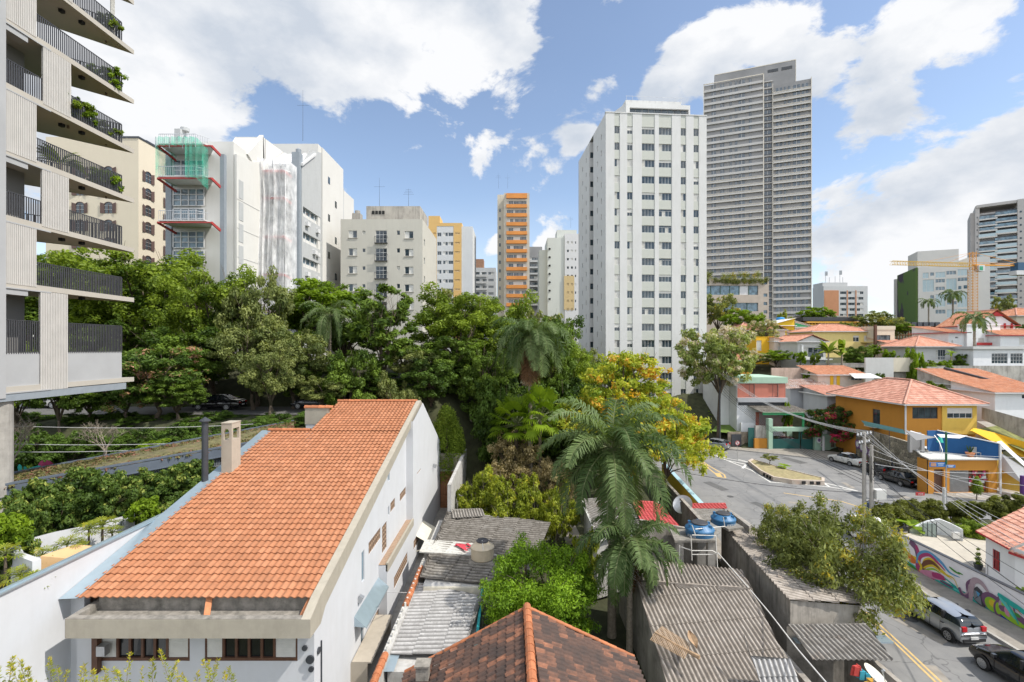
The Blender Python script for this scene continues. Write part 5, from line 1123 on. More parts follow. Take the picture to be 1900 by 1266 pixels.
# park undergrowth: dark low shrubs down the slope
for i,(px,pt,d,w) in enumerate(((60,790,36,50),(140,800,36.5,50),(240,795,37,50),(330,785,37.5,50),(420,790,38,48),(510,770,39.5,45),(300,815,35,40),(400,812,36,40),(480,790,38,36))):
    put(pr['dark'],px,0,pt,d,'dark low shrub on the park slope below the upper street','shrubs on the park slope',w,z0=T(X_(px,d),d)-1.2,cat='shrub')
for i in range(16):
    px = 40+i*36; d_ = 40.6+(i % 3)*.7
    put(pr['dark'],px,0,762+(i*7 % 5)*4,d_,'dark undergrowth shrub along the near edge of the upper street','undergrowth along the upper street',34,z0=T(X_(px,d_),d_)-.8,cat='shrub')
for i,(px,pt,d_,k) in enumerate(((235,690,41,'mango'),(500,640,41.5,'grey'),(165,705,40.5,'deep'),(330,700,41,'deep'),(110,650,38.6,'deep'),(30,640,38,'big'))):
    put(pr[k],px,0,pt,d_,('second mango tree left of the parked black sedan','slender-trunked tree on the near side of the upper street','tree in front of the upper street beside the white van','tree whose crown hangs over the tail of the black sedan','tree on the park slope under the lowest wedge balcony','tree rising behind the concrete column at the left edge')[i],None,52)
put(pr['bushb'],285,0,818,34,'bright fern-green plant behind the green roof strip',None,36,z0=Z_(850,34)); put(pr['bushb'],330,0,826,33.5,'second bright green plant behind the green roof strip',None,22,z0=Z_(846,33.5))
# hedge of the corner house
def hedge(name,label,path,w,h,n,leaf,mat,loc):
    t = thing(name,label,'hedge',loc); C = []; Rr = []; Tt = []; rg = np.random.RandomState(4); P = [np.array(q) for q in path]
    for a,b in zip(P,P[1:]):
        k = int(np.linalg.norm(b-a)/.3)+1
        for i in range(k*4): q = a+(b-a)*rg.rand(); s = .28+.15*rg.rand(); C.append((q[0]+rg.uniform(-w,w)-loc[0],q[1]+rg.uniform(-w,w)-loc[1],q[2]+rg.uniform(0,h)-loc[2])); Rr.append((s,s,s*.8)); Tt.append(np.clip(.45+rg.normal()*.22,0,1))
    V,tn = leaves(C,Rr,Tt,n,leaf,.4,.3); npmesh('foliage',V,4,MATS[mat],tn,t)
    mb = MB()
    for a,b in zip(P,P[1:]):
        for i in range(2): q = a+(b-a)*(i/2); mb.tube([(q[0],q[1],q[2]-.6),(q[0],q[1],q[2]+h*.4)],.04,5)
    mb.build('stems',MATS['bark'],t,world=True)
    return t
leafmat('hedge_leaf',(.05,.06,.015),(.22,.24,.04),.35)
hedge('hedge','thick green hedge on the wall of the corner house by the junction',[(27.9,37.3,.8),(30.5,39.2,.9),(34,40.0,1.0),(38,39.4,1.1),(41,38.4,2.0)],.8,1.2,60000,.10,'hedge_leaf',(33,39,0))
hedge('vine','climbing plants hanging over the wall below the hedge',[(33.5,37.2,.7),(36.0,35.5,1.0),(38,34.0,1.2)],.5,.9,16000,.10,'leaf_mid',(35,36,0))
# trailing plants on the stone podium
# ================================================================ apartment blocks and towers
def simple_block(T,W,D,z0,z1,fh=(),rh=(),lh=(),wallm=None,roofm='concrete',parapet=.5,dep=.14,name='walls',t=.18):
    mb = MB(); wall(mb,'front',W,0,W,z0,z1,fh,dep); wall(mb,'right',W,0,D,z0,z1,rh,dep); wall(mb,'left',W,0,D,z0,z1,lh,dep); mb.quad((0,D,z0),(W,D,z0),(W,D,z1),(0,D,z1))
    for a,b,c,d in ((0,0,W,t),(0,D-t,W,D),(0,t,t,D-t),(W-t,t,W,D-t)): mb.quad((a,b,z1),(c,b,z1),(c,d,z1),(a,d,z1))
    for q in (((t,t),(W-t,t)),((t,D-t),(W-t,D-t)),((t,t),(t,D-t)),((W-t,t),(W-t,D-t))): (a,b),(c,d) = q; mb.quad((a,b,z1-parapet),(c,d,z1-parapet),(c,d,z1),(a,b,z1))
    mb.build(name,wallm,T); mb = MB(); mb.quad((t,t,z1-parapet),(W-t,t,z1-parapet),(W-t,D-t,z1-parapet),(t,D-t,z1-parapet)); mb.build('roof',MATS[roofm],T)
def sills(T,lst,W,mat,w=.08,name='sill'):
    mb = MB()
    for side,a,b,zb,zt,kind in lst:
        if side == 'front': mb.box(a-.06,-w,zb-.08,b+.06,.02,zb)
        elif side == 'right': mb.box(W-.02,a-.06,zb-.08,W+w,b+.06,zb)
        else: mb.box(-w,a-.06,zb-.08,.02,b+.06,zb)
    return mb
def antenna(label,x,y,z,h=4,arms=3):
    t = thing('antenna',label,'antenna',(x,y,z)); mb = MB(); mb.tube([(0,0,0),(0,0,h)],[.03,.012],5)
    for i in range(arms): mb.bar((-.9+.15*i,0,h*.7+i*h*.08),(.9-.15*i,0,h*.7+i*h*.08),.02)
    mb.build('mast',MATS['steel_dark'],t); return t
M('tower_white',(.58,.58,.565),.85,var=.04,scale=.3,dirt=.15,streak=.35,dirtc=(.38,.37,.34)); 
def latticemat():
    m,N,L,b,vec = base('lattice_green'); v = N.new('ShaderNodeTexVoronoi'); v.inputs['Scale'].default_value = 4.5; v.inputs['Randomness'].default_value = .1; L.new(vec,v.inputs['Vector'])
    L.new(mixc(N,L,(.36,.38,.33),(.50,.51,.46),mapr(N,L,v.outputs['Distance'],.2,.45)),b.inputs['Base Color']); b.inputs['Roughness'].default_value = .8
latticemat()
rz = R(4.3); d0 = 83.; o = (X_(1124,d0),d0,2.0); W,D = 17.9,22.
TW = thing('apartment_tower','tall grey-white apartment tower with vertical window strips and greenish lattice panels','apartment building',o,rz)
ztop = Z_(209,d0)-2.; f0 = Z_(233,d0)-2.; step = 30.62/F*d0
cols = [((1140.2,1150.2),'top'),((1163.8,1174),'top'),((1191,1215),'top'),((1222.6,1246.8),'top'),((1263.2,1273.2),'top'),((1287,1297),'top')]
cx = []
for (a,b),k in cols:
    q = [((X_(p,d0)-o[0])/math.cos(rz))*(1+.004) for p in (a,b)]; 
    # front plane recedes slightly: solve the ray exactly
    q = []
    for p in (a,b):
        s = (p-CX)/F; q.append((s*o[1]-o[0])/(math.cos(rz)-s*math.sin(rz)))
    cx.append(q)
z0b = 3.0; fh = [(a,b,z0b,ztop-.0) for a,b in cx]
lh = []; wl = []; 
rgt = random.Random(12)
for j in range(18):
    zt = f0-j*step; zb = zt-1.28
    if zb < z0b+1: break
    for i,(a,b) in enumerate(cx):
        k = rgt.choice(('top','slide','slide','slide','half')) if i in (2,3) else rgt.choice(('slide','slide','half','slide','shut','duo'))
        wl.append(('front',a,b,zb,zt,k))
    for a,dz in ((2.6,.0),(5.4,-.9)): lh.append((a,a+.5,zb+dz,zb+dz+.95)); wl.append(('left',a,a+.5,zb+dz,zb+dz+.95,'slide'))
mb = MB(); wall(mb,'front',W,0,W,-6,ztop-.25,[],.3)if False else None
mb = MB()
xs = [0]+[v for q in cx for v in q]+[W]
for i in range(0,len(xs),2): mb.box(xs[i],0,-6,xs[i+1],.34,ztop)
mb.box(0,.34,-6,W,.36,ztop)
mb.build('front_wall',MATS['tower_white'],TW)
mb = MB(); wall(mb,'left',W,.36,8.8,-6,ztop,lh,.14); wall(mb,'right',W,.34,D,-6,ztop,[],.14); mb.quad((0,D,-6),(W,D,-6),(W,D,ztop),(0,D,ztop)); mb.quad((0,.3,ztop),(W,.3,ztop),(W,D,ztop),(0,D,ztop))
mb.quad((0,8.8,-6),(1.5,8.8,-6),(1.5,8.8,ztop),(0,8.8,ztop)); mb.box(-.06,-.06,ztop,W+.06,.5,ztop+.18)
mb.build('side_wall',MATS['tower_white'],TW)
# panels between the windows
mb = MB()
for i,(a,b) in enumerate(cx):
    z = ztop-.02; zz = [(f0-j*step-1.28,f0-j*step) for j in range(18) if f0-j*step-1.28 > z0b+1]
    for zb,zt in zz: mb.box(a,.07,zt+.12,b,.33,z); mb.box(a,.04,zt,b,.33,zt+.12); mb.cut(); z = zb
    mb.box(a,.07,-2,b,.33,z); mb.cut()
mb.build('lattice_panel',MATS['lattice_green'],TW)
place_wins(TW,[w for w in wl if w[0] == 'front']+[w for w in wl if w[0] == 'left'],W,.20)
# rear wing standing to the left, recess between
wx = -((1124-1093)/F*93)*.93; mb = MB(); lw = []; fwi = []
wx = -.27; 
for j in range(18):
    zb = f0-j*step-1.28
    if zb < 2: break
    lw += [(13.4,13.85,zb,zb+.95),(16.6,17.05,zb-.6,zb+.35)]; fwi.append((wx+.2,wx+.8,zb,zb+1.1))
mb.xf = lambda p: (p[0],p[1]+11,p[2]); wall(mb,'front',2,wx,1.6,-6,ztop-.5,fwi,.14); mb.xf = lambda p: (p[0]+wx,p[1],p[2]); wall(mb,'left',0,11,20.5,-6,ztop-.5,lw,.14); mb.xf = None
mb.quad((wx,11,ztop-.5),(0,11,ztop-.5),(0,20.5,ztop-.5),(wx,20.5,ztop-.5)); mb.quad((wx,20.5,-6),(0,20.5,-6),(0,20.5,ztop-.5),(wx,20.5,ztop-.5)); mb.build('rear_wing',MATS['tower_white'],TW)
mb = MB()
for a,b,zb,zt in fwi: mb.box(a,11.06,zb,b,11.12,zt)
for a,b,zb,zt in lw: mb.box(wx+.06,a,zb,wx+.12,b,zt)
stuff(mb.build('wing_windows',MATS['win_glass'],TW))
# rooftop block
mb = MB(); zt = ztop+6.8; rx0,rx1,ry0,ry1 = 4.6,18.6,8.,20.
h2 = []; mb.xf = lambda p: (p[0],p[1]+ry0,p[2]); h2 = [(rx0+2.2,rx1-.3,zt-2.7,zt-1.7)]; wall(mb,'front',1,rx0+1.5,rx1,ztop,zt-.9,h2,.5); mb.xf = None
mb.quad((rx0+1.5,ry0,ztop),(rx0,ry0+4,ztop),(rx0,ry0+4,zt-.9),(rx0+1.5,ry0,zt-.9)); mb.quad((rx1,ry0,ztop),(rx1,ry1,ztop),(rx1,ry1,zt-.9),(rx1,ry0,zt-.9)); mb.quad((rx0,ry0+4,ztop),(rx0,ry1,ztop),(rx0,ry1,zt-.9),(rx0,ry0+4,zt-.9))
mb.poly([(rx0+1.5,ry0,zt-.9),(rx1,ry0,zt-.9),(rx1,ry1,zt-.9),(rx0,ry1,zt-.9),(rx0,ry0+4,zt-.9)]); mb.box(rx0+1.6,ry0+.6,zt-.9,rx1-1.5,ry1-1,zt)
mb.build('rooftop_block',MATS['tower_white'],TW)
mb = MB()
for i in range(9): x = rx0+2.3+i*(rx1-rx0-2.7)/9; mb.box(x,ry0+.42,zt-2.68,x+1.1,ry0+.47,zt-1.72)
stuff(mb.build('rooftop_windows',MATS['win_glass'],TW))
mb = MB()
for i in range(11): x = rx0+1.7+i*1.2; mb.bar((x,ry0+.5,zt),(x,ry0+.5,zt+.7),.04)
mb.bar((rx0+1.6,ry0+.5,zt+.7),(rx1-1.2,ry0+.5,zt+.7),.05); mb.build('railing',MATS['steel'],TW)
M('slab_grey',(.54,.52,.49),.8,var=.06,scale=.2,dirt=.1); M('wall_darkgrey',(.27,.265,.26),.7,var=.15,scale=.15); M('frame_cream',(.70,.64,.54),.7,var=.03)
rz = R(-21.7); d0 = 205.; o = (X_(1305,d0),d0,14.); W = 39.5; D = 22.
DT = thing('tower','very tall dark grey tower with horizontal cream-edged bands','tower',o,rz)
ht = 488./F*205+15-14; fl = 2.77; nfl = int((ht-2)/fl)
mb = MB(); mb.box(.3,.8,-6,22.7,D,ht-.4); mb.box(22.7,2.2,-6,26.2,D,ht-4.5); mb.box(26.2,.8,-6,W,D,ht-5.2); mb.box(W-.0,.4,-6,W+.15,D,ht-5.0)
mb.build('core',MATS['wall_darkgrey'],DT)
mb = MB(); band = MB()
for j in range(nfl+1):
    z = ht-2.6-j*fl
    if z < 8: break
    mb.box(.3,.15,z-.95,22.6,.8,z)
    if j >= 2: mb.box(26.3,.15,z-.95-.3,W-.1,.8,z-.3)
    mb.box(22.7,1.7,z-.4,26.2,2.2,z)
    if j > 13: band.box(.2,0,z-.12,22.9,.2,z+.03); band.box(.2,0,z-1.05,22.9,.2,z-.93)
    if 2 <= j < 26: band.box(26.1,0,z-.42,W+.05,.2,z-.27); 
    if 2 <= j < 26 : band.box(26.1,0,z-1.35,W+.05,.2,z-1.24)
band.box(22.6,-.05,6,22.95,.3,ht); band.box(26.0,-.05,0,26.2,.3,ht-5); band.box(W-.05,-.05,0,W+.2,.3,ht-4.9); band.box(.1,-.05,ht-.35,22.95,.3,ht); band.box(.05,-.05,6,.3,.3,ht)
mb.build('spandrel',MATS['slab_grey'],DT); band.build('frame',MATS['frame_cream'],DT)
wl = []; rgt = random.Random(3); glassmat('glass_tower',(.07,.09,.11))
for j in range(nfl):
    z = ht-2.6-j*fl
    if z < 10: break
    for (x,w) in ((3.2,1.7),(6.6,1.5),(10.2,.8),(12.2,.9),(13.6,2.3),(17.5,.9)): 
        if rgt.random() < .85: wl.append((x,w,z+.03,1.7,.72))
    if j >= 2:
        for (x,w) in ((27.3,2.2),(30.2,.7),(31.6,.8),(33.4,2.4),(36.4,2.2)):
            if rgt.random() < .85: wl.append((x,w,z-.27,1.7,.72))
    wl.append((23.1,2.6,z-2.2,1.4,2.1))
rest = None; wmat = [MATS['glass_tower'],MATS['slab_grey']]
wl.sort(key=lambda q: abs(q[2]-ht*.3))
cache = {}
for i,(x,w,z,h,y) in enumerate(wl):
    if i < 100:
        if w not in cache: m_ = MB(); m_.box(0,-.05,0,w,.06,h,0); m_.box(w*.47,-.08,0,w*.53,-.04,h,1); ob = m_.build('window',wmat,DT); cache[w] = ob.data
        else: ob = bpy.data.objects.new('window',cache[w]); COL.objects.link(ob); ob.parent = DT
        ob.location = (x,y,z)
    else: rest = rest or MB(); rest.box(x,y-.05,z,x+w,y+.06,z+h,0); rest.box(x+w*.47,y-.08,z,x+w*.53,y-.04,z+h,1)
stuff(rest.build('windows',wmat,DT))
mb = MB(); px0,px1 = 4.5,34.5; hp = ht+ (4.2); mb.box(px0,2.5,ht-5,px1,D-2,hp); mb.build('rooftop_block',MATS['wall_darkgrey'],DT)
mb = MB(); mb.box(px0-.1,2.4,hp,px1+.2,D-2,hp+.3); mb.box(px1,2.4,ht-5,px1+.2,2.7,hp); mb.build('rooftop_edge',MATS['frame_cream'],DT)
mb = MB()
for x in (24.5,29.5): mb.box(x,2.4,hp-3.2,x+3.8,2.46,hp-2)
mb.build('louvre',MATS['glass_black'],DT)
M('stone_pale',(.42,.36,.30),.85,var=.12,scale=.5,dirt=.15)
rz = R(-6); d0 = 150.; x1 = X_(1433,d0); xL = X_(1296,d0); W = x1-xL
SP = thing('podium_building','pale stone building with dark window bands and plants hanging from its roof terrace','building',(xL,d0+2,10),0)
zt = Z_(521,d0)-10; rows = [(Z_(560,d0)-10,Z_(545,d0)-10)]; fh = []
def LX(px,d=d0): return X_(px,d)-xL
fh = [(LX(1306),LX(1413),Z_(546,d0)-10,Z_(528.5,d0)-10),(LX(1330),LX(1413),Z_(577,d0)-10,Z_(561,d0)-10)]
sq = [(LX(1423),LX(1430),Z_(y+6,d0)-10,Z_(y,d0)-10) for y in (520.5,543.5,559.5,575)]
simple_block(SP,W,20,-4,zt+.8,fh+sq,(),(),MATS['stone_pale'],dep=.5,parapet=.3)
mb = MB(); g = MB(); wp = MB()
for a,b,zb,zt_ in fh:
    n = int((b-a)/2.9)
    for i in range(n): 
        q = a+(b-a)*i/n; (wp if i % 5 == 4 else g).box(q+.25,.4,zb,q+(b-a)/n,.48,zt_); mb.box(q-.02,.3,zb,q+.25,.5,zt_)
for a,b,zb,zt_ in sq: g.box(a,.3,zb,b,.4,zt_)
stuff(g.build('windows',MATS['glass_blue'],SP)); wp.build('opaque_panel',MATS['white_paint'],SP); stuff(mb.build('mullions',M('green_frame',(.05,.1,.08),.6),SP))
C = []; Rr = []; Tt = []; rgn = np.random.RandomState(8)
for i in range(90): x = LX(1309)+(W-2.2)*rgn.rand(); s = .45+.5*rgn.rand(); C.append((x,-.1,zt+.9-rgn.rand()*1.2)); Rr.append((s,s*.6,s*1.1)); Tt.append(rgn.rand())
for i in range(16): x = LX(1312)+(W-2.5)*rgn.rand(); C.append((x,1.5,zt+1.8+rgn.rand())); Rr.append((1.2,.8,1.2)); Tt.append(rgn.rand())
V,tn = leaves(C,Rr,Tt,9000,.2,.3,.3); npmesh('hanging_plants',V,4,MATS['leaf_olive'],tn,SP)
M('cream_wall',(.50,.48,.42),.9,var=.04,scale=.3,dirt=.12,streak=.3,dirtc=(.33,.31,.27)); M('stained_cream',(.42,.39,.34),.9,var=.1,scale=.8,dirt=.9,streak=.9,dirtc=(.12,.11,.1))
d0 = 76.; xL = X_(632,d0); xR = X_(784,d0); W = xR-xL; zb0 = 6.
CB = thing('apartment_building','cream apartment block with small square windows and a stained rooftop box','apartment building',(xL,d0,zb0))
LX = lambda px: X_(px,d0)-xL; LZ = lambda py: Z_(py,d0)-zb0
fh = []; wl = []
for j,y in enumerate((428,461,494,527,560)):
    for (a,b,y0,y1,k) in ((647,662.5,0,13.5,'duo'),(672.5,678,.5,7,'slide'),(697,718,0,23,'grid'),(736.5,742,0,8,'slide'),(751,767,1,14.5,'duo')):
        h = (LX(a),LX(b),LZ(y+y1),LZ(y+y0)); fh.append(h); wl.append(('front',*h,k))
rh = [(y,y+1.0,LZ(v+12),LZ(v)) for v in (440,475,510,543) for y in (1.2,)]
simple_block(CB,W,14,-3,LZ(407),fh,rh,(),MATS['cream_wall'],parapet=.3)
place_wins(CB,wl+[('right',*h,'slide') for h in rh],W,.14,MATS['win_frame']); sills(CB,[w for w in wl if w[5] == 'duo'],W,None).build('sill',MATS['stained_cream'],CB) if False else None
for w in wl:
    if w[5] in ('duo',): m_ = MB(); m_.box(w[1]-.08,-.1,w[3]-.1,w[2]+.08,.02,w[3]); m_.build('sill',MATS['stained_cream'],CB)
    if w[5] == 'grid':
        m_ = MB(); a,b,z = w[1],w[2],w[3]
        for i in range(10): q = a-.05+(b-a+.1)*i/9; m_.bar((q,-.4,z),(q,-.4,z+.95),.03)
        m_.bar((a-.1,-.4,z+.95),(b+.1,-.4,z+.95),.05); m_.bar((a-.1,-.4,z+.95),(a-.1,0,z+.95),.04); m_.bar((b+.1,-.4,z+.95),(b+.1,0,z+.95),.04); m_.box(a-.12,-.42,z-.1,b+.12,0,z)
        m_.build('balcony',MATS['frame_dark'],CB)
mb = MB(); mb.box(LX(669),3,LZ(407)-.3,LX(773),10,LZ(383)+.9); mb.build('rooftop_box',MATS['stained_cream'],CB)
mb = MB()
for i in range(4): mb.box(LX(680)+i*.55,2.94,LZ(388),LX(680)+i*.55+.4,3.0,LZ(388)+.55)
mb.build('vent',MATS['rubber'],CB)
antenna('thin mast with antenna arms on the stained rooftop box',X_(704,80),80,LZ(383)+.9+zb0,5,1); antenna('antenna with cross bars at the right end of the stained rooftop box',X_(758,80),80,LZ(383)+.9+zb0,3.2,4)
mb = MB(); x0 = X_(784,90); mb.box(x0+.3,90,4,X_(799,90),97,Z_(462,90)); tag(mb.build('building',MATS['cream_wall']),'narrow cream wing just right of the cream block','building')
M('yellow_wall',(.62,.40,.15),.85,var=.04,scale=.2,dirt=.1,streak=.1); M('pale_wall',(.56,.57,.57),.85,var=.04,scale=.2,streak=.15)
d0 = 145.; xL = X_(786,d0); xR = X_(857,d0); W = xR-xL; zb0 = 8.
YB = thing('apartment_building','white apartment block with broad yellow stripes','apartment building',(xL,d0,zb0)); LX = lambda px: X_(px,d0)-xL; LZ = lambda py: Z_(py,d0)-zb0
wl = []; fh = []
for j in range(8):
    y = 432+17.3*j
    for a,b,h,k in ((788,794,7,'slide'),(797,801,2.8,'slide'),(804,809,2.8,'slide'),(811.5,819,7,'slide'),(822,831,6.5,'duo'),(832,841,6.5,'slide'),(844,853.5,3,'slide')):
        q = (LX(a),LX(b),LZ(y+h),LZ(y)); fh.append(q); wl.append(('front',*q,k))
simple_block(YB,W,22,-3,LZ(420),fh,(),(),MATS['pale_wall'],parapet=.3); place_wins(YB,wl,W,.14)
mb = MB()
for a,b in ((795,810.5),(841.5,856.5)):
    hs = [h for h in fh if LX(a)-.1 < h[0] < LX(b)]; mb.xf = lambda p: (p[0],p[1]-.06,p[2]); wall(mb,'front',0,LX(a),LX(b),-3,LZ(420),hs,.06)
mb.xf = None; mb.box(LX(795),-.06,LZ(420),LX(857),6,LZ(414)); mb.box(LX(795),-.07,LZ(414),LX(816),6,LZ(401)); mb.build('yellow_stripe',MATS['yellow_wall'],YB)
mb = MB(); mb.box(W-.01,.3,-3,W+3.2,14,LZ(420)); mb.build('side_wing',MATS['pale_wall'],YB)
M('beige_tower',(.50,.46,.38),.85,var=.06,scale=.2,dirt=.2,streak=.3); M('orange_panel',(.62,.24,.05),.7,var=.12,scale=.3,streak=.3,dirtc=(.35,.14,.05))
d0 = 150.; xL = X_(935,d0); xR = X_(982.5,d0); W = xR-xL; zb0 = 8.
OT = thing('apartment_tower','slim beige tower with bright orange balcony bands','apartment building',(xL,d0,zb0)); LX = lambda px: X_(px,d0)-xL; LZ = lambda py: Z_(py,d0)-zb0
fh = []; wl = []; ob = MB()
for j in range(12):
    y = 373+16.6*j; q = (LX(940.5),LX(977),LZ(y+6.5),LZ(y)); fh.append(q)
    for i in range(3): a = q[0]+(q[1]-q[0])*i/3; wl.append(('front',a,q[0]+(q[1]-q[0])*(i+1)/3,q[2],q[3],random.choice(('slide','duo','slide','shut'))))
    ob.box(LX(939.5),-.5,LZ(y+13.2),LX(977.8),-.02,LZ(y+6.8)).cut()
ob.box(LX(939.5),-.5,LZ(368.5),LX(977.8),-.02,LZ(359.5)); lh = [(k,k+1,LZ(380+16.6*j),LZ(375+16.6*j)) for j in range(11) for k in (4,11)]
simple_block(OT,W,18,-4,LZ(358.5),fh,(),lh,MATS['beige_tower'],parapet=.3); place_wins(OT,wl+[('left',*h,'slide') for h in lh],W,.2); ob.build('orange_band',MATS['orange_panel'],OT)
mb = MB(); mb.box(X_(923,155)-xL,5,-4,X_(938,155)-xL,18,LZ(352)); mb.box(X_(938,155)-xL,5.1,LZ(359)-.5,X_(948,155)-xL,15,LZ(352)); mb.build('rear_wing',MATS['beige_tower'],OT); mb = MB()
for j in range(11): mb.box(X_(926,155)-xL,4.9,LZ(385+16.6*j),X_(929,155)-xL,4.98,LZ(379+16.6*j)).cut()
mb.build('small_window',MATS['win_glass'],OT)
antenna('short antenna on the slim orange-banded tower',X_(925,160),160,Z_(350,160),5,3); antenna('second short antenna on the slim orange-banded tower',X_(942,160),160,Z_(350,160),5,1)
def smallb(name,label,px0,px1,pt,d,mat,rows,cols,wz,dz,bot=600,D=14,kind='slide',side=None,zb0=8.,cat='building',y0=6):
    xL = X_(px0,d); W = X_(px1,d)-xL; t = thing(name,label,cat,(xL,d,zb0)); LZ = lambda py: Z_(py,d)-zb0; fh = []
    for j in range(rows):
        for (a,b) in cols: fh.append((X_(a,d)-xL,X_(b,d)-xL,LZ(pt+y0+dz*j+wz),LZ(pt+y0+dz*j)))
    simple_block(t,W,D,-5,LZ(pt),fh,(),(),MATS[mat],parapet=.3); place_wins(t,[('front',*h,random.choice((kind,'slide','duo'))) for h in fh],W,.14); return t,W,LZ
t,W,LZ = smallb('apartment_building','low white block with brick-coloured bands seen between the yellow block and the slim tower',877,920,497,180,'pale_wall',5,((880,890),(894,903),(906,916)),5,12.5,y0=8)
mb = MB(); 
for j in range(5): mb.box(.2,-.5,LZ(510.5+12.5*j+3.5),W*.6,-.02,LZ(510.5+12.5*j-.5)).cut()
mb.build('balcony',MATS['tower_white'],t); mb = MB(); mb.box(.3,1,LZ(497)-.3,4,6,LZ(480)); mb.build('rooftop_block',M('brick',(.35,.2,.13),.9,var=.2,scale=1,dirt=.3),t)
t,W,LZ = smallb('apartment_building','dark grey block with glass balconies right behind the slim orange-banded tower',978,1006,458,190,'wall_darkgrey',8,((982,1000),),5,11.5,y0=20)
mb = MB()
for j in range(8): mb.box(1,-.8,LZ(484.5+11.5*j+2.4),W-1,-.02,LZ(484.5+11.5*j-.2)).cut()
mb.build('balcony',MATS['tower_white'],t)
M('pale_green_wall',(.55,.57,.53),.85,var=.03,scale=.2,streak=.1)
d0 = 165.; xL = X_(1048,d0); t,W,LZ = smallb('apartment_building','pale apartment block partly hidden by the grey-white tower',1048,1085,434,165,'white_paint',9,((1052,1055.5),(1059.5,1063),(1067,1069)),4.5,15.5,y0=14,D=12)
mb = MB(); mb.box(-1.2,4,-5,0,20,LZ(436)); mb.box(X_(1016,d0)-xL,.4,-5,-.01,14,LZ(441)); mb.box(X_(1001,d0)-xL,2,-5,X_(1016,d0)-xL,12,LZ(462)); mb.box(X_(1035,d0)-xL,3,LZ(441)-.1,X_(1072,d0)-xL,10,LZ(423)); mb.build('side_volume',MATS['pale_green_wall'],t)
mb = MB(); 
for j in range(7): mb.lathe([(.35,0),(.35,.5)],(X_(1020,d0)-xL,.35,LZ(463+15.5*j)),8).cut()
mb.build('vent',MATS['rubber'],t); mb = MB(); hs = [(X_(a,d0)-xL,X_(b,d0)-xL,LZ(448+15.5*j+4.5),LZ(448+15.5*j)) for j in range(9) for a,b in ((1052,1055.5),(1059.5,1063))]
mb.xf = lambda p: (p[0],p[1]-.08,p[2]); wall(mb,'front',0,X_(1046.5,d0)-xL,X_(1065.5,d0)-xL,LZ(575),LZ(512),[h for h in hs if h[3] < LZ(512)],.08); mb.build('yellow_panel',M('mustard',(.55,.42,.22),.85,var=.05),t)
antenna('antenna on the pale block left of the grey-white tower',X_(1059,170),170,Z_(423,170),4,3)
t,W,LZ = smallb('building','brick-orange and white block with phone antennas on the roof',1528,1610,531,250,'pale_wall',5,((1559,1570),(1574,1586),(1590,1602)),5,10.4,y0=10,zb0=20.,D=9)
mb = MB(); xL = X_(1528,250)
for a,b in ((1529,1556),(1571,1573),(1587,1589)): mb.box(X_(a,250)-xL,-.15,-5,X_(b,250)-xL,-.01,LZ(539)).cut()
mb.build('brick_panel',M('brick_orange',(.52,.25,.13),.85,var=.06,scale=.4),t)
mb = MB(); mb.box(.2,1,LZ(531)-.3,X_(1575,250)-xL,9,LZ(524)); mb.build('rooftop_block',MATS['pale_wall'],t)
mb = MB()
for k,(x,h) in enumerate(((3,6),(5,3),(8,3.5),(10.5,6.5),(12,3))): mb.tube([(x,3,LZ(524)),(x,3,LZ(524)+h)],.12,5); [mb.box(x-.5+i*.5,2.5,LZ(524)+h-2.2,x-.2+i*.5,2.8,LZ(524)+h) for i in range(3) if h > 5]; mb.cut()
mb.build('phone_mast',MATS['steel'],t)
def rsol(px,x0,y0,a): k = (px-CX)/F; return (k*y0-x0)/(math.cos(a)-k*math.sin(a))
d0 = 190.; M('greige',(.62,.60,.56),.85,var=.04,scale=.2)
xL = X_(1704,d0); rz = R(-24); GB = thing('office_building','glass-panelled beige building with a plant-covered side wall, behind the crane','building',(xL,d0,14),rz); LX = lambda px: rsol(px,xL,d0,rz); LZ = lambda py: Z_(py,d0)-14; W = LX(1800)
fh = []; gl = []
for a,b,y0,y1 in ((1712,1723,507,575),(1736,1754,507,517),(1726,1733,507,513),(1756,1774,506,512.5),(1777,1795,504,515),(1736,1753,520,526),(1756,1775,520,541),(1777,1795,519,525),(1712,1733,520,542),(1736,1753,534,540),(1778,1784,534,540),(1788,1795,533,539),(1726,1733,549,555),(1736,1754,548,570),(1756,1775,544,556),(1777,1795,546,572),(1757,1775,561,567),(1736,1754,576,583),(1757,1775,576,590),(1777,1795,576,590)):
    if a == 1712 and y0 == 507: y1 = 517
    fh.append((LX(a),LX(b),LZ(y1),LZ(y0)))
simple_block(GB,W,25,-4,LZ(497),fh,(),(),MATS['greige'],parapet=.3,dep=.25); gm = M('glass_sky',(.36,.47,.50),.15,spec=.8,var=.06)
for i,(a,b,zb,zt) in enumerate(fh):
    m_ = MB(); big = (zt-zb) > 2; m_.box(a,.16,zb,b,.2,zt,0); n = int((b-a)/1.3)+1
    for k in range(1,n): m_.box(a+(b-a)*k/n-.04,.12,zb,a+(b-a)*k/n+.04,.17,zt,1)
    m_.build('window',[gm if big else MATS['glass_blue'],MATS['greige']],GB)
mb = MB(); mb.box(0,1,LZ(497)-.3,LX(1781),12,LZ(466)); mb.box(W,2,-4,LX(1842),20,LZ(482)); mb.box(-1.2,24.2,-4,3,26,LZ(503)); mb.build('upper_block',MATS['greige'],GB)
def gw():
    m,N,L,b,vec = base('green_wall'); n = noise(N,L,vec,.09,3,.5); k = mixc(N,L,(.10,.17,.04),(.06,.045,.06),mapr(N,L,n,.52,.56))
    L.new(mixc(N,L,k,(.12,.17,.04),mapr(N,L,noise(N,L,vec,1.2,6,.7),.5,.75,0,.8)),b.inputs['Base Color']); b.inputs['Roughness'].default_value = 1
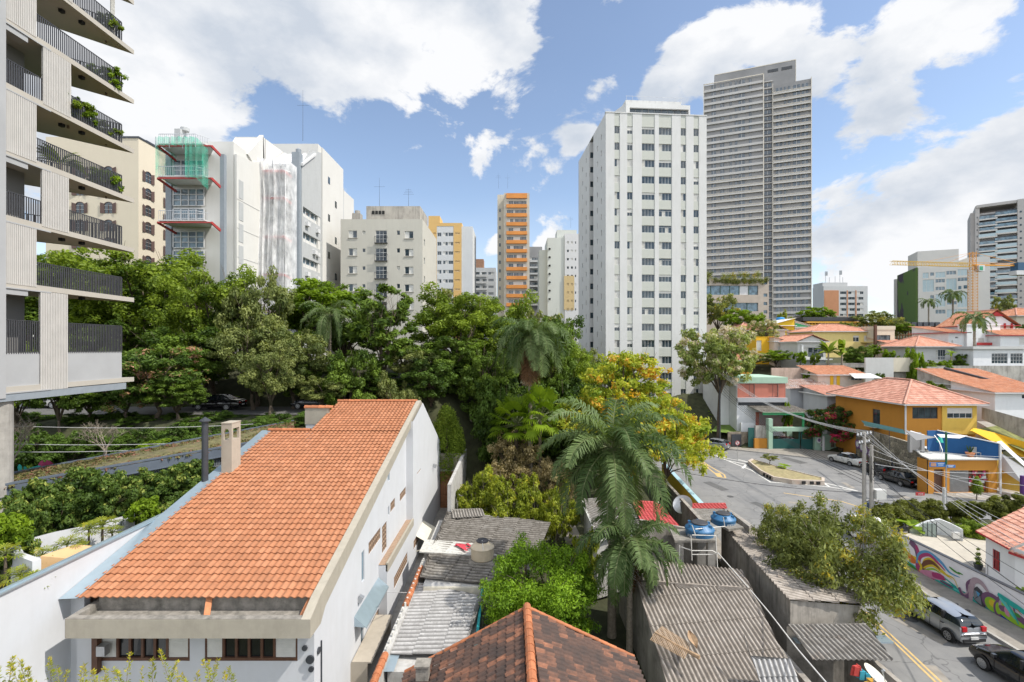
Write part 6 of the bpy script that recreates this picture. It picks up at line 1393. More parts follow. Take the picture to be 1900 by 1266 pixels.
gw(); mb = MB(); mb.box(-.5,.6,-4,-.01,24,LZ(496)); mb.build('green_wall',MATS['green_wall'],GB)
d0 = 200.; xL = X_(1802,d0); rz = R(-40); BT = thing('apartment_tower','tall grey tower with offset glass balconies at the right edge','apartment building',(xL,d0,14),rz); LX = lambda px: rsol(px,xL,d0,rz); LZ = lambda py: Z_(py,d0)-14
mb = MB(); mb.box(LX(1802),4,-4,LX(1812),20,LZ(392)); mb.box(LX(1810),1,-4,LX(1818),20,LZ(383)); mb.box(LX(1818),2.2,-4,LX(1888),20,LZ(397)); mb.box(LX(1888),0,-4,LX(1950),20,LZ(382)); mb.box(LX(1812),.6,LZ(387),LX(1888),15,LZ(382)); mb.build('walls',M('tower_grey',(.44,.42,.40),.85,var=.05,scale=.2),BT)
wm_ = MB(); sp = MB(); rgt = random.Random(5)
for j in range(19):
    y = 401+11.7*j; s = (j % 4) < 2
    for k,(a,b) in enumerate(((1817,1851),(1847,1888))):
        yy = y-(4 if (k == 1) else 0)+(2 if s else 0); z = LZ(yy+6); a2 = a-(1.5 if (j+k) % 2 else 0)
        sp.box(LX(a2),.2,z-.55,LX(b),2.2,z).cut(); m_ = MB(); m_.box(LX(a2)+.1,.3,z,LX(b)-.1,.38,z+1.15,0); m_.box(LX(a2)+.5,1.9,z,LX(b)-.3,2.1,z+2.0,1); m_.build('balcony',[gm if rgt.random() < .6 else MATS['glass_blue'],MATS['glass_black']],BT)
sp.build('slab',MATS['slab_grey'],BT)
mb = MB(); 
for j in range(17): mb.box(LX(1892),-.08,LZ(403+11.7*j+3),LX(1896),-.01,LZ(403+11.7*j)).cut(); mb.box(LX(1812.5),.9,LZ(403+11.7*j+3),LX(1814.5),.99,LZ(403+11.7*j)).cut()
mb.build('window',MATS['win_glass'],BT)
M('crane_orange',(.60,.27,.04),.6,var=.1); M('crane_yellow',(.65,.42,.06),.6)
d0 = 160.; xm = X_(1805,d0); CR = thing('tower_crane','orange tower crane with a long yellow jib over the building site','crane',(xm,d0,T(xm,d0)))
def lattice(mb,a,b,w,n,t=.12):
    a = Vector(a); b = Vector(b); d = (b-a).normalized(); u = Vector((0,1,0)) if abs(d.y) < .5 else Vector((1,0,0)); v = d.cross(u).normalized(); L = (b-a).length; c = [(u*s+v*q)*w/2 for s,q in ((-1,-1),(1,-1),(1,1),(-1,1))]
    for k in range(4): mb.bar(a+c[k],b+c[k],t)
    for i in range(n):
        p,q = a+d*L*i/n,a+d*L*(i+1)/n
        for k in range(4): mb.bar(p+c[k],q+c[(k+1) % 4],t*.6); mb.bar(p+c[k],p+c[(k+1) % 4],t*.6)
zc = Z_(500,d0)-CR.location.z; mb = MB(); lattice(mb,(0,0,0),(0,0,zc),1.7,22,.11); lattice(mb,(0,0,zc),(0,0,Z_(468,d0)-CR.location.z),1.2,4,.14); mb.build('mast',MATS['crane_orange'],CR)
mb = MB(); jl = X_(1640,d0)-xm; zj = Z_(492,d0)-CR.location.z; lattice(mb,(-1,0,zj),(jl,-3,zj+.2),1.2,30,.08); mb.bar((-1,0,zj-.6),(jl*.55,-1.6,zj-.5),.2); mb.build('jib',MATS['crane_yellow'],CR)
mb = MB(); mb.bar((0,0,zj),(22,2,zj+.1),.5,.5); mb.bar((0,0,zj+.8),(22,2,zj+.6),.15); mb.bar((.2,0,Z_(469,d0)-CR.location.z),(16,1.5,zj+1),.12); mb.bar((-.2,0,Z_(469,d0)-CR.location.z),(jl*.6,-1.6,zj+.7),.08); mb.bar((-.2,0,Z_(469,d0)-CR.location.z),(jl*.3,-.9,zj+.7),.08); mb.build('counter_jib',MATS['crane_orange'],CR)
mb = MB(); mb.box(.9,-1.2,zj-2.2,2.8,.6,zj-.2); mb.build('cab',MATS['white_paint'],CR); mb = MB(); mb.box(1.1,-1.24,zj-1.9,2.2,-1.2,zj-.6); mb.build('cab_window',M('cab_green',(.02,.3,.15),.3),CR)
mb = MB(); mb.box(15,0,zj-1.7,20,2.5,zj+.9); mb.build('counterweight',M('navy',(.03,.09,.17),.6),CR); mb = MB(); mb.box(14.5,0,zj-3.2,22,2.5,zj-1.75); mb.build('ballast',MATS['white_paint'],CR)
CSp = thing('scaffolding','orange-brown formwork and scaffolding of the building site below the crane','scaffolding',(X_(1700,135),135,14)); mb = MB(); rgt = random.Random(6); x0,x1 = X_(1638,135),X_(1770,135); zb,ztp = Z_(632,135),Z_(612,135)
for i in range(26): x = x0+(x1-x0)*i/25; mb.bar((x,134,zb-4),(x,134,ztp-rgt.random()),.22); mb.bar((x,137,zb-4),(x,137,ztp),.22)
for z in (zb,(zb+ztp)/2,ztp): mb.bar((x0,134,z),(x1,134,z),.3); mb.box(x0,134,z-.1,x1,140,z+.05)
mb.build('frame',M('formwork',(.33,.17,.08),.85,var=.3,scale=2),CSp,world=True)
mb = MB(); [mb.box((x := rgt.uniform(x0,x1-3)),133,ztp,x+rgt.uniform(1,3),137,ztp+rgt.uniform(.3,1.0)) for _ in range(22)]; mb.build('site_materials',M('site_stuff',(.3,.27,.24),.8,var=.5,scale=.3),CSp,world=True)
mb = MB(); [(mb.box((x := X_(1670+i*11,137)),137,Z_(610,137),x+1.3,138,Z_(598,137)),mb.cut()) for i in range(7)]; mb.build('post',MATS['steel_dark'],CSp,world=True)
C2 = thing('scaffolding','yellow-orange formwork deck with a dark edge behind the green-gabled house','scaffolding',(X_(1540,140),140,14)); x0,x1 = X_(1493,140),X_(1606,140); mb = MB(); mb.box(x0,139,Z_(600,140),x1,150,Z_(597,140)); mb.box(x0,139.2,Z_(604.5,140),x1,150,Z_(602.5,140))
for i in range(20): x = x0+(x1-x0)*i/19; mb.bar((x,139.5,Z_(628,140)),(x,139.5,Z_(597,140)),.25)
mb.build('deck',M('deck_yellow',(.62,.33,.05),.8,var=.2),C2,world=True); mb = MB(); mb.box(x0-1,139,Z_(596,140),x1-2,150,Z_(589,140)); mb.build('slab',MATS['tank_lid'],C2,world=True)
mb = MB(); mb.box(x0,152,12,x1+3,154,Z_(586,152)); tag(mb.build('wall',MATS['concrete']),'long grey site wall behind the formwork deck','wall')
# ================================================================ left: block with red-edged duplex balconies, beige block
M('white_block',(.60,.59,.56),.85,var=.03,scale=.3,dirt=.08,streak=.25,dirtc=(.45,.43,.38)); M('grey_steelwall',(.25,.28,.31),.6,var=.08,streak=.15); M('red_steel',(.36,.035,.03),.5,var=.1); M('grey_panel',(.42,.43,.43),.8,var=.04,streak=.25)
glassmat('glass_loft',(.12,.17,.20),.1)
LB = thing('apartment_building','white loft block with red steel balcony beams and tall gridded windows','apartment building',(-34.6,58,5))
z5 = lambda py,d: Z_(py,d)-5
def loft(t,x0,x1,d,pys,netted=False):
    """stack of gridded two-storey windows between floor beams"""
    X0,X1 = X_(x0,d)-t.location.x,X_(x1,d)-t.location.x; dy = d-t.location.y
    for (pt,pb) in pys:
        zt,zb = z5(pt,d),z5(pb,d); m_ = MB(); m_.quad((X0,dy,zb),(X1,dy,zb),(X1,dy,zt),(X0,dy,zt),1); n = 4; k = 3
        for i in range(n+1): x = X0+(X1-X0)*i/n; m_.box(x-.06,dy-.1,zb,x+.06,dy-.02,zt,0)
        for i in range(k+1): z = zb+(zt-zb)*i/k; m_.box(X0,dy-.09,z-.05,X1,dy-.03,z+.05,0)
        m_.build('window',[MATS['white_paint'],MATS['glass_loft']],t)
# walls of the first stack
dF = 60.; mb = MB(); ox,oy = -34.6,58.
X0 = X_(312,dF)-ox; X1 = X_(415,58)-ox
mb.box(X0,2.15,-2,X1-.05,9,z5(262,dF)); mb.build('front_wall',MATS['white_block'],LB)
loft(LB,322,379,60.,[(298,326),(351,382),(388,415),(430,460),(466,492)])
mb = MB()
for py,a,b,dd in ((271,308,415,57.2),(331,308,415,57.2),(413,308,415,57.2)):
    za = z5(py,57); xa,xb,xc = X_(292,57)-ox,X_(392,57)-ox,X_(416,58.5)-ox
    mb.bar((xa,-1,za),(xb,-1,za),.15,.16); mb.bar((xb,-1,za),(xc,.5,za-1.0),.18,.28); mb.cut(); mb.bar((xa,-1,za),(X_(322,59.5)-ox,2.0,za-.6),.15,.25); mb.cut()
mb.build('steel_beam',MATS['red_steel'],LB)
mb = MB()
for py in (271,331,413): za = z5(py,57)+.2; mb.ext([(X_(293,57)-ox,-1,za),(X_(380,57)-ox,-1,za),(X_(390,57.5)-ox,.2,za),(X_(390,60)-ox,2.15,za),(X_(320,60)-ox,2.15,za)],(0,0,.12)); mb.cut()
mb.build('balcony_floor',MATS['white_paint'],LB)
mb = MB()
for py in (271,331,413):
    za = z5(py,57)+.32; pts = [(X_(294,57)-ox,-.95,za),(X_(362,57)-ox,-.95,za),(X_(382,57.6)-ox,.3,za)]
    for a,b in zip(pts,pts[1:]):
        a,b = Vector(a),Vector(b); mb.bar(a+Vector((0,0,1.1)),b+Vector((0,0,1.1)),.06); n = int((b-a).length/.22)
        for i in range(n): q = a.lerp(b,i/n); mb.bar(q,q+Vector((0,0,1.1)),.025)
    mb.cut()
mb.build('railing',MATS['steel'],LB)
mb = MB(); mb.box(X_(408,58)-ox,0,-2,X_(416,58)-ox,.5,z5(286,58)); mb.cut(); mb.box(X_(308,60)-ox,1.9,-2,X_(319,60)-ox,2.3,z5(275,60)); mb.build('column',MATS['grey_steelwall'],LB)
# sloped light shaft roof and side walls running back
mb = MB(); XS = 0.35
mb.ext([(XS-.3,2.15,-2),(XS-.3,12.0,-2),(XS-.3,12.0,z5(268,64)),(XS-.3,6.0,z5(290,62)),(XS-.3,2.15,z5(285,60))],(.3,0,0)); mb.build('side_wall',MATS['white_block'],LB)
holes = MB()
for j in range(6): z = z5(330+41*j,60); holes.box(XS+.0,2.6,z-2.3,XS+.04,3.6,z).cut()
holes.build('recess',MATS['grey_panel'],LB)
mb = MB(); 
for zz in (1,4,7,10): mb.bar((XS+.02,2.2,z5(350+zz*18,60)),(XS+.02,12,z5(350+zz*18,60)),.03)
mb.build('cable',MATS['wire_grey'],LB)
x0,x1,dA,dB = X_(372,60)-ox,X_(482,66)-ox,0,8
mb = MB(); zr_ = z5(249,66); mb.ext([(x0+.3,5,z5(300,62)),(x0+.3,9,zr_),(x0+.3,9,z5(300,62))],(.4,0,0)); mb.ext([(x1-.6,5,z5(280,62)),(x1-.6,9,zr_+.3),(x1-.6,9.5,z5(300,62)-1)],(.6,0,0)); mb.ext([(x0+.7,5.2,z5(300,62)),(x1-.6,5.2,z5(300,62)),(x1-.6,9,zr_),(x0+.7,9,zr_)],(0,.2,-.1))
mb.box(x0+.3,8.9,z5(330,62),x1,9.5,zr_); mb.ext([(x1-.1,9.4,-2),(x1-.1,20,-2),(x1-.1,20,z5(265,70)),(x1-.1,9.4,zr_)],(.1,0,0)); mb.build('sloped_roof',MATS['white_block'],LB)
mb = MB(); mb.box(X_(313,60)-ox,3,z5(262,60)-1,X_(324,60)-ox,4.2,z5(232,60)); mb.lathe([(.5,0),(.5,.4),(.3,.5)],(X_(325,60)-ox,3.8,z5(232,60)),10); mb.build('chimney',MATS['grey_panel'],LB)
mb = MB(); mb.box(X_(390,61)-ox,3.2,z5(330,61),X_(422,61)-ox,5,z5(263,61)); mb.build('stair_box',MATS['grey_panel'],LB)
# green net around the top balcony
GN = thing('safety_net','green safety net wrapped round the top balcony of the red-beamed block','net',(-38,57,30)); netmat('net_green',(.04,.45,.30),.42); netmat('net_white',(.95,.95,.95),.42)
mb = MB(); pl = [(291,255,330),(320,258,333),(355,258,330),(372,262,336),(385,275,338),(390,300,330)]
P = [[Vector((X_(x,56.6),56.6-.02*i+.1*math.sin(i*2.2),Z_(y,56.6))) for y in (a,(a+b)/2,b)] for i,(x,a,b) in enumerate(pl)]
P2 = [Vector((X_(x,57)+.0,56.7+.25*math.sin(k*2.2),0)) for k,x in enumerate(np.linspace(292,392,26))]
za,zb = Z_(256,57),Z_(331,57)
for k in range(25):
    t0,t1 = k/25,(k+1)/25; u,v = P2[k],P2[k+1]; top0 = za-max(0,t0-.75)*7; top1 = za-max(0,t1-.75)*7; lo = .25 if k < 8 else (1 if k < 11 or k > 16 else .55)
    lo = (za-Z_(272,57)) if k < 14 else (za-zb)
    mb.quad((u.x,u.y,top0-lo),(v.x,v.y,top1-lo),(v.x,v.y,top1),(u.x,u.y,top0))
for k in range(6): 
    u = Vector((X_(293,57),56.6+k*.8,0)); mb.quad((u.x,u.y,zb),(u.x,u.y+.8,zb),(u.x,u.y+.8,za-.8),(u.x,u.y,za-.8))
mb.build('net',MATS['net_green'],GN,world=True)
mb = MB(); [mb.bar((P2[k].x,P2[k].y,za),(P2[k].x,P2[k].y,za-1.3),.05) for k in (0,6,12,19)]; mb.build('pole',MATS['steel'],GN,world=True)
# second stack, behind a white net
L2 = thing('apartment_building','white loft block wrapped in a translucent white net, with a tall grey chimney pillar','apartment building',(-31.5,68,5)); ox,oy = -31.5,68.
LBo = L2
loft(L2,483,523,68.5,[(340,360),(374,390),(392,412),(428,444),(450,470),(488,508),(514,530),(550,566)])
mb = MB(); mb.box(X_(438,68.8)-ox,.8,-2,X_(545,68.8)-ox,4,z5(305,68.8)); mb.box(X_(482,74)-ox,6,-2,X_(590,74)-ox,14,z5(267,74)); mb.build('front_wall',MATS['white_block'],L2)
mb = MB()
for j,py in enumerate((318,368,440,510,578)): 
    za = z5(py,66.5); mb.bar((X_(442,66.5)-ox,-1.5,za),(X_(527,66.5)-ox,-1.5,za),.2,.3); mb.bar((X_(527,66.5)-ox,-1.5,za),(X_(541,67.5)-ox,-.3,za-.5),.2,.3); mb.cut()
mb.build('steel_beam',MATS['red_steel'],L2); mb = MB()
for py in (318,368,440,510,578): za = z5(py,66.5)+.17; mb.ext([(X_(466,66.5)-ox,-1.5,za),(X_(527,66.5)-ox,-1.5,za),(X_(540,67.5)-ox,-.3,za),(X_(540,68.6)-ox,.8,za),(X_(466,68.6)-ox,.8,za)],(0,0,.12)); mb.cut()
mb.build('balcony_floor',MATS['white_paint'],L2); mb = MB()
for py in (318,368,440,510): 
    za = z5(py,66.5)+.3
    for i in range(30): x = X_(467,66.5)-ox+i*.15; mb.bar((x,-1.45,za),(x,-1.45,za+1.1),.025)
    mb.bar((X_(467,66.5)-ox,-1.45,za+1.1),(X_(527,66.5)-ox,-1.45,za+1.1),.06); mb.cut()
mb.build('railing',MATS['steel'],L2)
mb = MB(); mb.box(X_(541,67.5)-ox,-.5,-2,X_(555.5,67.5)-ox,.6,z5(282,67.5)); mb.lathe([(.35,0),(.38,.5),(.1,.7)],(X_(551,67.5)-ox,0,z5(282,67.5)),10); mb.build('pillar',MATS['grey_steelwall'],L2)
mb = MB(); # sloping white skylight roof
for k in range(4): x = X_(498+k*20,68)-ox; mb.ext([(x,0,z5(303,68)),(x,4.6,z5(281,72)),(x,4.6,z5(283,72)-.2),(x,0,z5(305,68)-.2)],(.35,0,0))
mb.quad((X_(498,68)-ox,.1,z5(304,68)),(X_(562,68)-ox,.1,z5(304,68)),(X_(562,68)-ox,4.6,z5(283,72)),(X_(498,68)-ox,4.6,z5(283,72))); mb.build('sloped_roof',MATS['white_paint'],L2)
# side face with window bays (faces right), stepping back
sx = X_(559,68)-ox; 
def bays(t,sx,y0,y1,pys,dn,ztop,low=-2):
    hs = [(y0+.4,y1-.3,z5(b,dn),z5(a,dn)) for a,b in pys]; m_ = MB(); wall(m_,'right',sx,y0,y1,low,ztop,hs,.5); m_.quad((sx,y0,low),(sx-6,y0,low),(sx-6,y0,ztop),(sx,y0,ztop)); m_.build('bay_wall',MATS['grey_panel'],t)
    for a,b,zb,zt in hs:
        m_ = MB(); m_.box(sx-.45,a,zb,sx-.35,b,zb+(zt-zb)*.45,3); m_.box(sx-.5,a,zb+(zt-zb)*.45,sx-.44,b,zt,1)
        for k in range(1,4): q = a+(b-a)*k/4; m_.box(sx-.46,q-.08,zb,sx-.3,q+.08,zt,0)
        m_.build('window',[MATS['white_paint'],MATS['glass_blue'],MATS['curtain'],MATS['white_block']],t)
bays(L2,sx,.2,7.2,[(388+46*j,406+46*j) for j in range(5)],70,z5(303,68))
mb = MB(); mb.ext([(sx-.05,.2,z5(303,68)),(sx-.05,7.2,z5(303,68)),(sx-.05,7.2,z5(283,72)+1.2),(sx-.05,3.0,z5(283,72))],(.05,0,0)); mb.build('gable',MATS['grey_panel'],L2)
mb = MB(); mb.box(sx-6,7.25,-2,sx+.15,16.5,z5(273,75)); mb.build('rear_wall',MATS['white_block'],L2)
m_ = MB()
for j in range(5):
    z = z5(388+46*j,70)-2.6; m_.box(sx,1.2+(j % 2)*2.6,z,sx+.45,2.1+(j % 2)*2.6,z+.6).cut(); m_.box(sx,5.0,z-.1,sx+.4,5.8,z+.5).cut()
m_.build('air_conditioner',MATS['white_paint'],L2); m_ = MB()
for j in range(7): m_.box(sx+.15,9.5+(j % 2)*3,z5(330+36*j,75),sx+.18,10.3+(j % 2)*3,z5(330+36*j,75)+1.1).cut()
m_.build('small_window',MATS['win_glass'],L2)
antenna('tall thin mast behind the white loft block',X_(562,76),76,Z_(262,76),8,1)
WN = thing('facade_net','translucent white net hanging over the balconies of the second loft block','net',(-34,66,20)); mb = MB(); n = 34; za,zb = Z_(297,66),Z_(600,66)
PX = [(X_(x,66),66.0-.35+.35*math.sin(i*1.3)+.2*math.sin(i*.5)) for i,x in enumerate(np.linspace(464,534,n))]
for i in range(n-1):
    (a,b),(c,d) = PX[i],PX[i+1]
    for k in range(8): z1 = za+(zb-za)*k/8; z2 = za+(zb-za)*(k+1)/8; w1 = .25*math.sin(k*.9); w2 = .25*math.sin((k+1)*.9); mb.quad((a,b+w1,z1),(c,d+w1,z1),(c,d+w2,z2),(a,b+w2,z2))
a,b = PX[-1]
for k in range(8): z1 = za+(zb-za)*k/8; z2 = za+(zb-za)*(k+1)/8; mb.quad((a,b,z1),(a+.6,b+2.2,z1-.5),(a+.6,b+2.2,z2-.5),(a,b,z2))
a,b = X_(440,66),66.
for k in range(4): z1 = Z_(380,66)+(zb-Z_(380,66))*k/4; z2 = Z_(380,66)+(zb-Z_(380,66))*(k+1)/4; mb.quad((a-1.1*(k/4),b,z1),(PX[0][0],PX[0][1],z1+ (1.5 if k == 0 else 0)),(PX[0][0],PX[0][1],z2),(a-1.1*((k+1)/4),b,z2))
mb.build('net',MATS['net_white'],WN,world=True); mb = MB(); [mb.bar((PX[i][0],PX[i][1],za),(PX[i][0],PX[i][1],za-1.2),.05) for i in (0,10,20,33)]; mb.build('pole',MATS['steel'],WN,world=True)
# third stack further right
L3 = thing('apartment_building','white block with grey window bays stepping back beside the cream block','apartment building',(X_(590,79),79,5)); ox = L3.location.x; sx = X_(612,79)-ox
mb = MB(); mb.box(-2,.5,-2,sx,12,z5(333,80)); mb.build('front_wall',MATS['white_block'],L3); bays_ = [(430+33*j,444+33*j) for j in range(5)]
def bays3():
    hs = [(.9,5.5,z5(b,82),z5(a,82)) for a,b in bays_]; m_ = MB(); m_.xf = lambda p: (p[0]+.03,p[1],p[2]); wall(m_,'right',sx,.5,6.5,-2,z5(330,80),hs,.0); m_.xf = None; m_.build('bay_wall',MATS['grey_panel'],L3)
    for a,b,zb,zt in hs:
        m_ = MB(); m_.box(sx+.005,a,zb,sx+.02,b,zb+(zt-zb)*.5,3); m_.box(sx+.005,a,zb+(zt-zb)*.5,sx+.02,b,zt,1); [m_.box(sx+.01,a+(b-a)*k/4-.08,zb,sx+.06,a+(b-a)*k/4+.08,zt,0) for k in range(1,4)]; m_.build('window',[MATS['white_paint'],MATS['glass_blue'],MATS['curtain'],MATS['white_block']],L3)
bays3(); mb = MB(); mb.box(sx+.05,11,-2,sx+1.5,12.5,z5(390,88)); mb.lathe([(.5,0),(.5,.6)],(sx+.8,11.7,z5(390,88)),10); mb.build('chimney',MATS['concrete'],L3)
# beige block with arched shuttered windows
M('beige_block',(.62,.55,.43),.85,var=.03,scale=.3,streak=.15,dirtc=(.45,.38,.28)); M('shutter_brown',(.10,.06,.05),.7,var=.15)
BB = thing('apartment_building','beige apartment block with arched windows and brown shutters','apartment building',(X_(257,73),73,5)); ox = BB.location.x
zt = z5(254,73); mb = MB(); mb.box(-14,0,-2,0,14,zt); mb.build('walls',MATS['beige_block'],BB); mb = MB(); mb.box(-3,-.1,zt-.2,.1,10,zt+.05); mb.box(-.4,1.5,zt,0.08,14,zt+.15); mb.build('cornice',MATS['steel_dark'],BB)
def archwin(t,x,y,z,w,h,side):
    m_ = MB(); rot = side == 'right'
    f = (lambda a,d,c: (x+d,y+a,z+c)) if rot else (lambda a,d,c: (x+a,y-d,z+c))
    pts = [(-w/2,0),(w/2,0),(w/2,h-w*.35)]+[(math.cos(math.pi*i/8)*w/2,h-w*.35+math.sin(math.pi*i/8)*w*.35) for i in range(1,8)]+[(-w/2,h-w*.35)]
    m_.poly([f(a,.02,c) for a,c in pts],0); 
    for a,b in zip(pts[2:],pts[3:]): m_.bar(f(a[0],.06,a[1]),f(b[0],.06,b[1]),.07,m=1)
    for s in (-w/2,0,w/2): m_.bar(f(s,.05,0),f(s,.05,h-w*.3),.06,m=1)
    for k in (.33,.66): m_.bar(f(-w/2,.05,h*k),f(w/2,.05,h*k),.03,m=2)
    wo = m_.build('window',[MATS['win_glass'],MATS['shutter_brown'],MATS['white_paint']],t); m_ = MB()
    for s in (-1,1): p = [f(s*w*.52,.05,0),f(s*w*.95,.12,0),f(s*w*.95,.12,h*.95),f(s*w*.52,.05,h*.85)]; m_.ext(p,(.04,0,0) if rot else (0,-.04,0)); m_.cut()
    m_.build('shutter',MATS['shutter_brown'],wo)
for j in range(6):
    for k,yy in enumerate((1.9,6.3)): archwin(BB,0,yy,z5(336+31.5*j,74)-.2*k,1.25,1.7,'right')
    if j < 5:
        for xx in (-4.5,-8.8): archwin(BB,xx,0,z5(330+33*j,73),1.25,1.7,'front')
# ================================================================ concrete building with wedge balconies at the left
M('fair_concrete',(.42,.39,.34),.8,var=.07,scale=.5,dirt=.2,streak=.15,dirtc=(.36,.32,.27),bump=.1); M('screen_white',(.50,.48,.45),.7,var=.06,scale=1.5,streak=.2); M('grey_wall',(.36,.365,.37),.85,var=.06,scale=.6,dirt=.15,bump=.1,bscale=40)
FX = -22.9; BC = thing('apartment_building','concrete building with pointed wedge balconies, dark railings and white slatted screens','apartment building',(FX,24,5)); L5 = lambda *p: (p[0]-FX,p[1]-24,p[2]-5)
floors = [12.95]+[17.75+3.0*i for i in range(8)]   # undersides
tipd = 29.3
def slab(z,th=.24):
    return [(FX,14),(FX,tipd),(-26.2,26.0),(-30,23.6),(-30,14)]
mb = MB()
for i,z in enumerate(floors): pts = slab(z); mb.ext([L5(x,y,z) for x,y in pts],(0,0,.26)); mb.cut()
mb.build('slab',MATS['fair_concrete'],BC)
mb = MB()
for i,z in enumerate(floors): mb.box(*L5(FX-.02,14,z-.06),*L5(FX+.03,24.0,z)); mb.box(*L5(FX-.5,20.9,z-.32),*L5(FX-.02,22.9,z)); mb.cut()
mb.build('edge_beam',MATS['grey_wall'],BC)
mb = MB(); mb.box(*L5(-34,14,12.5),*L5(-24.5,24.3,45)); mb.build('core_wall',MATS['wall_darkgrey'],BC)
mb = MB(); mb.box(*L5(FX-.35,14,12.7),*L5(FX+.04,21.85,45)); mb.build('corner_pier',MATS['grey_wall'],BC)
mb = MB(); mb.ext([L5(FX,12,12.55),L5(FX,tipd-.6,12.55),L5(-26,25.6,12.55),L5(-26,12,12.55)],(0,0,.36)); mb.build('steel_beam',MATS['grey_steelwall'],BC)
mb = MB(); mb.tube([L5(-23.55,22.1,4.5),L5(-23.55,22.1,12.6)],.55,20); mb.build('column',MATS['concrete'],BC)
mb = MB(); mb.box(*L5(FX-.18,21.9,13.21),*L5(FX-.06,28.45,14.75)); mb.ext([L5(FX-.12,28.45,13.21),L5(FX-.2,28.45,13.21),L5(-26,25.6,13.21),L5(-25.9,25.5,13.21)],(0,0,1.54)); mb.build('parapet',MATS['grey_wall'],BC)
scr = {0: [(24.0,26.05)],1: [(22.1,23.55)],2: [(23.55,25.15)],3: [(22.1,23.55)],4: [(23.55,25.15)],5: [(22.1,23.55)],6: [(23.55,25.2)],7: [(22.1,23.55)],8: [(24,26)]}
sx_ = {0: [(75,126)],1: [(9,68)],2: [(78,128)],3: [(9,68)],4: [(80,132)],5: [(9,68)]}
def dd(px): return FX*F/(px-CX)
for i,z in enumerate(floors):
    zt = floors[i+1] if i+1 < len(floors) else z+3
    pairs = [(dd(a),dd(b)) for a,b in sx_[i]] if i in sx_ else scr[i]
    for a,b in pairs:
        m_ = MB(); z0 = z+.26; n = int((b-a)/.085)
        for k in range(n): y = a+(b-a)*k/n; m_.box(*L5(FX-.02,y,z0-.1 if i else z-.05),*L5(FX+.02,y+.062,zt-.02))
        for zz in (z0+.02,(z0+zt)/2,zt-.12): m_.box(*L5(FX-.035,a,zz),*L5(FX-.022,b,zz+.06))
        m_.box(*L5(FX-.10,a+.02,z0),*L5(FX-.09,b-.02,zt-.05)); m_.build('screen',MATS['screen_white'],BC)
    segs = []; cur = 21.95
    for a,b in sorted(pairs)+[(28.45,28.45)]:
        if a-cur > .4: segs.append((cur+.02,a-.02))
        cur = b
    zb = z+.28 if i else 14.8; h = 1.08 if i else 1.45
    for a,b in segs:
        m_ = MB(); n = int((b-a)/.105)
        for k in range(n+1): y = a+(b-a)*k/n; m_.box(*L5(FX-.08,y-.022,zb-.1),*L5(FX-.05,y+.022,zb+h))
        m_.box(*L5(FX-.09,a,zb+h),*L5(FX-.04,b,zb+h+.03)); m_.box(*L5(FX-.085,a,zb-.02),*L5(FX-.055,b,zb)); m_.build('railing',MATS['frame_dark'],BC)
    m_ = MB(); a = Vector(L5(FX-.06,28.45,zb)); b = Vector(L5(-26.0,25.6,zb)); n = 32
    for k in range(n+1): q = a.lerp(b,k/n); m_.bar(q,q+Vector((0,0,h)),.03)
    m_.bar(a+Vector((0,0,h)),b+Vector((0,0,h)),.04); m_.build('railing',MATS['frame_dark'],BC)
mb = MB()
for i in range(1,9): z = floors[i]; mb.box(*L5(-23.75,25.3,z-.16),*L5(-23.55,25.5,z)).cut(); mb.box(*L5(-23.5,26.2,z-.16),*L5(-23.3,26.4,z)).cut()
mb.build('ceiling_lamp',MATS['rubber'],BC)
mb = MB(); rgt = random.Random(2)
for i,(y0,y1) in ((4,(25.2,25.5)),(6,(28.0,28.3)),(6,(25.3,25.6))):
    z = floors[i]+.26
    for k in range(8): y = y0+(y1-y0)*k/8; mb.box(*L5(FX-.35-.05*(k % 2),y,z+.1),*L5(FX-.32-.05*(k % 2),y+.05,z+2.6))
    mb.cut()
mb.build('curtain',MATS['curtain'],BC)
bp = 'plants on the wedge balconies'
for k,(i,y,s,pr_,lab) in enumerate(((5,28.0,.8,'bushb','trailing plant at the tip of the fifth-floor wedge balcony'),(4,25.6,.85,'bush','leafy shrub behind the middle of the planted balcony railing'),(4,26.5,.7,'bushb','lighter shrub on the planted balcony towards its tip'),(4,28.0,.6,'bush','low bush near the tip of the planted balcony'),(3,28.0,.8,'bushb','bush at the tip of the balcony below the planted one'),(6,28.0,.7,'bush','green bush behind the railing near the top left corner'))):
    put(pr[pr_],0,0,0,y,lab,bp,None) if False else None
    o_ = dup(pr[pr_]['o'],(FX-.6,y,floors[i]+.2),k*1.1,lab,bp,s); o_['category'] = 'plant'
o_ = dup(ban['o'],(FX-.9,24.9+.6,floors[3]+.3),1.2,'banana-leaved plant on the second wedge balcony from below the planted one',None,.55); o_['category'] = 'plant'
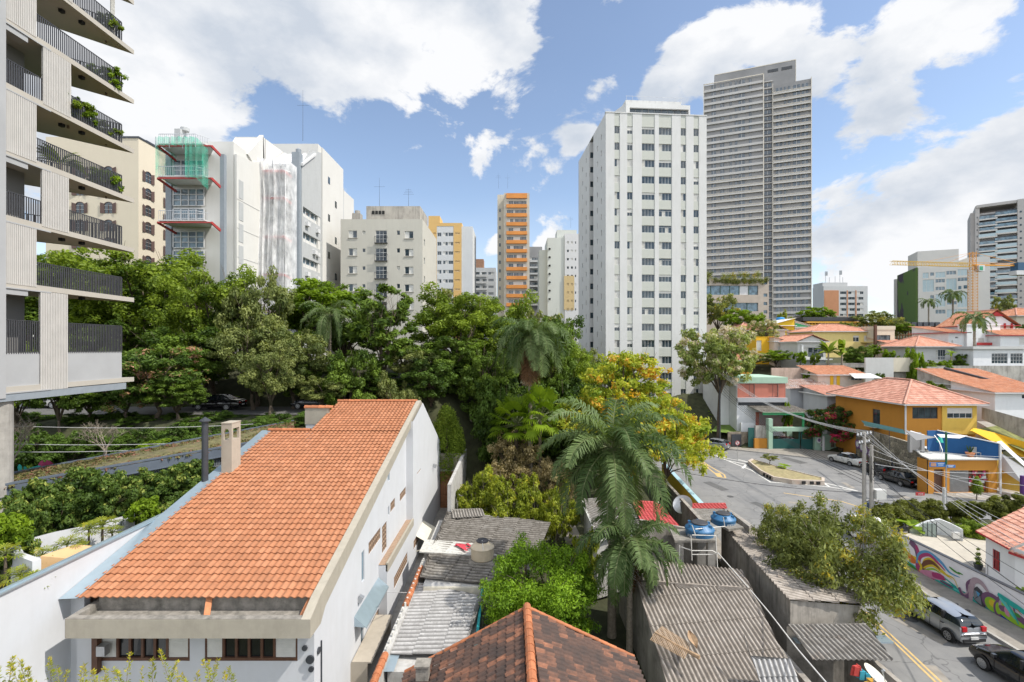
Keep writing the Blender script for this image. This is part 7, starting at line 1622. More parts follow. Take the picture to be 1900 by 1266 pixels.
# green roof strip, dark beam, grating fence, patio
GR = thing('green_roof','long low roof strip planted with succulents, carried by a dark steel beam','roof',(-20,27,5))
a0,a1 = Q(-60,916,21.0),Q(545,810,35); b0,b1 = Q(-60,895,25.0),Q(545,782,39.5); dz = Vector((0,0,.0))
mb = MB(); mb.ext([a0,a1,b1,b0],(0,0,-.08)); mb.build('deck',M('succulents',(.13,.12,.05),1.,var=.5,scale=3,dirt=.9,dirtc=(.22,.13,.10),bump=1.,bscale=12),GR,world=True)
C = []; Rr = []; Tt = []; rgn = np.random.RandomState(3)
for i in range(900): u,v = rgn.rand(),rgn.rand(); q = (a0.lerp(a1,u)).lerp(b0.lerp(b1,u),v); s = .15+.15*rgn.rand(); C.append(tuple(q-GR.location)); Rr.append((s,s,.09)); Tt.append(rgn.rand())
V,tn = leaves(C,Rr,Tt,30000,.085,.4,.2); stuff(npmesh('succulent_cover',V,4,leafmat('succ',(.07,.075,.025),(.20,.19,.07),.1,(.24,.12,.08),ex=.75),tn,GR))
mb = MB(); d_ = Vector((0,0,.12)); mb.bar(a0+d_,a1+d_,.14,.1); mb.bar(a0-Vector((0,0,.22)),a1-Vector((0,0,.22)),.1,.5); mb.bar(a0-Vector((0,0,.46)),a1-Vector((0,0,.46)),.26,.05); mb.bar(b0+d_*.5,b1+d_*.5,.08,.1); mb.build('steel_beam',M('beam_dark',(.10,.12,.15),.5,var=.1),GR,world=True)
mb = MB()
for i in range(8): q = a0.lerp(a1,i/7)+Vector((0,.6,0)); mb.box(q.x-.08,q.y,4.8,q.x+.08,q.y+.16,q.z-.2).cut()
mb.build('post',MATS['steel_dark'],GR,world=True)
FE = thing('fence','dark steel bar fence under the green roof strip','fence',(-20,26,5)); mb = MB(); a2,a3 = a0+Vector((0,.3,-.55)),a1+Vector((0,.3,-.55)); n = 150
for i in range(n): q = a2.lerp(a3,i/n); mb.box(q.x-.025,q.y-.02,q.z-1.3,q.x+.025,q.y+.02,q.z)
mb.build('bars',MATS['grey_steelwall'],FE,world=True); mb = MB(); [mb.bar(a2-Vector((0,0,k)),a3-Vector((0,0,k)),.05) for k in (.05,.5,1.2)]; mb.build('rail',MATS['steel'],FE,world=True)
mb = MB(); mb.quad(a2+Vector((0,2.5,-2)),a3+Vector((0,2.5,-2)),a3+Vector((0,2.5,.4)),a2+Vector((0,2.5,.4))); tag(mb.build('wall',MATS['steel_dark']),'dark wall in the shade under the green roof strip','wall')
# graffiti wall above the green roof
GW = thing('graffiti_wall','low pale wall with faded pink and green graffiti behind the green roof strip','wall',(-24,30,5)); mb = MB(); w0,w1 = Q(10,905,26.5),Q(350,850,37.5); h_ = Vector((0,0,1.25)); mb.ext([w0-h_*.8,w1-h_*.8,w1+h_*.25,w0+h_*.62],(0,.15,0)); mb.build('wall',M('pale_graffiti',(.36,.34,.30),.9,var=.12,dirt=.3),GW,world=True)
mb = MB()
def gb(px,py,rx,rz_,m,rot=0): f = (px-10)/340; q = w0.lerp(w1,f); zc_ = Z_(py,q.y); ell(mb,(q.x,q.y-.03,zc_),rx,rz_,m,rot=rot)
for a in ((67,862,.28,.16,0,.4),(74,860,.3,.12,0,-.6),(60,860,.22,.1,0,.9),(50,868,.4,.07,1,.3),(30,868,.12,.2,1,0),(38,870,.1,.16,1,.5),(108,855,.3,.08,2,0),(115,858,.12,.05,2,0),(142,853,.1,.1,2,0),(152,852,.1,.1,2,0)): gb(*a)
mb.build('graffiti',[MATS['magenta'],M('mural_teal',(.02,.38,.33),.7,var=.1),MATS['rubber']],GW,world=True)
# curved white patio wall left of the house
PWl = thing('patio_wall','curved white patio wall beside the white house parapet','wall',(-19,19,4.5)); mb = MB(); crv = [Q(60,1042,17.2),Q(28,1030,17.8),Q(20,1012,18.5),Q(45,1002,19.4),Q(90,990,20.2),Q(160,976,21.3),Q(240,955,23.2)]
crv = [Vector((q.x,q.y,q.z)) for q in crv]
for a,b in zip(crv,crv[1:]): mb.ext([a,b,b+Vector((.12,.2,0)),a+Vector((.12,.2,0))],(0,0,-2.2))
mb.build('wall',MATS['white_house'],PWl,world=True); mb = MB(); q0,q1 = Q(75,1032,17.9),Q(140,1010,19.2); mb.ext([q0,q1,q1+Vector((.5,.5,-.3)),q0+Vector((.5,.5,-.3))],(0,0,-.9)); mb.build('bench',M('sand_wall',(.55,.36,.18),.8,var=.05),PWl,world=True)
# ================================================================ houses on the hill
tilemat('tile_faded',(.42,.19,.13),(.56,.27,.19),(.64,.36,.27),moss=.25,mossc=(.3,.17,.13)); tilemat('tile_salmon',(.50,.22,.14),(.60,.29,.19),(.66,.36,.26)); tilemat('tile_rust',(.45,.18,.09),(.54,.23,.12),(.62,.32,.2),moss=.3,mossc=(.2,.12,.09))
def roof_hip(mb,W,D,z,h,ov,kind,seed=1,tw=.26,tl=.42):
    x0,x1,y0,y1 = -ov,W+ov,-ov,D+ov; w,d = x1-x0,y1-y0; F_ = [(x0,y0,z),(x1,y0,z),(x1,y1,z),(x0,y1,z)]; rd = []
    if kind == 'hip':
        if w >= d: a,b = (x0+d/2,(y0+y1)/2,z+h),(x1-d/2,(y0+y1)/2,z+h)
        else: a,b = ((x0+x1)/2,y0+w/2,z+h),((x0+x1)/2,y1-w/2,z+h)
        if w >= d: fs = [[F_[0],F_[1],b,a],[F_[1],F_[2],b],[F_[2],F_[3],a,b],[F_[3],F_[0],a]]; rd = [(a,b),(F_[0],a),(F_[3],a),(F_[1],b),(F_[2],b)]
        else: fs = [[F_[0],F_[1],a],[F_[1],F_[2],b,a],[F_[2],F_[3],b],[F_[3],F_[0],a,b]]; rd = [(a,b),(F_[0],a),(F_[1],a),(F_[2],b),(F_[3],b)]
    elif kind == 'gableX': a,b = (x0,(y0+y1)/2,z+h),(x1,(y0+y1)/2,z+h); fs = [[F_[0],F_[1],b,a],[F_[2],F_[3],a,b]]; rd = [(a,b)]
    elif kind == 'gableY': a,b = ((x0+x1)/2,y0,z+h),((x0+x1)/2,y1,z+h); fs = [[F_[3],F_[0],a,b],[F_[1],F_[2],b,a]]; rd = [(a,b)]
    elif kind == 'shedF': fs = [[F_[0],F_[1],(x1,y1,z+h),(x0,y1,z+h)]]
    elif kind == 'shedL': fs = [[F_[3],F_[0],(x1,y0,z+h),(x1,y1,z+h)]]
    elif kind == 'shedR': fs = [[F_[1],F_[2],(x0,y1,z+h),(x0,y0,z+h)]]
    for i,f in enumerate(fs): sheet(mb,f,tw,tl,.03,.035,'tile',5,seed=seed*7+i)
    return rd
def hs(label,px0,px1,d,yt,yb,D,wm,roof,h=1.5,ov=.5,rm='tile_salmon',wins=(),lwins=(),trim=None,name='house',rt=None,frame=None,dep=.14,soffit=True):
    xL = X_(px0,d); W = X_(px1,d)-xL; zb = Z_(yb,d); t = thing(name,label,'house',(xL,d,zb)); z1 = Z_(yt,d)-zb; fh = []; wl = []
    for w in wins: q = (X_(w[0],d)-xL,X_(w[1],d)-xL,Z_(w[3],d)-zb,Z_(w[2],d)-zb); fh.append(q); wl.append(('front',*q,w[4] if len(w) > 4 else 'slide'))
    for w in lwins: q = (w[0],w[1],w[2],w[3]); wl.append(('left',*q,'slide'))
    lh = [w[:4] for w in lwins]
    mb = MB(); wall(mb,'front',W,0,W,-4,z1,fh,dep); wall(mb,'left',W,0,D,-4,z1,lh,dep); wall(mb,'right',W,0,D,-4,z1,(),dep); mb.quad((0,D,-4),(W,D,-4),(W,D,z1),(0,D,z1))
    if roof == 'gableY': hh = h*(W/2)/(W/2+ov); mb.poly([(0,0,z1),(W,0,z1),(W/2,0,z1+hh)]); mb.poly([(0,D,z1),(W,D,z1),(W/2,D,z1+hh)])
    if roof == 'gableX': hh = h*(D/2)/(D/2+ov); mb.poly([(0,0,z1),(0,D,z1),(0,D/2,z1+hh)]); mb.poly([(W,0,z1),(W,D,z1),(W,D/2,z1+hh)])
    if roof == 'shedF': mb.poly([(0,0,z1),(0,D,z1),(0,D,z1+h)]); mb.poly([(W,0,z1),(W,D,z1),(W,D,z1+h)])
    if roof == 'shedL': mb.poly([(0,0,z1),(W,0,z1),(W,0,z1+h)]); mb.quad((W,0,z1),(W,D,z1),(W,D,z1+h),(W,0,z1+h))
    if roof == 'shedR': mb.poly([(0,0,z1),(W,0,z1),(0,0,z1+h)]); mb.quad((0,0,z1),(0,D,z1),(0,D,z1+h),(0,0,z1+h))
    mb.build('wall',MATS[wm],t); place_wins(t,wl,W,dep,frame)
    if roof == 'flat':
        mb = MB(); mb.box(-ov,-ov,z1,W+ov,D+ov,z1+h); mb.build('roof',MATS[rm],t)
    else:
        mb = MB(); rd = roof_hip(mb,W,D,z1,h,ov,roof,seed=len(label)); r_ = mb.build('roof',MATS[rm],t)
        if rd: mb = MB(); [ridge(mb,(a[0],a[1],a[2]+.05),(b[0],b[1],b[2]+.05),.12,.5) for a,b in rd]; mb.build('ridge_tiles',MATS[rt or 'ridge_faded'],r_)
        if soffit:
            mb = MB(); mb.box(-ov,-ov,z1-.14,W+ov,-ov+.12,z1+.0); mb.box(-ov,-ov+.12,z1-.14,-ov+.12,D+ov,z1); mb.box(W+ov-.12,-ov+.12,z1-.14,W+ov,D+ov,z1) 
            mb.quad((-ov+.12,-ov+.12,z1-.1),(W+ov-.12,-ov+.12,z1-.1),(W+ov-.12,D,z1-.1),(-ov+.12,D,z1-.1)); mb.build('fascia',MATS[trim or 'white_paint'],t)
    return t,W,(lambda px: X_(px,d)-xL),(lambda py: Z_(py,d)-zb)
M('ridge_faded',(.58,.30,.22),.8,var=.15,scale=6,tint=.3)
for n_,c_ in (('w_salmon',(.56,.25,.17)),('w_orange',(.50,.22,.03)),('w_yellow',(.68,.46,.09)),('w_mustard',(.60,.42,.02)),('w_amber',(.72,.42,.02)),('w_paleyellow',(.70,.56,.22)),('w_cream',(.58,.53,.42)),('w_blush',(.60,.50,.42)),('w_grey',(.40,.41,.43)),('w_white',(.72,.73,.73)),('w_lightgrey',(.52,.52,.50)),('w_pink',(.48,.17,.12)),('w_mint',(.36,.52,.40)),('w_green',(.05,.33,.13)),('w_darkgreen',(.02,.10,.09)),('w_brick',(.22,.08,.05)),('w_blue',(.015,.09,.24)),('w_red',(.42,.04,.04))):
    M(n_,c_,.85,var=.05,scale=.8,dirt=.18,streak=.2,dirtc=tuple(x*.6 for x in c_))
M('wall_stained',(.42,.40,.36),.95,var=.15,scale=.8,dirt=.9,streak=.9,dirtc=(.07,.065,.055)); M('wall_blushstained',(.48,.36,.29),.95,var=.12,scale=.8,dirt=.6,streak=.6,dirtc=(.18,.13,.1))
d = 74.; t,W,LX,LZ = hs('modernist house with pink upper band, mint roof edge and white side wall',1367,1457,d,711,765,8,'w_white','flat',.9,.25,'w_mint',[(1382,1400,713,737,'slide'),(1425,1444,713,737,'slide'),(1408,1425,766,790,'shut')] ,frame=MATS['frame_dark']); 
mb = MB(); hsx = [(LX(a),LX(b),LZ(737),LZ(713)) for a,b in ((1382,1400),(1425,1444))]; mb.xf = lambda p: (p[0],p[1]-.06,p[2]); wall(mb,'front',0,LX(1368),LX(1457),LZ(738),LZ(712),hsx,.05); mb.build('pink_band',MATS['w_pink'],t)
mb = MB(); mb.box(LX(1367)-.1,-.5,LZ(746),LX(1457)+.1,0,LZ(738)); mb.build('ledge',MATS['w_grey'],t)
mb = MB(); mb.box(LX(1370),-.1,LZ(752),LX(1455),-.01,LZ(746)); n = 60; mb.build('louvre',MATS['steel_dark'],t)
mb = MB(); sheet(mb,[(LX(1398),-2.9,LZ(762)),(LX(1490),-2.9,LZ(762)),(LX(1470),-.02,LZ(752)),(LX(1385),-.02,LZ(752))],.25,1.,.03,.03,'corr',5); mb.build('porch_roof',MATS['fibre_grey'],t)
mb = MB(); mb.box(LX(1398),-2.8,LZ(765.5),LX(1472),-2.6,LZ(761)); mb.box(LX(1469),-2.8,LZ(800),LX(1472),-2.6,LZ(765)); mb.build('porch_beam',MATS['w_green'],t)
mb = MB(); mb.box(LX(1402),-.05,LZ(800),LX(1470),-.01,LZ(765)); mb.build('lower_wall',MATS['w_pink'],t)
mb = MB(); [mb.box(LX(1408)+i*.16,-.12,LZ(795),LX(1408)+i*.16+.07,-.06,LZ(766)) for i in range(27)]; mb.build('grille',MATS['steel'],t)
mb = MB(); mb.quad((LX(1352)-2.2,4,LZ(790)),(-.3,0,LZ(790)),(-.3,0,LZ(705)),(LX(1352)-2.2,8,LZ(705))) if False else mb.box(-1.6,2.5,-4,-.02,9,LZ(706)); mb.build('side_wall',MATS['w_white'],t)
# garage front, gate, garden walls on the street
d = 71.; xg = X_(1430,d); t = thing('gate','dark green street gate under a mint beam in front of the pink house','gate',(xg,d,0)); LX = lambda px: X_(px,d)-xg; LZ = lambda py: Z_(py,d)
mb = MB(); mb.box(LX(1425),-.2,0,LX(1432.5),.6,LZ(777)); mb.box(LX(1432.5),-.15,LZ(800.5),LX(1511),.5,LZ(793)); mb.box(LX(1509),-.16,0,LX(1512),.3,LZ(801)); mb.box(LX(1476),2.2,LZ(815),LX(1486),2.4,LZ(802)); mb.build('frame',MATS['w_mint'],t)
for a,b in ((1433,1484),(1486.5,1508)):
    m_ = MB(); m_.box(LX(a),0,.05,LX(b),.08,LZ(815)); n = int((LX(b)-LX(a))/.17)
    for i in range(n): m_.box(LX(a)+i*.17,-.01,.05,LX(a)+i*.17+.03,0.0,LZ(815))
    for x in (a,b-1.5): m_.box(LX(x),-.02,.05,LX(x+1.5),.1,LZ(801))
    m_.build('leaf',MATS['w_darkgreen'],t)
mb = MB(); mb.box(LX(1433),4,0,LX(1509),4.1,LZ(803)); mb.build('back_wall',MATS['w_darkgreen'],t)
mb = MB(); mb.box(X_(1512,70.5),70.5,0,X_(1569,69),70.7,Z_(806,70.5)); o = mb.build('street_wall',MATS['w_mint']); tag(o,'mint street wall with painted swirls under the bougainvillea','wall')
mb = MB(); 
for x,z,r in ((1520,817,.4),(1526,826,.3),(1553,818,.5),(1562,823,.35)): q = Q(x,z,70.45); ell(mb,q,r,r*1.1,0); ell(mb,q,r*.5,r*.6,1,y=-.01)
m2 = mb.build('graffiti',[MATS['w_white'],M('mauve',(.22,.12,.28),.8)],o)
mb = MB(); mb.lathe([(.35,0),(.5,.7)],tuple(G(1540,832,.1)),12); tag(mb.build('planter',MATS['w_red']),'red plant pot below the bougainvillea','plant pot')
mb = MB(); mb.tube([tuple(G(1528,838)),tuple(G(1528,838)+Vector((0,0,2.2)))],.17,8); tag(mb.build('tree_trunk',MATS['white_paint']),'short white-painted trunk on the pavement beneath the bougainvillea','tree trunk')
M('rubble_stone',(.30,.25,.19),.95,var=.4,scale=2.2,dirt=.9,streak=.3,bump=1.,bscale=5)
for a,b,y0,y1,d_,mt,lb in ((1351,1388,826,802,72.5,'rubble_stone','rough stone garden wall left of the dark green door'),(1400,1426,830,814,71.2,'w_orange','low worn orange wall beside the dark green door'),(1402,1427,815,790,71.5,'wall_stained','stained grey wall above the low orange wall'),(1375,1400,795,785,73,'w_white','white capped garden wall in front of the pink house')):
    mb = MB(); mb.box(X_(a,d_),d_,-1,X_(b,d_),d_+.3,Z_(y1,d_)); tag(mb.build('wall',MATS[mt]),lb,'wall')
mb = MB(); mb.box(X_(1388.5,71.6),71.6,0,X_(1399.5,71.6),71.7,Z_(794,71.6)); tag(mb.build('door',MATS['w_darkgreen']),'narrow dark green street door between the stone wall and the mint gate','door')
mb = MB(); mb.box(X_(1357,72.3),72.2,.3,X_(1375,72.3),72.35,Z_(806,72.3)); tag(mb.build('railing_gate',MATS['steel_dark']),'grey barred gate in the rough stone garden wall','gate')
mb = MB(); mb.poly([Q(1320,800,74),Q(1372,806,73),Q(1392,790,76),Q(1340,778,79)]); struct(mb.build('lawn',M('grass',(.12,.19,.03),.95,var=.3,scale=2,dirt=.4)))
mb = MB(); d = 82; mb.box(X_(1313,d),d,0,X_(1345,d),d+6,Z_(700,d)); mb.box(X_(1322,d),d-2,0,X_(1350,d),d,Z_(690,d)); tag(mb.build('building',MATS['wall_stained']),'stained white wall with a mint top just right of the grey-white tower','building')
d = 58.; t,W,LX,LZ = hs('orange and yellow corner house with a wide hipped tile roof',1680,1810,d,749,806,12.5,'w_orange','hip',2.5,.85,'tile_faded',[(1693,1740,756,777,'slide')],[(4.0,5.3,.3,2.4)],frame=MATS['frame_dark'])
mb = MB(); q = (LX(1756),LX(1803),LZ(776),LZ(757)); mb.xf = lambda p: (p[0],p[1]-.1,p[2]); wall(mb,'front',0,LX(1747),LX(1811),LZ(806),LZ(749.5),[q],.2); mb.xf = None; mb.quad((LX(1747),-.1,LZ(806)),(LX(1747),0,LZ(806)),(LX(1747),0,LZ(750)),(LX(1747),-.1,LZ(750))); mb.build('yellow_wall',MATS['w_yellow'],t)
m_ = MB(); win_geo(m_,q[1]-q[0],q[3]-q[2],'half',2); wy = m_.build('window',[MATS['white_paint'],MATS['win_glass'],MATS['curtain'],MATS['white_paint']],t); wy.location = (q[0],-.06,q[2])
mb = MB(); [mb.ext([(LX(a),-.07,LZ(757+6)),(LX(a+23),-.07,LZ(757+6)),(LX(a+23)+.0,-.5,LZ(776)),(LX(a),-.5,LZ(776))],(0,.03,0)) for a in ()]; 
mb.box(-.12,-.14,LZ(806),.02,-.01,LZ(750)); mb.build('downpipe',MATS['white_paint'],t)
mb = MB(); mb.box(.1,.3,-8,W-.1,11,-.05); mb.build('ground_floor',MATS['w_orange'],t); mb = MB(); mb.box(LX(1688),.2,LZ(818),LX(1737),.28,LZ(808)); mb.box(LX(1756),.2,LZ(816),LX(1800),.28,LZ(808)); mb.build('lower_window',MATS['glass_blue'],t)
mb = MB(); mb.box(-.9,3.8,.1,0,5.6,.3); mb.build('balcony_slab',MATS['w_cream'],t)
# two awnings / sail on its terrace
aw = thing('awning','teal fabric awning strip running along the left side of the orange house','awning',(42,52,3)); mb = MB(); mb.ext([Q(1598,781,58),Q(1676,798,49),Q(1680,806,48.2),Q(1606,790,56.5)],(0,0,.05)); mb.build('fabric',M('teal_fabric',(.12,.27,.26),.8,var=.1),aw,world=True)
mb = MB(); [mb.tube([Q(a,b,dd_),Q(a,b,dd_)-Vector((0,0,2.2))],.03,5) for a,b,dd_ in ((1620,790,55),(1650,797,51.5))]; mb.build('pole',MATS['steel_dark'],aw,world=True)
aw = thing('sun_sail','grey and white sun sails over the terrace beside the blue wall','sun sail',(44,48,3)); mb = MB(); mb.ext([Q(1678,798,48.8),Q(1715,808,47),Q(1738,812,46.2),Q(1700,818,46.5)],(0,0,.03),1); mb.ext([Q(1690,800,49),Q(1716,808,48),Q(1712,812,47.5),Q(1682,806,48)],(0,0,.05),0); mb.ext([Q(1738,806,47.5),Q(1795,809,47.5),Q(1780,814,46.5),Q(1745,812,46.5)],(0,0,.03),0)
pts = [Q(1733,808,46.5),Q(1742,820,46.2),Q(1748,836,46),Q(1746,850,45.8)]
for a,b in zip(pts,pts[1:]): mb.quad(a,b,b+Vector((.25,.2,0)),a+Vector((.25,.2,0)),0)
mb.build('fabric',[MATS['white_paint'],MATS['wall_darkgrey']],aw,world=True)
# terrace, blue wall, shop
d = 49.5; xs_ = X_(1720,d); SH = thing('shop','orange corner shop with a barred gate, terrace and blue wall above','shop',(xs_,d,0)); LX = lambda px: X_(px,d)-xs_; LZ = lambda py: Z_(py,d)
fh = [(LX(1733),LX(1751),.15,LZ(871)),(LX(1762),LX(1834),.15,LZ(873))]; W = LX(1850); mb = MB(); wall(mb,'front',W,LX(1722),W,-1,LZ(853),fh,.35); wall(mb,'left',W,0,1.2,-1,LZ(853)); wall(mb,'right',W,0,6,-1,LZ(853)); mb.build('wall',MATS['w_orange'],SH)
mb = MB(); mb.ext([(LX(1722)-.1,-.25,LZ(853)),(W+.1,-.25,LZ(853)),(W+.1,6,LZ(853)),(LX(1722)+3.2,6,LZ(853)),(LX(1722)+.4,1.2,LZ(853))],(0,0,.14)); mb.build('terrace_floor',MATS['w_lightgrey'],SH)
mb = MB(); a,b = fh[0][:2]; mb.box(a,.2,.15,b,.26,fh[0][3]); mb.build('door',MATS['wood_brown'],SH)
mb = MB(); a,b = fh[1][:2]; n = 26
for i in range(n): x = a+(b-a)*i/(n-1)*.5; mb.box(x,.12,.15,x+.035,.16,fh[1][3])
mb.box(a,.1,1.5,b,.17,1.56); mb.build('barred_gate',MATS['steel'],SH)
mb = MB(); rgt = random.Random(4); a = LX(1800); b = fh[1][1]; mb.quad((fh[1][0],.3,.15),(b,.3,.15),(b,.3,fh[1][3]),(fh[1][0],.3,fh[1][3]),3)
for i in range(40): x = rgt.uniform(a,b-.2); z = rgt.uniform(.3,2.2); mb.box(x,.2-.002*i,z,x+rgt.uniform(.08,.3),.25,z+rgt.uniform(.1,.35),i % 3)
mb.build('display',[MATS['w_red'],MATS['magenta'],MATS['w_lightgrey'],MATS['wood_brown']],SH)
mb = MB(); mb.ext([(LX(1772)+1.0,3.2,LZ(850)),(W,-.2,LZ(850)),(W,-.2,LZ(823)),(LX(1772)+1.0,3.2,LZ(809))],(.12,.1,0)); mb.ext([(LX(1768),3.0,LZ(850)),(LX(1772)+1.0,3.2,LZ(850)),(LX(1772)+1.0,3.2,LZ(809)),(LX(1768),3.0,LZ(809))],(0,.1,0)); mb.build('blue_wall',MATS['w_blue'],SH)
mb = MB(); a,b = Vector((W+.05,-.25,LZ(823)+.03)),Vector((LX(1772)+1.0,3.2,LZ(809)+.03)); mb.bar(a,b,.2,.08); mb.bar((W+.02,-.3,0),(W+.02,-.3,LZ(823)),.15); mb.build('edge',MATS['white_paint'],SH)
mb = MB(); mb.box(LX(1742),3.8,LZ(850),LX(1768),3.95,LZ(815)); mb.box(LX(1727),2.6,LZ(850),LX(1732),2.8,LZ(816)); mb.box(LX(1750),2.6,LZ(850),LX(1756),2.8,LZ(816)); mb.build('terrace_back',MATS['wall_darkgrey'],SH)
for lab,px,py,dd_,c in (('orange plant pot on the terrace by the blue wall',1800,842,47.8,'terracotta'),):
    q = Q(px,py,50.2); q.z = LZ(850); p_ = thing('plant_pot',lab,'plant pot',q); m_ = MB(); m_.lathe([(.25,0),(.4,.35),(.4,.4)],n=14); m_.build('pot',MATS[c],p_); m_ = MB(); [m_.bar((0,0,.3),(math.cos(k)*.3,math.sin(k)*.3,.9+.1*(k % 3)),.05) for k in range(8)]; m_.build('plant',MATS['leaf_mid'],p_)
ch = thing('chair','pale metal chair on the shop terrace beside the blue wall','chair',(LX(1822)+xs_,50.1,LZ(850))); m_ = MB(); m_.box(-.25,-.25,.42,.25,.25,.46); m_.build('seat',MATS['steel'],ch); m_ = MB(); m_.box(-.25,.22,.46,.25,.26,.95); m_.build('backrest',MATS['steel'],ch)
for x,y in ((-.23,-.23),(.23,-.23),(-.23,.23),(.23,.23)): m_ = MB(); m_.bar((x,y,0),(x,y,.42),.04); m_.build('leg',MATS['steel'],ch)
u_ = thing('parasol','closed turquoise parasol on the shop terrace','parasol',(LX(1778)+xs_,51.6,LZ(850))); m_ = MB(); m_.tube([(0,0,0),(0,0,2.0)],.03,6); m_.build('pole',MATS['steel'],u_); m_ = MB(); m_.lathe([(.28,1.2),(.18,1.6),(.03,2.05)],n=10); m_.build('canopy',M('turquoise',(.03,.42,.33),.7),u_)
mk_ = MB(); mk_.box(LX(1711)-2+xs_,47.5,.14,LX(1711)-1.2+xs_,47.9,.6)
# stone wall with graffiti climbing to the shop
SW2 = thing('stone_wall','tall mossy stone retaining wall with grey graffiti behind the parked dark cars','wall',(46,58,0)); P = [(1588,838,797,66.3),(1615,850,800,62.5),(1650,872,810,58),(1690,892,822,54.5),(1721,905,836,52.3)]
mb = MB()
for (a,ya,ta,da),(b,yb,tb_,db) in zip(P,P[1:]):
    p0 = Vector((X_(a,da),da,-.5)); p1 = Vector((X_(b,db),db,-.5)); mb.ext([p0,p1,Vector((p1.x,p1.y,Z_(tb_,db))),Vector((p0.x,p0.y,Z_(ta,da)))],(.4,.3,0))
def rubble():
    m,N,L,b,vec = base('rubble'); v = N.new('ShaderNodeTexVoronoi'); v.inputs['Scale'].default_value = 2.6; L.new(vec,v.inputs['Vector']); v2 = N.new('ShaderNodeTexVoronoi'); v2.feature = 'DISTANCE_TO_EDGE'; v2.inputs['Scale'].default_value = 2.6; L.new(vec,v2.inputs['Vector'])
    k = mixc(N,L,(.16,.14,.11),(.42,.37,.28),v.outputs['Color']); k = mixc(N,L,(.05,.045,.035),k,mapr(N,L,v2.outputs['Distance'],.0,.05)); k = mixc(N,L,k,(.05,.05,.03),mapr(N,L,noise(N,L,stretch(N,L,vec,(1,1,.3)),.8,8,.7),.45,.7,0,.8)); L.new(k,b.inputs['Base Color']); b.inputs['Roughness'].default_value = .95
    bp = N.new('ShaderNodeBump'); bp.inputs['Distance'].default_value = .1; L.new(v2.outputs['Distance'],bp.inputs['Height']); L.new(bp.outputs[0],b.inputs['Normal'])
rubble(); mb.build('wall',MATS['rubble'],SW2,world=True)
mb = MB(); rgt = random.Random(9); a,b = Vector((X_(1655,57.4),57.4,0)),Vector((X_(1718,52.5),52.5,0)); u = (b-a); nrm_ = Vector((-u.y,u.x,0)).normalized(); nrm_ = -nrm_ if nrm_.y > 0 else nrm_
for i in range(22):
    f = rgt.random(); c = a+u*f+nrm_*(.03+.003*i)+Vector((0,0,rgt.uniform(.6,2.2))); r = rgt.uniform(.25,.8); n = 14; ring = []
    for k in range(n+1): an = 5.2*k/n+i; ring.append(c+u.normalized()*math.cos(an)*r+Vector((0,0,math.sin(an)*r*.8)))
    for p,q in zip(ring,ring[1:]): mb.bar(p,q,.12,.01,m=i % 3)
mb.build('graffiti',[M('gr_blue',(.10,.12,.17),.8),M('gr_pale',(.35,.37,.40),.8),MATS['rubber']],SW2,world=True)
mb = MB(); a,b = Vector((X_(1590,65.9),65.9,0)),Vector((X_(1618,62),62,0))
for i in range(4):
    for r,m in ((.62,0),(.4,1)): c = a.lerp(b,i/3.5+.05)+Vector((-.12-.01*(m),-.1-.01*m,1.9-.2*i)); u = (b-a).normalized(); mb.poly([c+u*math.cos(k*.45)*r+Vector((0,0,math.sin(k*.45)*r)) for k in range(14)],m)
mb.build('graffiti',[MATS['mauve'],MATS['w_white']],SW2,world=True)
mb = MB(); mb.box(X_(1560,69.5),69.6,0,X_(1592,69.5),70,Z_(800,69.5)); tag(mb.build('wall',M('mud',(.22,.12,.07),.95,var=.2,dirt=.5)),'brown earth-coloured wall end beside the mint street wall','wall')
# yellow sloping wall, ramp and stained walls at the right edge
for pts,mt,lb in (([(1850,905,50.3),(1960,925,46),(1960,880,46),(1900,873,48.3),(1862,845,50.3),(1850,820,50.4)],'w_yellow','yellow street wall right of the orange corner shop'),([(1804,800,55),(1960,880,50),(1960,838,50),(1845,803,54.5),(1811,795,56)],'w_amber','sloping amber wall above the white-edged ramp'),
                    ([(1660,745,85),(1755,745,85),(1755,681,85),(1660,681,85)],'wall_stained','tall stained concrete retaining wall behind the orange house'),([(1712,740,86),(1960,740,86),(1960,679,86),(1712,679,86)],'wall_stained','long stained concrete retaining wall below the white chalet'),
                    ([(1826,778,58),(1980,850,50),(1980,800,50),(1826,757,58)],'wall_stained','black-streaked wall along the ramp at the right edge'),([(1432,720,84),(1508,720,84),(1508,683,84),(1432,683,84)],'wall_blushstained','pale pink stained garden wall below the yellow cube house'),
                    ([(1606,735,83),(1658,735,83),(1658,664,83),(1606,664,83)],'w_lightgrey','blank white party wall between the small orange roof and the retaining wall'),([(1515,682,88.5),(1612,682,88.5),(1612,674,88.5),(1515,674,88.5)],'concrete','grey concrete parapet below the traveller palms'),([(1657,690,84),(1700,690,84),(1700,664,84),(1657,664,84)],'w_cream','cream garden wall left of the bright bush')):
    mb = MB(); mb.ext([Q(*p) for p in pts],(0,.3,0)); tag(mb.build('wall',MATS[mt]),lb,'wall')
mb = MB(); mb.ext([Q(1852,868,50.1),Q(1900,900,47),Q(1900,868,48),Q(1856,840,50.2)],(0,-.05,0)); mb.ext([Q(1849,820,50.2),Q(1857,818,50.4),Q(1905,862,47.6),Q(1900,866,47.4)],(0,-.06,0)); tag(mb.build('ramp_panel',MATS['white_paint']),'white sloping panel and edge strip across the yellow street wall','panel')
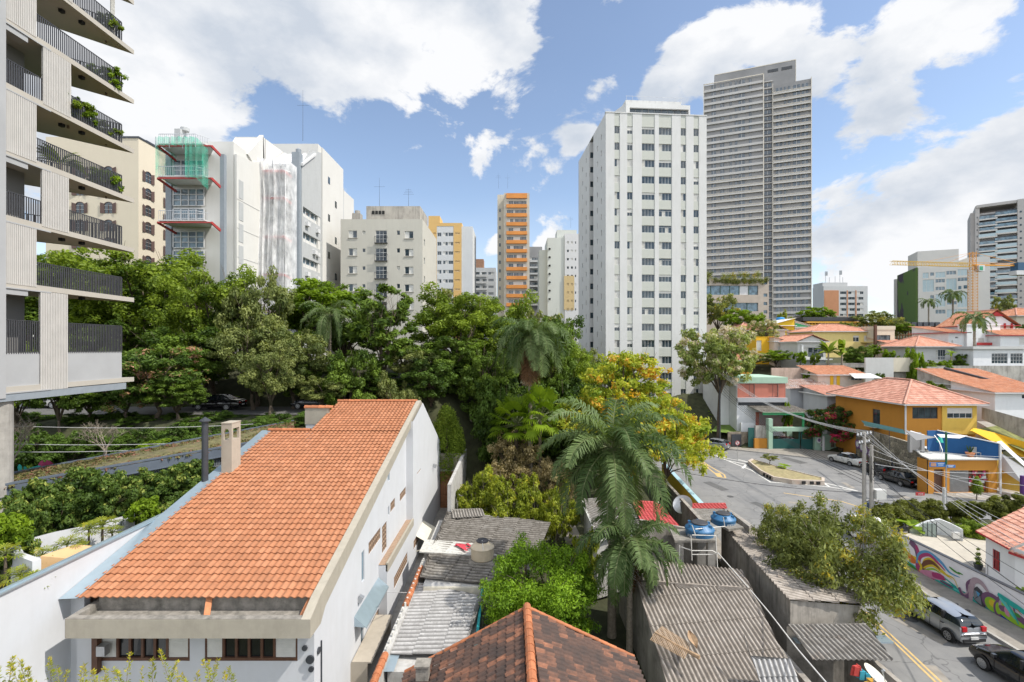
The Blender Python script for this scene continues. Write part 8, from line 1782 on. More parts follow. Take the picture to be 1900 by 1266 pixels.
mb = MB(); mb.poly([Q(1812,782,60),Q(1840,782,60.5),Q(1990,860,51.5),Q(1950,860,50)]); struct(mb.build('path',MATS['pavement'])); mb = MB(); mb.poly([Q(1810,796,57),Q(1850,790,58),Q(1990,850,51),Q(1990,870,49.5),Q(1900,838,51.5)]); struct(mb.build('verge',M('verge_grass',(.15,.16,.05),1.,var=.5,scale=1.5,dirt=.6,dirtc=(.25,.2,.1))))
t,W,LX,LZ = hs('long grey-walled low house beside the orange house, tiled roof',1535,1600,72.5,733,800,6,'w_grey','shedF',1.0,.5,'tile_faded',[(1574,1583,737,751,'slide')])
t,W,LX,LZ = hs('small orange-roofed house with yellow shutters under the concrete parapet',1518,1602,80,695,722,5,'w_blush','shedF',1.3,.5,'tile_rust',[(1540,1548,700,712,'slide'),(1573,1600,699,706,'slide')])
mb = MB(); [(mb.box(LX(a),-.08,LZ(715),LX(a+6),-.01,LZ(696)),mb.cut()) for a in (1540,1552)]; mb.build('shutter',MATS['w_amber'],t); mb = MB(); mb.ext([(LX(1570),-2,LZ(701)),(LX(1620),-2,LZ(701)),(LX(1615),0,LZ(694)),(LX(1575),0,LZ(694))],(0,0,.08)); mb.build('awning',MATS['white_paint'],t)
mb = MB(); sheet(mb,[Q(1458,722,78),Q(1540,718,78),Q(1520,703,82),Q(1458,703,82)],.3,1.4,.04,.04,'corr',6); r_ = thing('ruined_roof','patchy rust and white corrugated roof between the pink and orange houses','roof',(42,80,4)); o_ = mb.build('sheets',corrmat('patch_roof',(.4,.2,.14),(.62,.58,.54),(.25,.1,.06),pa=.5),r_,world=True); mb = MB(); mb.box(X_(1460,80),79,0,X_(1535,80),84,Z_(715,80)); mb.build('walls',MATS['w_grey'],r_,world=True)
t,W,LX,LZ = hs('white house with orange roof and long white annex below the retaining wall',1783,1905,66,714,760,7,'w_white','shedF',1.9,.3,'tile_rust',[(1798,1806,724,733,'slide'),(1822,1840,727,739,'half')])
mb = MB(); mb.ext([(-.1,.2,LZ(714)),(-.1,7,LZ(714)+2.0),(-.1,7,-3),(-.1,0,-3)],(.09,0,0)); mb.build('side_wall',MATS['wall_stained'],t); mb = MB(); a,b = Vector((LX(1862),-.35,LZ(713))),Vector((LX(1824)+.8,6.8,LZ(713)+1.9)); mb.bar(a,b,.35,.3); mb.build('party_strip',MATS['steel_dark'],t)
t,W,LX,LZ = hs('long white house with a low tiled roof at the right edge, below the white house',1846,1960,60,728,775,6,'w_white','shedF',1.2,.5,'tile_rust',[(1896,1906,733,740,'slide')])
t,W,LX,LZ = hs('white low house with wide aluminium windows below the chalet',1806,1900,88,648,681,6,'w_white','flat',.5,.4,'w_lightgrey',[(1840,1870,656,675,'grid'),(1875,1898,656,675,'grid')])
t,W,LX,LZ = hs('white bungalow with a pale hipped tile roof and glass doors',1700,1770,92,643,672,8,'w_lightgrey','hip',2.0,.8,'tile_salmon',[(1736,1755,649,668,'slide')]); mb = MB(); [mb.bar((LX(1715)+i*.18,-1.5,LZ(672)),(LX(1715)+i*.18,-1.5,LZ(661)),.03) for i in range(33)]; mb.bar((LX(1715),-1.5,LZ(661)),(LX(1775),-1.5,LZ(661)),.07); mb.box(LX(1712),-1.6,LZ(673),LX(1776),0,LZ(671)); mb.build('balcony',MATS['steel'],t)
t,W,LX,LZ = hs('low tiled house behind the white bungalow',1664,1702,99,641,668,8,'w_blush','shedF',1.8,.5,'tile_salmon',[(1672,1680,652,665,'slide')])
t,W,LX,LZ = hs('white chalet with red trim and a steep tiled gable',1808,1884,100,604,640,8,'w_white','gableY',3.2,.6,'tile_rust',[(1826,1842,599+8,610+6,'slide'),(1863,1878,606,613,'half')],trim='w_red'); mb = MB(); mb.ext([(LX(1836),-.3,LZ(587)),(LX(1862),-.3,LZ(587)),(LX(1846),-.3,LZ(578))],(0,.2,0)); mb.build('gable_infill',MATS['w_red'],t); mb = MB(); mb.box(LX(1862),-.07,LZ(612),LX(1866),-.01,LZ(600)); mb.cut(); mb.box(LX(1875),-.07,LZ(612),LX(1879),-.01,LZ(600)); mb.build('shutter',MATS['w_red'],t)
t,W,LX,LZ = hs('lower left wing of the red-trimmed chalet',1760,1794,98,617,655,9,'w_white','shedF',1.6,.5,'tile_rust',[(1772,1778,625,628,'slide'),(1765,1768,632,640,'shut')],trim='w_red')
t,W,LX,LZ = hs('right wing of the red-trimmed chalet with a red shutter',1856,1930,95,622,655,6,'w_white','gableX',1.2,.5,'tile_rust',[(1891,1905,627,640,'shut')],trim='w_red')
t,W,LX,LZ = hs('recessed middle part of the red-trimmed chalet with a balcony',1794,1856,97.5,604,655,2,'w_white','flat',.3,.1,'w_white',[(1815,1826,628,640,'shut'),(1832,1842,630,636,'slide')]); mb = MB(); mb.box(LX(1805),-.9,LZ(641),LX(1850),-.8,LZ(636)); mb.build('balcony',MATS['w_red'],t)
t,W,LX,LZ = hs('tiled house at the far right edge behind the chalet',1886,1960,112,586,606,8,'w_cream','hip',2.,.6,'tile_rust',[])
t,W,LX,LZ = hs('beige flat-roofed house with one dark wide window',1627,1660,104,612,645,7,'w_cream','flat',.8,.1,'w_cream',[(1626+.8,1652,622,634,'slide')],frame=MATS['frame_dark']); mb = MB(); mb.bar((LX(1622),-.3,LZ(640)),(LX(1622),-.3,LZ(603)),.45); mb.build('chimney_pipe',MATS['wood_brown'],t)
t,W,LX,LZ = hs('long pale yellow house with a low salmon roof',1508,1618,107,615,650,9,'w_paleyellow','hip',1.7,.5,'tile_salmon',[(1583,1594,623,634,'half'),(1603,1615,623,634,'shut')])
mb = MB(); mb.box(LX(1597),-2,LZ(636),LX(1622),-.02,LZ(634.5)); mb.build('balcony',MATS['w_paleyellow'],t); mb = MB(); mb.ext([(LX(1600),-3,LZ(647)),(LX(1638),-3,LZ(648)),(LX(1632),-.2,LZ(643)),(LX(1603),-.2,LZ(643))],(0,0,.1)); mb.build('porch_roof',MATS['white_paint'],t)
t,W,LX,LZ = hs('gable-roofed grey-white house with a wide dark glass door',1480,1532,92,634,672,9,'w_lightgrey','gableY',1.3,.5,'tile_salmon',[(1490,1528,645,663,'slide')]); mb = MB(); mb.box(LX(1487)-.1,-.02-.3,LZ(672),LX(1489),-.02,LZ(640)); mb.box(0,-.5,LZ(668),W+1,-.02,LZ(666)); mb.build('column',MATS['w_white'],t)
t,W,LX,LZ = hs('mustard house with a green gable end and white side',1475,1508,118,607,640,10,'w_white','shedR',1.6,.5,'w_white',[(1494,1503,611,618,'slide')],trim='w_white')
t,W,LX,LZ = hs('mustard yellow wing of the green-gabled house',1428,1474,117.5,604,640,8,'w_mustard','shedL',1.8,.4,'w_white',[(1460,1470,613,627,'slide')],trim='w_white'); 
mb = MB(); mb.ext([Q(1476,607.5,117.8),Q(1509,607.5,117.8),Q(1476,599.5,117.8)],(0,.1,0)); tag(mb.build('gable_panel',MATS['w_green']),'green triangular gable panel beside the mustard wall','panel')
wt = thing('water_tank','small blue box-shaped tank on the hill above the mustard house','water tank',Q(1448,600,125)); m_ = MB(); m_.lathe([(.9,0),(1.0,1.3),(.8,1.45)],n=12); m_.build('body',M('tank_sky',(.03,.25,.55),.5),wt); m_ = MB(); m_.lathe([(.5,1.45),(.45,1.55)],n=10); m_.build('lid',MATS['tank_sky'],wt)
t,W,LX,LZ = hs('small blush-coloured house with a tiny red gable',1430,1457,104,612,645,6,'w_blush','gableY',.9,.4,'tile_salmon',[])
t,W,LX,LZ = hs('amber cube-shaped house on the hillside',1403,1436,100,626,660,5,'w_amber','flat',.12,.05,'w_amber',[(1403.5,1413,632,651,'shut')])
t,W,LX,LZ = hs('blush house with a brown door behind the amber cube',1437,1464,98,633,668,5,'w_blush','shedR',.8,.3,'tile_salmon',[(1443,1448,643,653,'slide')]); mb = MB(); mb.box(LX(1410),-2.5,LZ(660),LX(1465),-.02,LZ(657)); mb.build('porch_roof',MATS['w_lightgrey'],t)
t,W,LX,LZ = hs('salmon house with a faded red hipped roof',1372,1402,106,613,665,8,'w_salmon','hip',1.7,.5,'tile_faded',[(1374,1389,617,627,'shut')])
t,W,LX,LZ = hs('house with a tiled roof glimpsed below the flowering tree crown',1355,1395,92,668,690,5,'w_orange','shedF',1.,.4,'tile_rust',[])
# ================================================================ mural wall and corner house
XM = 27.0; MW = thing('mural_wall','long low street wall painted with a swirling colourful abstract mural','wall',(XM,24,0)); mb = MB(); mb.box(XM,6,0,XM+.2,34.8,1.95); mb.ext([(XM,34.8,0),(XM+.2,34.8,0),(27.9,36.8,0),(27.7,37.0,0)],(0,0,2.05)); mb.build('wall',M('mural_white',(.82,.79,.82),.8,var=.04,dirt=.15),MW,world=True)
mb = MB(); mb.box(XM-.03,6,1.95,XM+.23,34.8,1.99); mb.build('coping',MATS['steel_dark'],MW,world=True)
cols_ = {'teal': (.03,.42,.38),'teal2': (.10,.55,.50),'blue': (.02,.06,.50),'mag': (.42,.05,.17),'orange': (.65,.17,.03),'yel': (.68,.50,.03),'purp': (.17,.08,.16),'mauv': (.42,.31,.35),'lime': (.30,.52,.03),'green': (.06,.25,.03),'grey': (.20,.22,.25),'dark': (.05,.05,.06),'sky': (.10,.32,.55),'brown': (.16,.06,.03),'pink': (.62,.25,.38)}
cn = list(cols_); cm = [M('mural_'+k,v,.7,var=.08,scale=3) for k,v in cols_.items()]; CI = {k: i for i,k in enumerate(cn)}
mb = MB(); lay = [0]
def MP(px,py):
    dd_ = XM*F/(px-CX); return (dd_,Z_(py,dd_))
def mshape(pts,c): lay[0] += 1; x = XM-.004-.0012*lay[0]; mb.poly([(x,min(34.7,a),max(.02,min(1.93,z))) for a,z in pts],CI[c])
def mstroke(path,w0,w1,c,smooth_=10):
    P = [Vector((*MP(*p),0)) for p in path]; Q_ = []
    for i in range(len(P)-1):
        p0,p1,p2,p3 = P[max(0,i-1)],P[i],P[i+1],P[min(len(P)-1,i+2)]
        for k in range(smooth_): u = k/smooth_; Q_.append(.5*((2*p1)+(p2-p0)*u+(2*p0-5*p1+4*p2-p3)*u*u+(3*p1-3*p2+p3-p0)*u**3))
    Q_.append(P[-1]); n = len(Q_); L_,R__ = [],[]
    for i,q in enumerate(Q_): dv = (Q_[min(n-1,i+1)]-Q_[max(0,i-1)]); dv = Vector((-dv.y,dv.x,0)).normalized(); f = i/(n-1); w = (w0+(w1-w0)*f)*math.sin(math.pi*min(1,f*.9+.1))**.5; L_.append(q+dv*w/2); R__.append(q-dv*w/2)
    lay[0] += 1; x = XM-.004-.0012*lay[0]; cl = lambda q: (x,min(34.75,q.x),max(.01,min(1.94,q.y)))
    for i in range(n-1): mb.quad(cl(L_[i]),cl(L_[i+1]),cl(R__[i+1]),cl(R__[i]),CI[c])
mshape([(33,.02),(8,.02),(8,.35),(24,.34),(27.5,.42),(32,.42),(33,.3)],'teal'); mshape([(31,.22),(8,.18),(8,.27),(24,.27),(27.5,.34),(31,.32)],'teal2'); mshape([(26.9,.02),(25.3,.02),(25.3,.3),(26.9,.3)],'blue')
for pth,a,b,c in (([(1665,1000),(1685,1030),(1705,1038)],.55,.3,'yel'),([(1670,1015),(1690,1040),(1706,1042)],.3,.25,'orange'),([(1676,1040),(1692,1050),(1712,1062)],.3,.3,'teal2'),([(1688,1005),(1700,1018),(1704,1045)],.5,.3,'purp'),([(1700,1012),(1705,1030),(1704,1045)],.3,.2,'mag'),([(1685,1028),(1695,1038),(1703,1048)],.35,.2,'orange'),
                     ([(1702,1050),(1706,1030),(1722,1026),(1745,1042),(1762,1062),(1782,1072)],.35,.12,'sky'),([(1706,1052),(1708,1034),(1724,1030),(1740,1044),(1755,1060)],.25,.18,'mag'),([(1712,1052),(1716,1040),(1728,1038),(1742,1052),(1756,1066),(1770,1074),(1779,1094)],.2,.08,'yel'),([(1712,1056),(1718,1046),(1730,1044),(1746,1058)],.45,.2,'brown'),([(1714,1054),(1730,1050),(1748,1062),(1768,1076)],.16,.1,'yel'),([(1716,1058),(1732,1056),(1746,1064)],.12,.1,'lime'),
                     ([(1702,1045),(1706,1060),(1718,1072),(1735,1075)],.4,.3,'mag'),([(1704,1040),(1710,1052),(1706,1060)],.2,.16,'yel'),([(1708,1062),(1728,1066),(1750,1074)],.4,.5,'pink'),([(1712,1068),(1724,1078),(1742,1082)],.18,.15,'orange'),([(1730,1066),(1745,1070),(1756,1076)],.4,.3,'mag'),([(1745,1078),(1760,1086),(1770,1092)],.12,.14,'purp'),([(1753,1072),(1770,1086),(1776,1090)],.1,.14,'teal'),([(1684,1045),(1694,1052),(1704,1060)],.2,.2,'green'),
                     ([(1762,1052),(1772,1060),(1782,1066)],.12,.12,'green'),([(1778,1062),(1788,1067)],.09,.07,'green'),
                     ([(1780,1090),(1788,1104),(1798,1104),(1796,1084),(1806,1074)],.28,.22,'purp'),([(1784,1094),(1790,1102),(1797,1098),(1798,1084)],.08,.08,'mauv')):
    mstroke(pth,a,b,c)
mstroke([(1802,1128),(1803,1096),(1808,1078),(1822,1082),(1838,1104)],.30,.34,'mauv'); mshape([MP(1808,1112),MP(1808,1092),MP(1814,1088),MP(1824,1098),MP(1828,1114),MP(1830,1128),MP(1820,1124)],'dark'); mshape([MP(1808,1112),MP(1809,1094),MP(1818,1104)],'grey'); mshape([MP(1809,1112),MP(1820,1106),MP(1823,1124)],'mural_' if False else 'grey'); mshape([MP(1812,1096),MP(1820,1102),MP(1816,1108)],'sky')
def mblob(px,py,a,b,c,rot=0):
    cc = MP(px,py); pts = []
    for k in range(20): an = k/20*6.283; u,v = a*math.cos(an),b*math.sin(an); pts.append((cc[0]+u*math.cos(rot)-v*math.sin(rot),cc[1]+u*math.sin(rot)+v*math.cos(rot)))
    mshape(pts,c)
for a in ((1842,1118,.62,.5,'purp'),(1842,1122,.42,.38,'lime'),(1843,1120,.22,.2,'yel'),(1853,1130,.25,.42,'purp'),(1854,1129,.16,.32,'lime'),(1868,1122,.5,.34,'purp',.3),(1868,1128,.4,.5,'mauv'),(1867,1124,.22,.16,'lime'),(1882,1142,.8,.25,'purp',.1),(1880,1150,.75,.16,'lime',.1),(1872,1134,.2,.3,'mural_white' if False else 'pink'),(1880,1140,.16,.24,'lime'),(1890,1142,.16,.1,'green')): mblob(*a)
mstroke([(1853,1102),(1872,1116),(1900,1135),(1930,1160)],.3,.3,'teal'); mstroke([(1856,1108),(1870,1126),(1886,1150)],.16,.2,'teal2'); mstroke([(1870,1118),(1884,1142),(1893,1160)],.14,.1,'teal'); mstroke([(1888,1130),(1899,1142)],.05,.04,'orange'); mblob(1930,1150,.7,.4,'mag'); mblob(1960,1170,.8,.4,'yel')
mb.build('mural',cm,MW,world=True)
flat('patio',[(27.2,6),(27.2,34.8),(30,37),(37,36),(37,6)],.8,M('patio_stone',(.45,.41,.34),.9,var=.08,dirt=.3),1.2)
GHs = thing('gate_house','low curved white wall with a frosted glass door behind the mural wall','wall',(31,36,.8)); mb = MB(); arc = [Q(1690,985,37.2),Q(1705,975,37.4),Q(1722,968,37.2),Q(1745,964,36.8),Q(1765,972,36.2),Q(1787,983,35.4)]
for a,b in zip(arc,arc[1:]): mb.ext([Vector((a.x,a.y,.5)),Vector((b.x,b.y,.5)),Vector((b.x,b.y,1.95+.0*b.z)),Vector((a.x,a.y,1.95))] if False else [Vector((a.x,a.y,.5)),Vector((b.x,b.y,.5)),Vector((b.x,b.y,b.z)),Vector((a.x,a.y,a.z))],(.1,.25,0))
mb.build('wall',MATS['w_white'],GHs,world=True); mb = MB(); q0,q1 = Q(1711,1010,36.6),Q(1736,1012,36.2); mb.ext([q0,q1,Vector((q1.x,q1.y,Z_(970,36.4))),Vector((q0.x,q0.y,Z_(969,36.8)))],(0,-.05,0)); mb.build('door',M('frosted',(.30,.37,.34),.3,var=.1),GHs,world=True)
mb = MB(); [mb.bar(q0.lerp(q1,k/3)+Vector((0,-.08,0)),q0.lerp(q1,k/3)+Vector((0,-.08,1.75)),.03) for k in range(4)]; mb.build('door_frame',MATS['steel_dark'],GHs,world=True); mb = MB(); q = Q(1771,992,35.6); mb.box(q.x-.25,q.y-.15,q.z-.25,q.x+.3,q.y,q.z+.2); mb.build('panel',MATS['w_lightgrey'],GHs,world=True)
# white corner house with tiled roof
cA,cB,cC = Vector((X_(1829,29.8),29.8,.8)),Vector((X_(1883,27.6),27.6,.8)),Vector((X_(1990,30.5),30.5,.8)); CHs = thing('house','white corner house with a faded tiled roof and a red window above the patio','house',(cA.x,cA.y,.8))
ze = 3.55; up = Vector((0,0,ze-.8)); mb = MB(); u = (cB-cA); Lw = u.length; u.normalize(); rzz = math.atan2(u.y,u.x); wq = (.55,1.15,.85,2.05); mb.xf = lambda p: (cA.x+u.x*p[0]-u.y*p[1]*-1*-1*0+(-u.y)*p[1]*1,cA.y+u.y*p[0]+u.x*p[1],p[2]+.8); wall(mb,'front',0,0,Lw,0,ze-.8,[wq],.12); mb.xf = None
mb.quad(cB,cB+Vector((.45,-2.4,0)),cB+Vector((.45,-2.4,0))+up,cB+up) ; mb.quad(cB+Vector((.45,-2.4,0)),cB+Vector((7,-2.4,0)),cB+Vector((7,-2.4,0))+up,cB+Vector((.45,-2.4,0))+up); mb.quad(cA,cA+Vector((7,.8,0)),cA+Vector((7,.8,0))+up,cA+up); mb.build('wall',MATS['w_white'],CHs,world=True)
m_ = MB(); m_.xf = lambda p: (cA.x+u.x*(p[0]+wq[0])-u.y*(p[1]+.04),cA.y+u.y*(p[0]+wq[0])+u.x*(p[1]+.04),p[2]+.8+wq[2]); win_geo(m_,.6,1.2,'grid',1)
for k in range(1,3): m_.box(.2*k-.015,-.01,0,.2*k+.015,.03,1.2)
m_.xf = None; m_.build('window',[MATS['w_red'],MATS['win_glass'],MATS['curtain'],MATS['w_red']],CHs,world=True)
e0,e1,e2 = Q(1811,986,30.3),Q(1872,1019,27.8),Q(1990,935,31); mb = MB(); ap = e0+Vector((5.2,1.2,1.7)); apb = e1+Vector((5.2,.2,1.75)); sheet(mb,[e0,e1+Vector((0,0,.0)),Vector((e1.x+5,e1.y+.5,e1.z+1.7)),Vector((e0.x+5,e0.y+.9,e0.z+1.7))],.24,.4,.035,.04,seed=71); sheet(mb,[e1+Vector((.0,0,-.15)),e1+Vector((.5,-2.8,-.15)),e1+Vector((5.5,-2.6,1.4)),e1+Vector((5,.1,1.45))],.24,.4,.035,.04,seed=72)
rr_ = mb.build('roof',MATS['tile_faded'],CHs,world=True); mb = MB(); mb.bar(e0,e1,.06,.09); mb.bar(e1+Vector((0,0,-.2)),e1+Vector((.5,-2.8,-.2)),.09,.12); mb.tube([e0+Vector((.3,-.1,-.05)),e0+Vector((.6,-.3,-.5)),cA+Vector((.02,-.06,2.2))],.04,6); mb.build('gutter',MATS['tile_faded'] if False else MATS['w_red'],CHs,world=True)
def pchair(loc,rz_,lab):
    t = thing('patio_chair',lab,'chair',loc,rz_); m_ = MB(); m_.box(-.25,-.25,.4,.25,.25,.44); m_.build('seat',M('cane',(.5,.38,.26),.7,var=.1),t); m_ = MB(); m_.ext([(-.25,.22,.44),(.25,.22,.44),(.22,.36,.9),(-.22,.36,.9)],(0,.03,0)); m_.build('backrest',MATS['cane'],t)
    for s in (-1,1): m_ = MB(); m_.tube([(s*.27,-.27,0),(s*.27,-.25,.62),(s*.27,.25,.62),(s*.27,.30,0)],.018,6); m_.build('leg',MATS['white_paint'],t)
pchair(G(1842,1062,.8),2.2,'cane patio chair under the red window'); pchair(G(1872,1078,.8),1.9,'cane patio chair nearer the camera, by the house door')
for px,py,lab,s in ((1815,1052,'dark flowerpot with a small cypress beside the patio chairs',1.),(1858,1068,'round black pot between the two patio chairs',.5),(1872,1050,'tall potted plant against the corner house wall',1.2)):
    q = G(px,py+5,.8); t = thing('plant_pot',lab,'plant pot',q); m_ = MB(); m_.lathe([(.16,0),(.24,.3),(.24,.36)],n=14); m_.build('pot',MATS['steel_dark'],t); V,tn = leaves([(0,0,.4+.3*k*s) for k in range(4)],[(.22-.04*k)*max(.6,s) for k in range(4)],[.3,.5,.6,.7],900,.05,.4,.3); npmesh('plant',V,4,MATS['leaf_mid'],tn,t)
mb = MB(); q = G(1832,1075,.8); mb.tube([q,q+Vector((0,0,.9)),q+Vector((.5,.6,.95)),q+Vector((.5,.6,0))],.025,6); tag(mb.build('handrail',MATS['steel']),'short steel handrail by the patio chairs','handrail')
put(pr['bushb'],1890,0,1090,26.3,'low ornamental bush at the end of the patio beside the mural wall',None,14,z0=.8)
tr2 = MB(); q = G(1820,1035,.8)
# ================================================================ vehicles
def paint(name,c,met=.4,rough=.28):
    if name in MATS: return MATS[name]
    m,N,L,b,vec = base(name); b.inputs['Metallic'].default_value = met; b.inputs['Roughness'].default_value = rough; b.inputs['Coat Weight'].default_value = .8; b.inputs['Coat Roughness'].default_value = .08
    L.new(mixc(N,L,c,tuple(min(1,x*.8+.02) for x in c),mapr(N,L,noise(N,L,vec,2.5,6),.45,.8,0,.5)),b.inputs['Base Color']); return m
M('hub',(.45,.46,.47),.35,.8,var=.15); M('lamp_clear',(.7,.72,.74),.15,var=.05); M('lamp_red',(.45,.01,.015),.2,var=.1); M('plate',(.55,.55,.53),.6); M('trim_black',(.02,.02,.022),.6)
CARS = {'hatch': dict(L=3.82,W=1.65,H=1.43,wb=2.49,cow=.86,hood=(.80,.93),roof=(1.42,1.43,1.38),xs=(.02,.95,1.62,2.7,3.35,3.78),tail=.92,kind='hatch'),
        'sedan': dict(L=4.45,W=1.72,H=1.45,wb=2.6,cow=.9,hood=(.78,.92),roof=(1.43,1.45,1.40),xs=(.02,1.15,1.85,2.9,3.65,4.4),tail=.98,kind='sedan'),
        'suv': dict(L=4.1,W=1.75,H=1.66,wb=2.5,cow=1.0,hood=(.92,1.04),roof=(1.62,1.66,1.6),xs=(.02,1.0,1.6,3.2,3.75,4.05),tail=1.05,kind='hatch'),
        'van': dict(L=4.9,W=1.85,H=1.95,wb=2.9,cow=1.1,hood=(1.0,1.15),roof=(1.9,1.95,1.92),xs=(.02,.7,1.4,4.3,4.7,4.88),tail=1.2,kind='hatch')}
def make_car(kind,label,loc,heading,pm,sc=1.,group=None,rim=None,cat='car'):
    """origin at the middle on the ground, nose towards local -x... heading is the direction of travel"""
    p = CARS[kind]; L,W,H = p['L'],p['W'],p['H']; t = thing('parked_car',label,cat,loc,heading,group); x0,xh,xa,xb,xe,xt = p['xs']; sed = p['kind'] == 'sedan'
    belt = p['hood'][1]
    # upper silhouette along the car: (x, z of body shoulder, z of roof or None)
    st = [(.0,.62,.0),(.07,.74,.0),(.42,p['hood'][0],0),(xh-.05,belt,0)]
    cab0 = len(st)
    st += [(xh,belt,belt+.02),((xh+xa)/2,belt+.01,belt+(p['roof'][0]-belt)*.55),(xa,belt+.02,p['roof'][0]-.02),((xa+xb)/2,belt+.03,p['roof'][1]),(xb,belt+.05,p['roof'][2])]
    if sed: st += [((xb+xe)/2,belt+.05,belt+(p['roof'][2]-belt)*.55),(xe,belt+.06,belt+.08),(xe+.05,p['tail'],0),(xt-.08,p['tail']-.02,0),(xt,p['tail']-.2,0)]
    else: st += [(xe,belt+.06,p['roof'][2]-.07),((xe+xt)/2+.05,belt+.05,belt+.35),(xt-.06,belt+.02,belt+.04),(xt-.03,p['tail']-.05,0),(xt,p['tail']-.3,0)]
    n = len(st); hw = W/2; body = MB(); glass = MB(); pts = []
    def sec(i):
        x,zs,zr_ = st[i]; e = min(1,.70+.30*math.sin(math.pi*min(1,max(0,(x+.35)/(L+.7))))**.5); w = hw*e; zb = .20 if 0 < i < n-1 else .30
        s = [(0,zb),(w*.88,zb),(w*.99,zb+.14),(w,.50),(w*.985,max(.5,zs-.16)),(w*.93,zs-.02)]
        if zr_ > zs+.01: tr = (zr_-zs)/(H-zs); s += [(w*.90,zs+.015),(w*(.90-.20*tr),zr_-.05*tr),(w*(.82-.18*tr),zr_),(0,zr_+.015*tr)]
        else: s += [(w*.88,zs),(w*.7,zs+.012),(w*.4,zs+.02),(0,zs+.025)]
        return [(x-L/2,y,z) for y,z in s]
    S = [sec(i) for i in range(n)]; K = len(S[0]); V = []
    for s in S: V += s+[(a,-b,c) for a,b,c in s]
    def idx(i,k,side): return i*2*K+k+(K if side else 0)
    bf = []; gf = []
    for i in range(n-1):
        for k in range(K-1):
            for side in (0,1):
                f = (idx(i,k,side),idx(i+1,k,side),idx(i+1,k+1,side),idx(i,k+1,side)); f = f if side else f[::-1]; g = False
                up = st[i][2] > 0 and st[i+1][2] > 0
                if k == 6 and up: g = True
                if k in (7,8) and ((cab0 <= i < cab0+2) or (up and i >= cab0+4 and not (not sed and i == cab0+4))): g = True
                (gf if g else bf).append(f)
    for s_,e_ in ((0,True),(n-1,False)):
        ring = [idx(s_,k,0) for k in range(K)]+[idx(s_,k,1) for k in range(K-1,-1,-1)]; bf.append(tuple(ring if e_ else ring[::-1]))
    body.add(V,bf); glass.add(V,gf)
    # flip nose: stations start at the nose; heading +x means nose at +x
    for m_ in (body,glass): m_.v = [(-a,b,c) for a,b,c in m_.v]
    o = body.build('body',pm,t,smooth=True); g = glass.build('window_glass',MATS['glass_car'],t,smooth=True)
    md = o.modifiers.new('bev','SUBSURF'); md.levels = 1; md.render_levels = 1
    md2 = g.modifiers.new('bev','SUBSURF'); md2.levels = 1; md2.render_levels = 1
    # pillars, roof rails, sills
    mb = MB(); f = lambda x: L/2-x
    for s in (-1,1):
        for x,ln in (((xa+xb)/2+.05,.05),(xb-.02 if sed else xb+.12,.07)): mb.box(f(x)-ln,s*hw*.80-.10,belt+.02,f(x)+ln,s*hw*.80+.10-.03,p['roof'][1]-.08); 
    mb.build('pillar',MATS['trim_black'],t)
    mb = MB(); mb.box(-L/2-.0,-hw*.72,.28,-L/2+.12,hw*.72,.42); mb.box(L/2-.1,-hw*.70,.25,L/2+.01,hw*.70,.40); mb.build('bumper',MATS['trim_black'] if kind != 'sedan' else pm,t)
    wr = .30 if kind in ('hatch','sedan') else .34; fx = L/2-.72 if kind != 'van' else L/2-.85
    for x in (fx,fx-p['wb']):
        for s in (-1,1):
            y = s*(hw-.09); m_ = MB(); m_.tube([(x,y-.10*1,wr),(x,y-.08,wr),(x,y+.08,wr),(x,y+.10,wr)],[wr*.93,wr,wr,wr*.93],22); w_ = m_.build('wheel',MATS['rubber'],t); m_ = MB(); yy = s*(hw+.012)
            m_.tube([(x,yy-.01*s,wr),(x,yy+.005*s,wr)],wr*.20,10)
            for k in range(7 if rim is None else rim): a = 2*math.pi*k/(7 if rim is None else rim); m_.bar((x+math.cos(a)*wr*.1,yy,wr+math.sin(a)*wr*.1),(x+math.cos(a)*wr*.64,yy,wr+math.sin(a)*wr*.64),.055,.02,up=(0,1,0))
            ring = [(x+math.cos(a*.4488)*wr*.64,yy,wr+math.sin(a*.4488)*wr*.64) for a in range(15)]; [m_.bar(p_,q_,.03,.03,up=(0,1,0)) for p_,q_ in zip(ring,ring[1:])]
            m_.build('rim',MATS['hub'],w_)
            m_ = MB(); arc = [(x+math.cos(a*math.pi/10)*(wr+.06),s*(hw+.002),wr+math.sin(a*math.pi/10)*(wr+.06)) for a in range(11)]; m_.add([(x,s*(hw+.001),wr-.1)]+arc,[(0,k,k+1) for k in range(1,11)]); m_.build('wheel_arch',MATS['trim_black'],t)
    for s in (-1,1):
        m_ = MB(); m_.ext([(L/2-.12,s*hw*.42,.60),(L/2-.34,s*hw*.84,.62),(L/2-.42,s*hw*.84,.76),(L/2-.22,s*hw*.42,.74)],(.03,s*.02,0)); m_.build('headlight',MATS['lamp_clear'],t)
        m_ = MB(); z = belt-.12 if not sed else .72; m_.box(-L/2+.0,s*hw*.62-.12,z-.02,-L/2+.14,s*hw*.62+.11,z+(.20 if not sed else .10)); m_.build('taillight',MATS['lamp_red'],t)
        m_ = MB(); m_.box(f(xh+.35)-.08,s*(hw+.02)-.0,belt+.02,f(xh+.35)+.06,s*(hw+.17),belt+.16); m_.build('mirror',pm,t)
        m_ = MB()
        for x in ((xa+xb)/2-.15,(xa+xb)/2+.75): m_.box(f(x)-.08,s*(hw-.01),belt-.14,f(x)+.08,s*(hw+.02),belt-.10); m_.cut()
        m_.build('door_handle',MATS['trim_black'],t)
        m_ = MB()
        for x in (xh+.25,(xa+xb)/2+.05,xb+.1): m_.box(f(x)-.006,s*hw-.004,.32,f(x)+.006,s*(hw+.006),belt-.05)
        m_.build('door_gap',MATS['trim_black'],t)
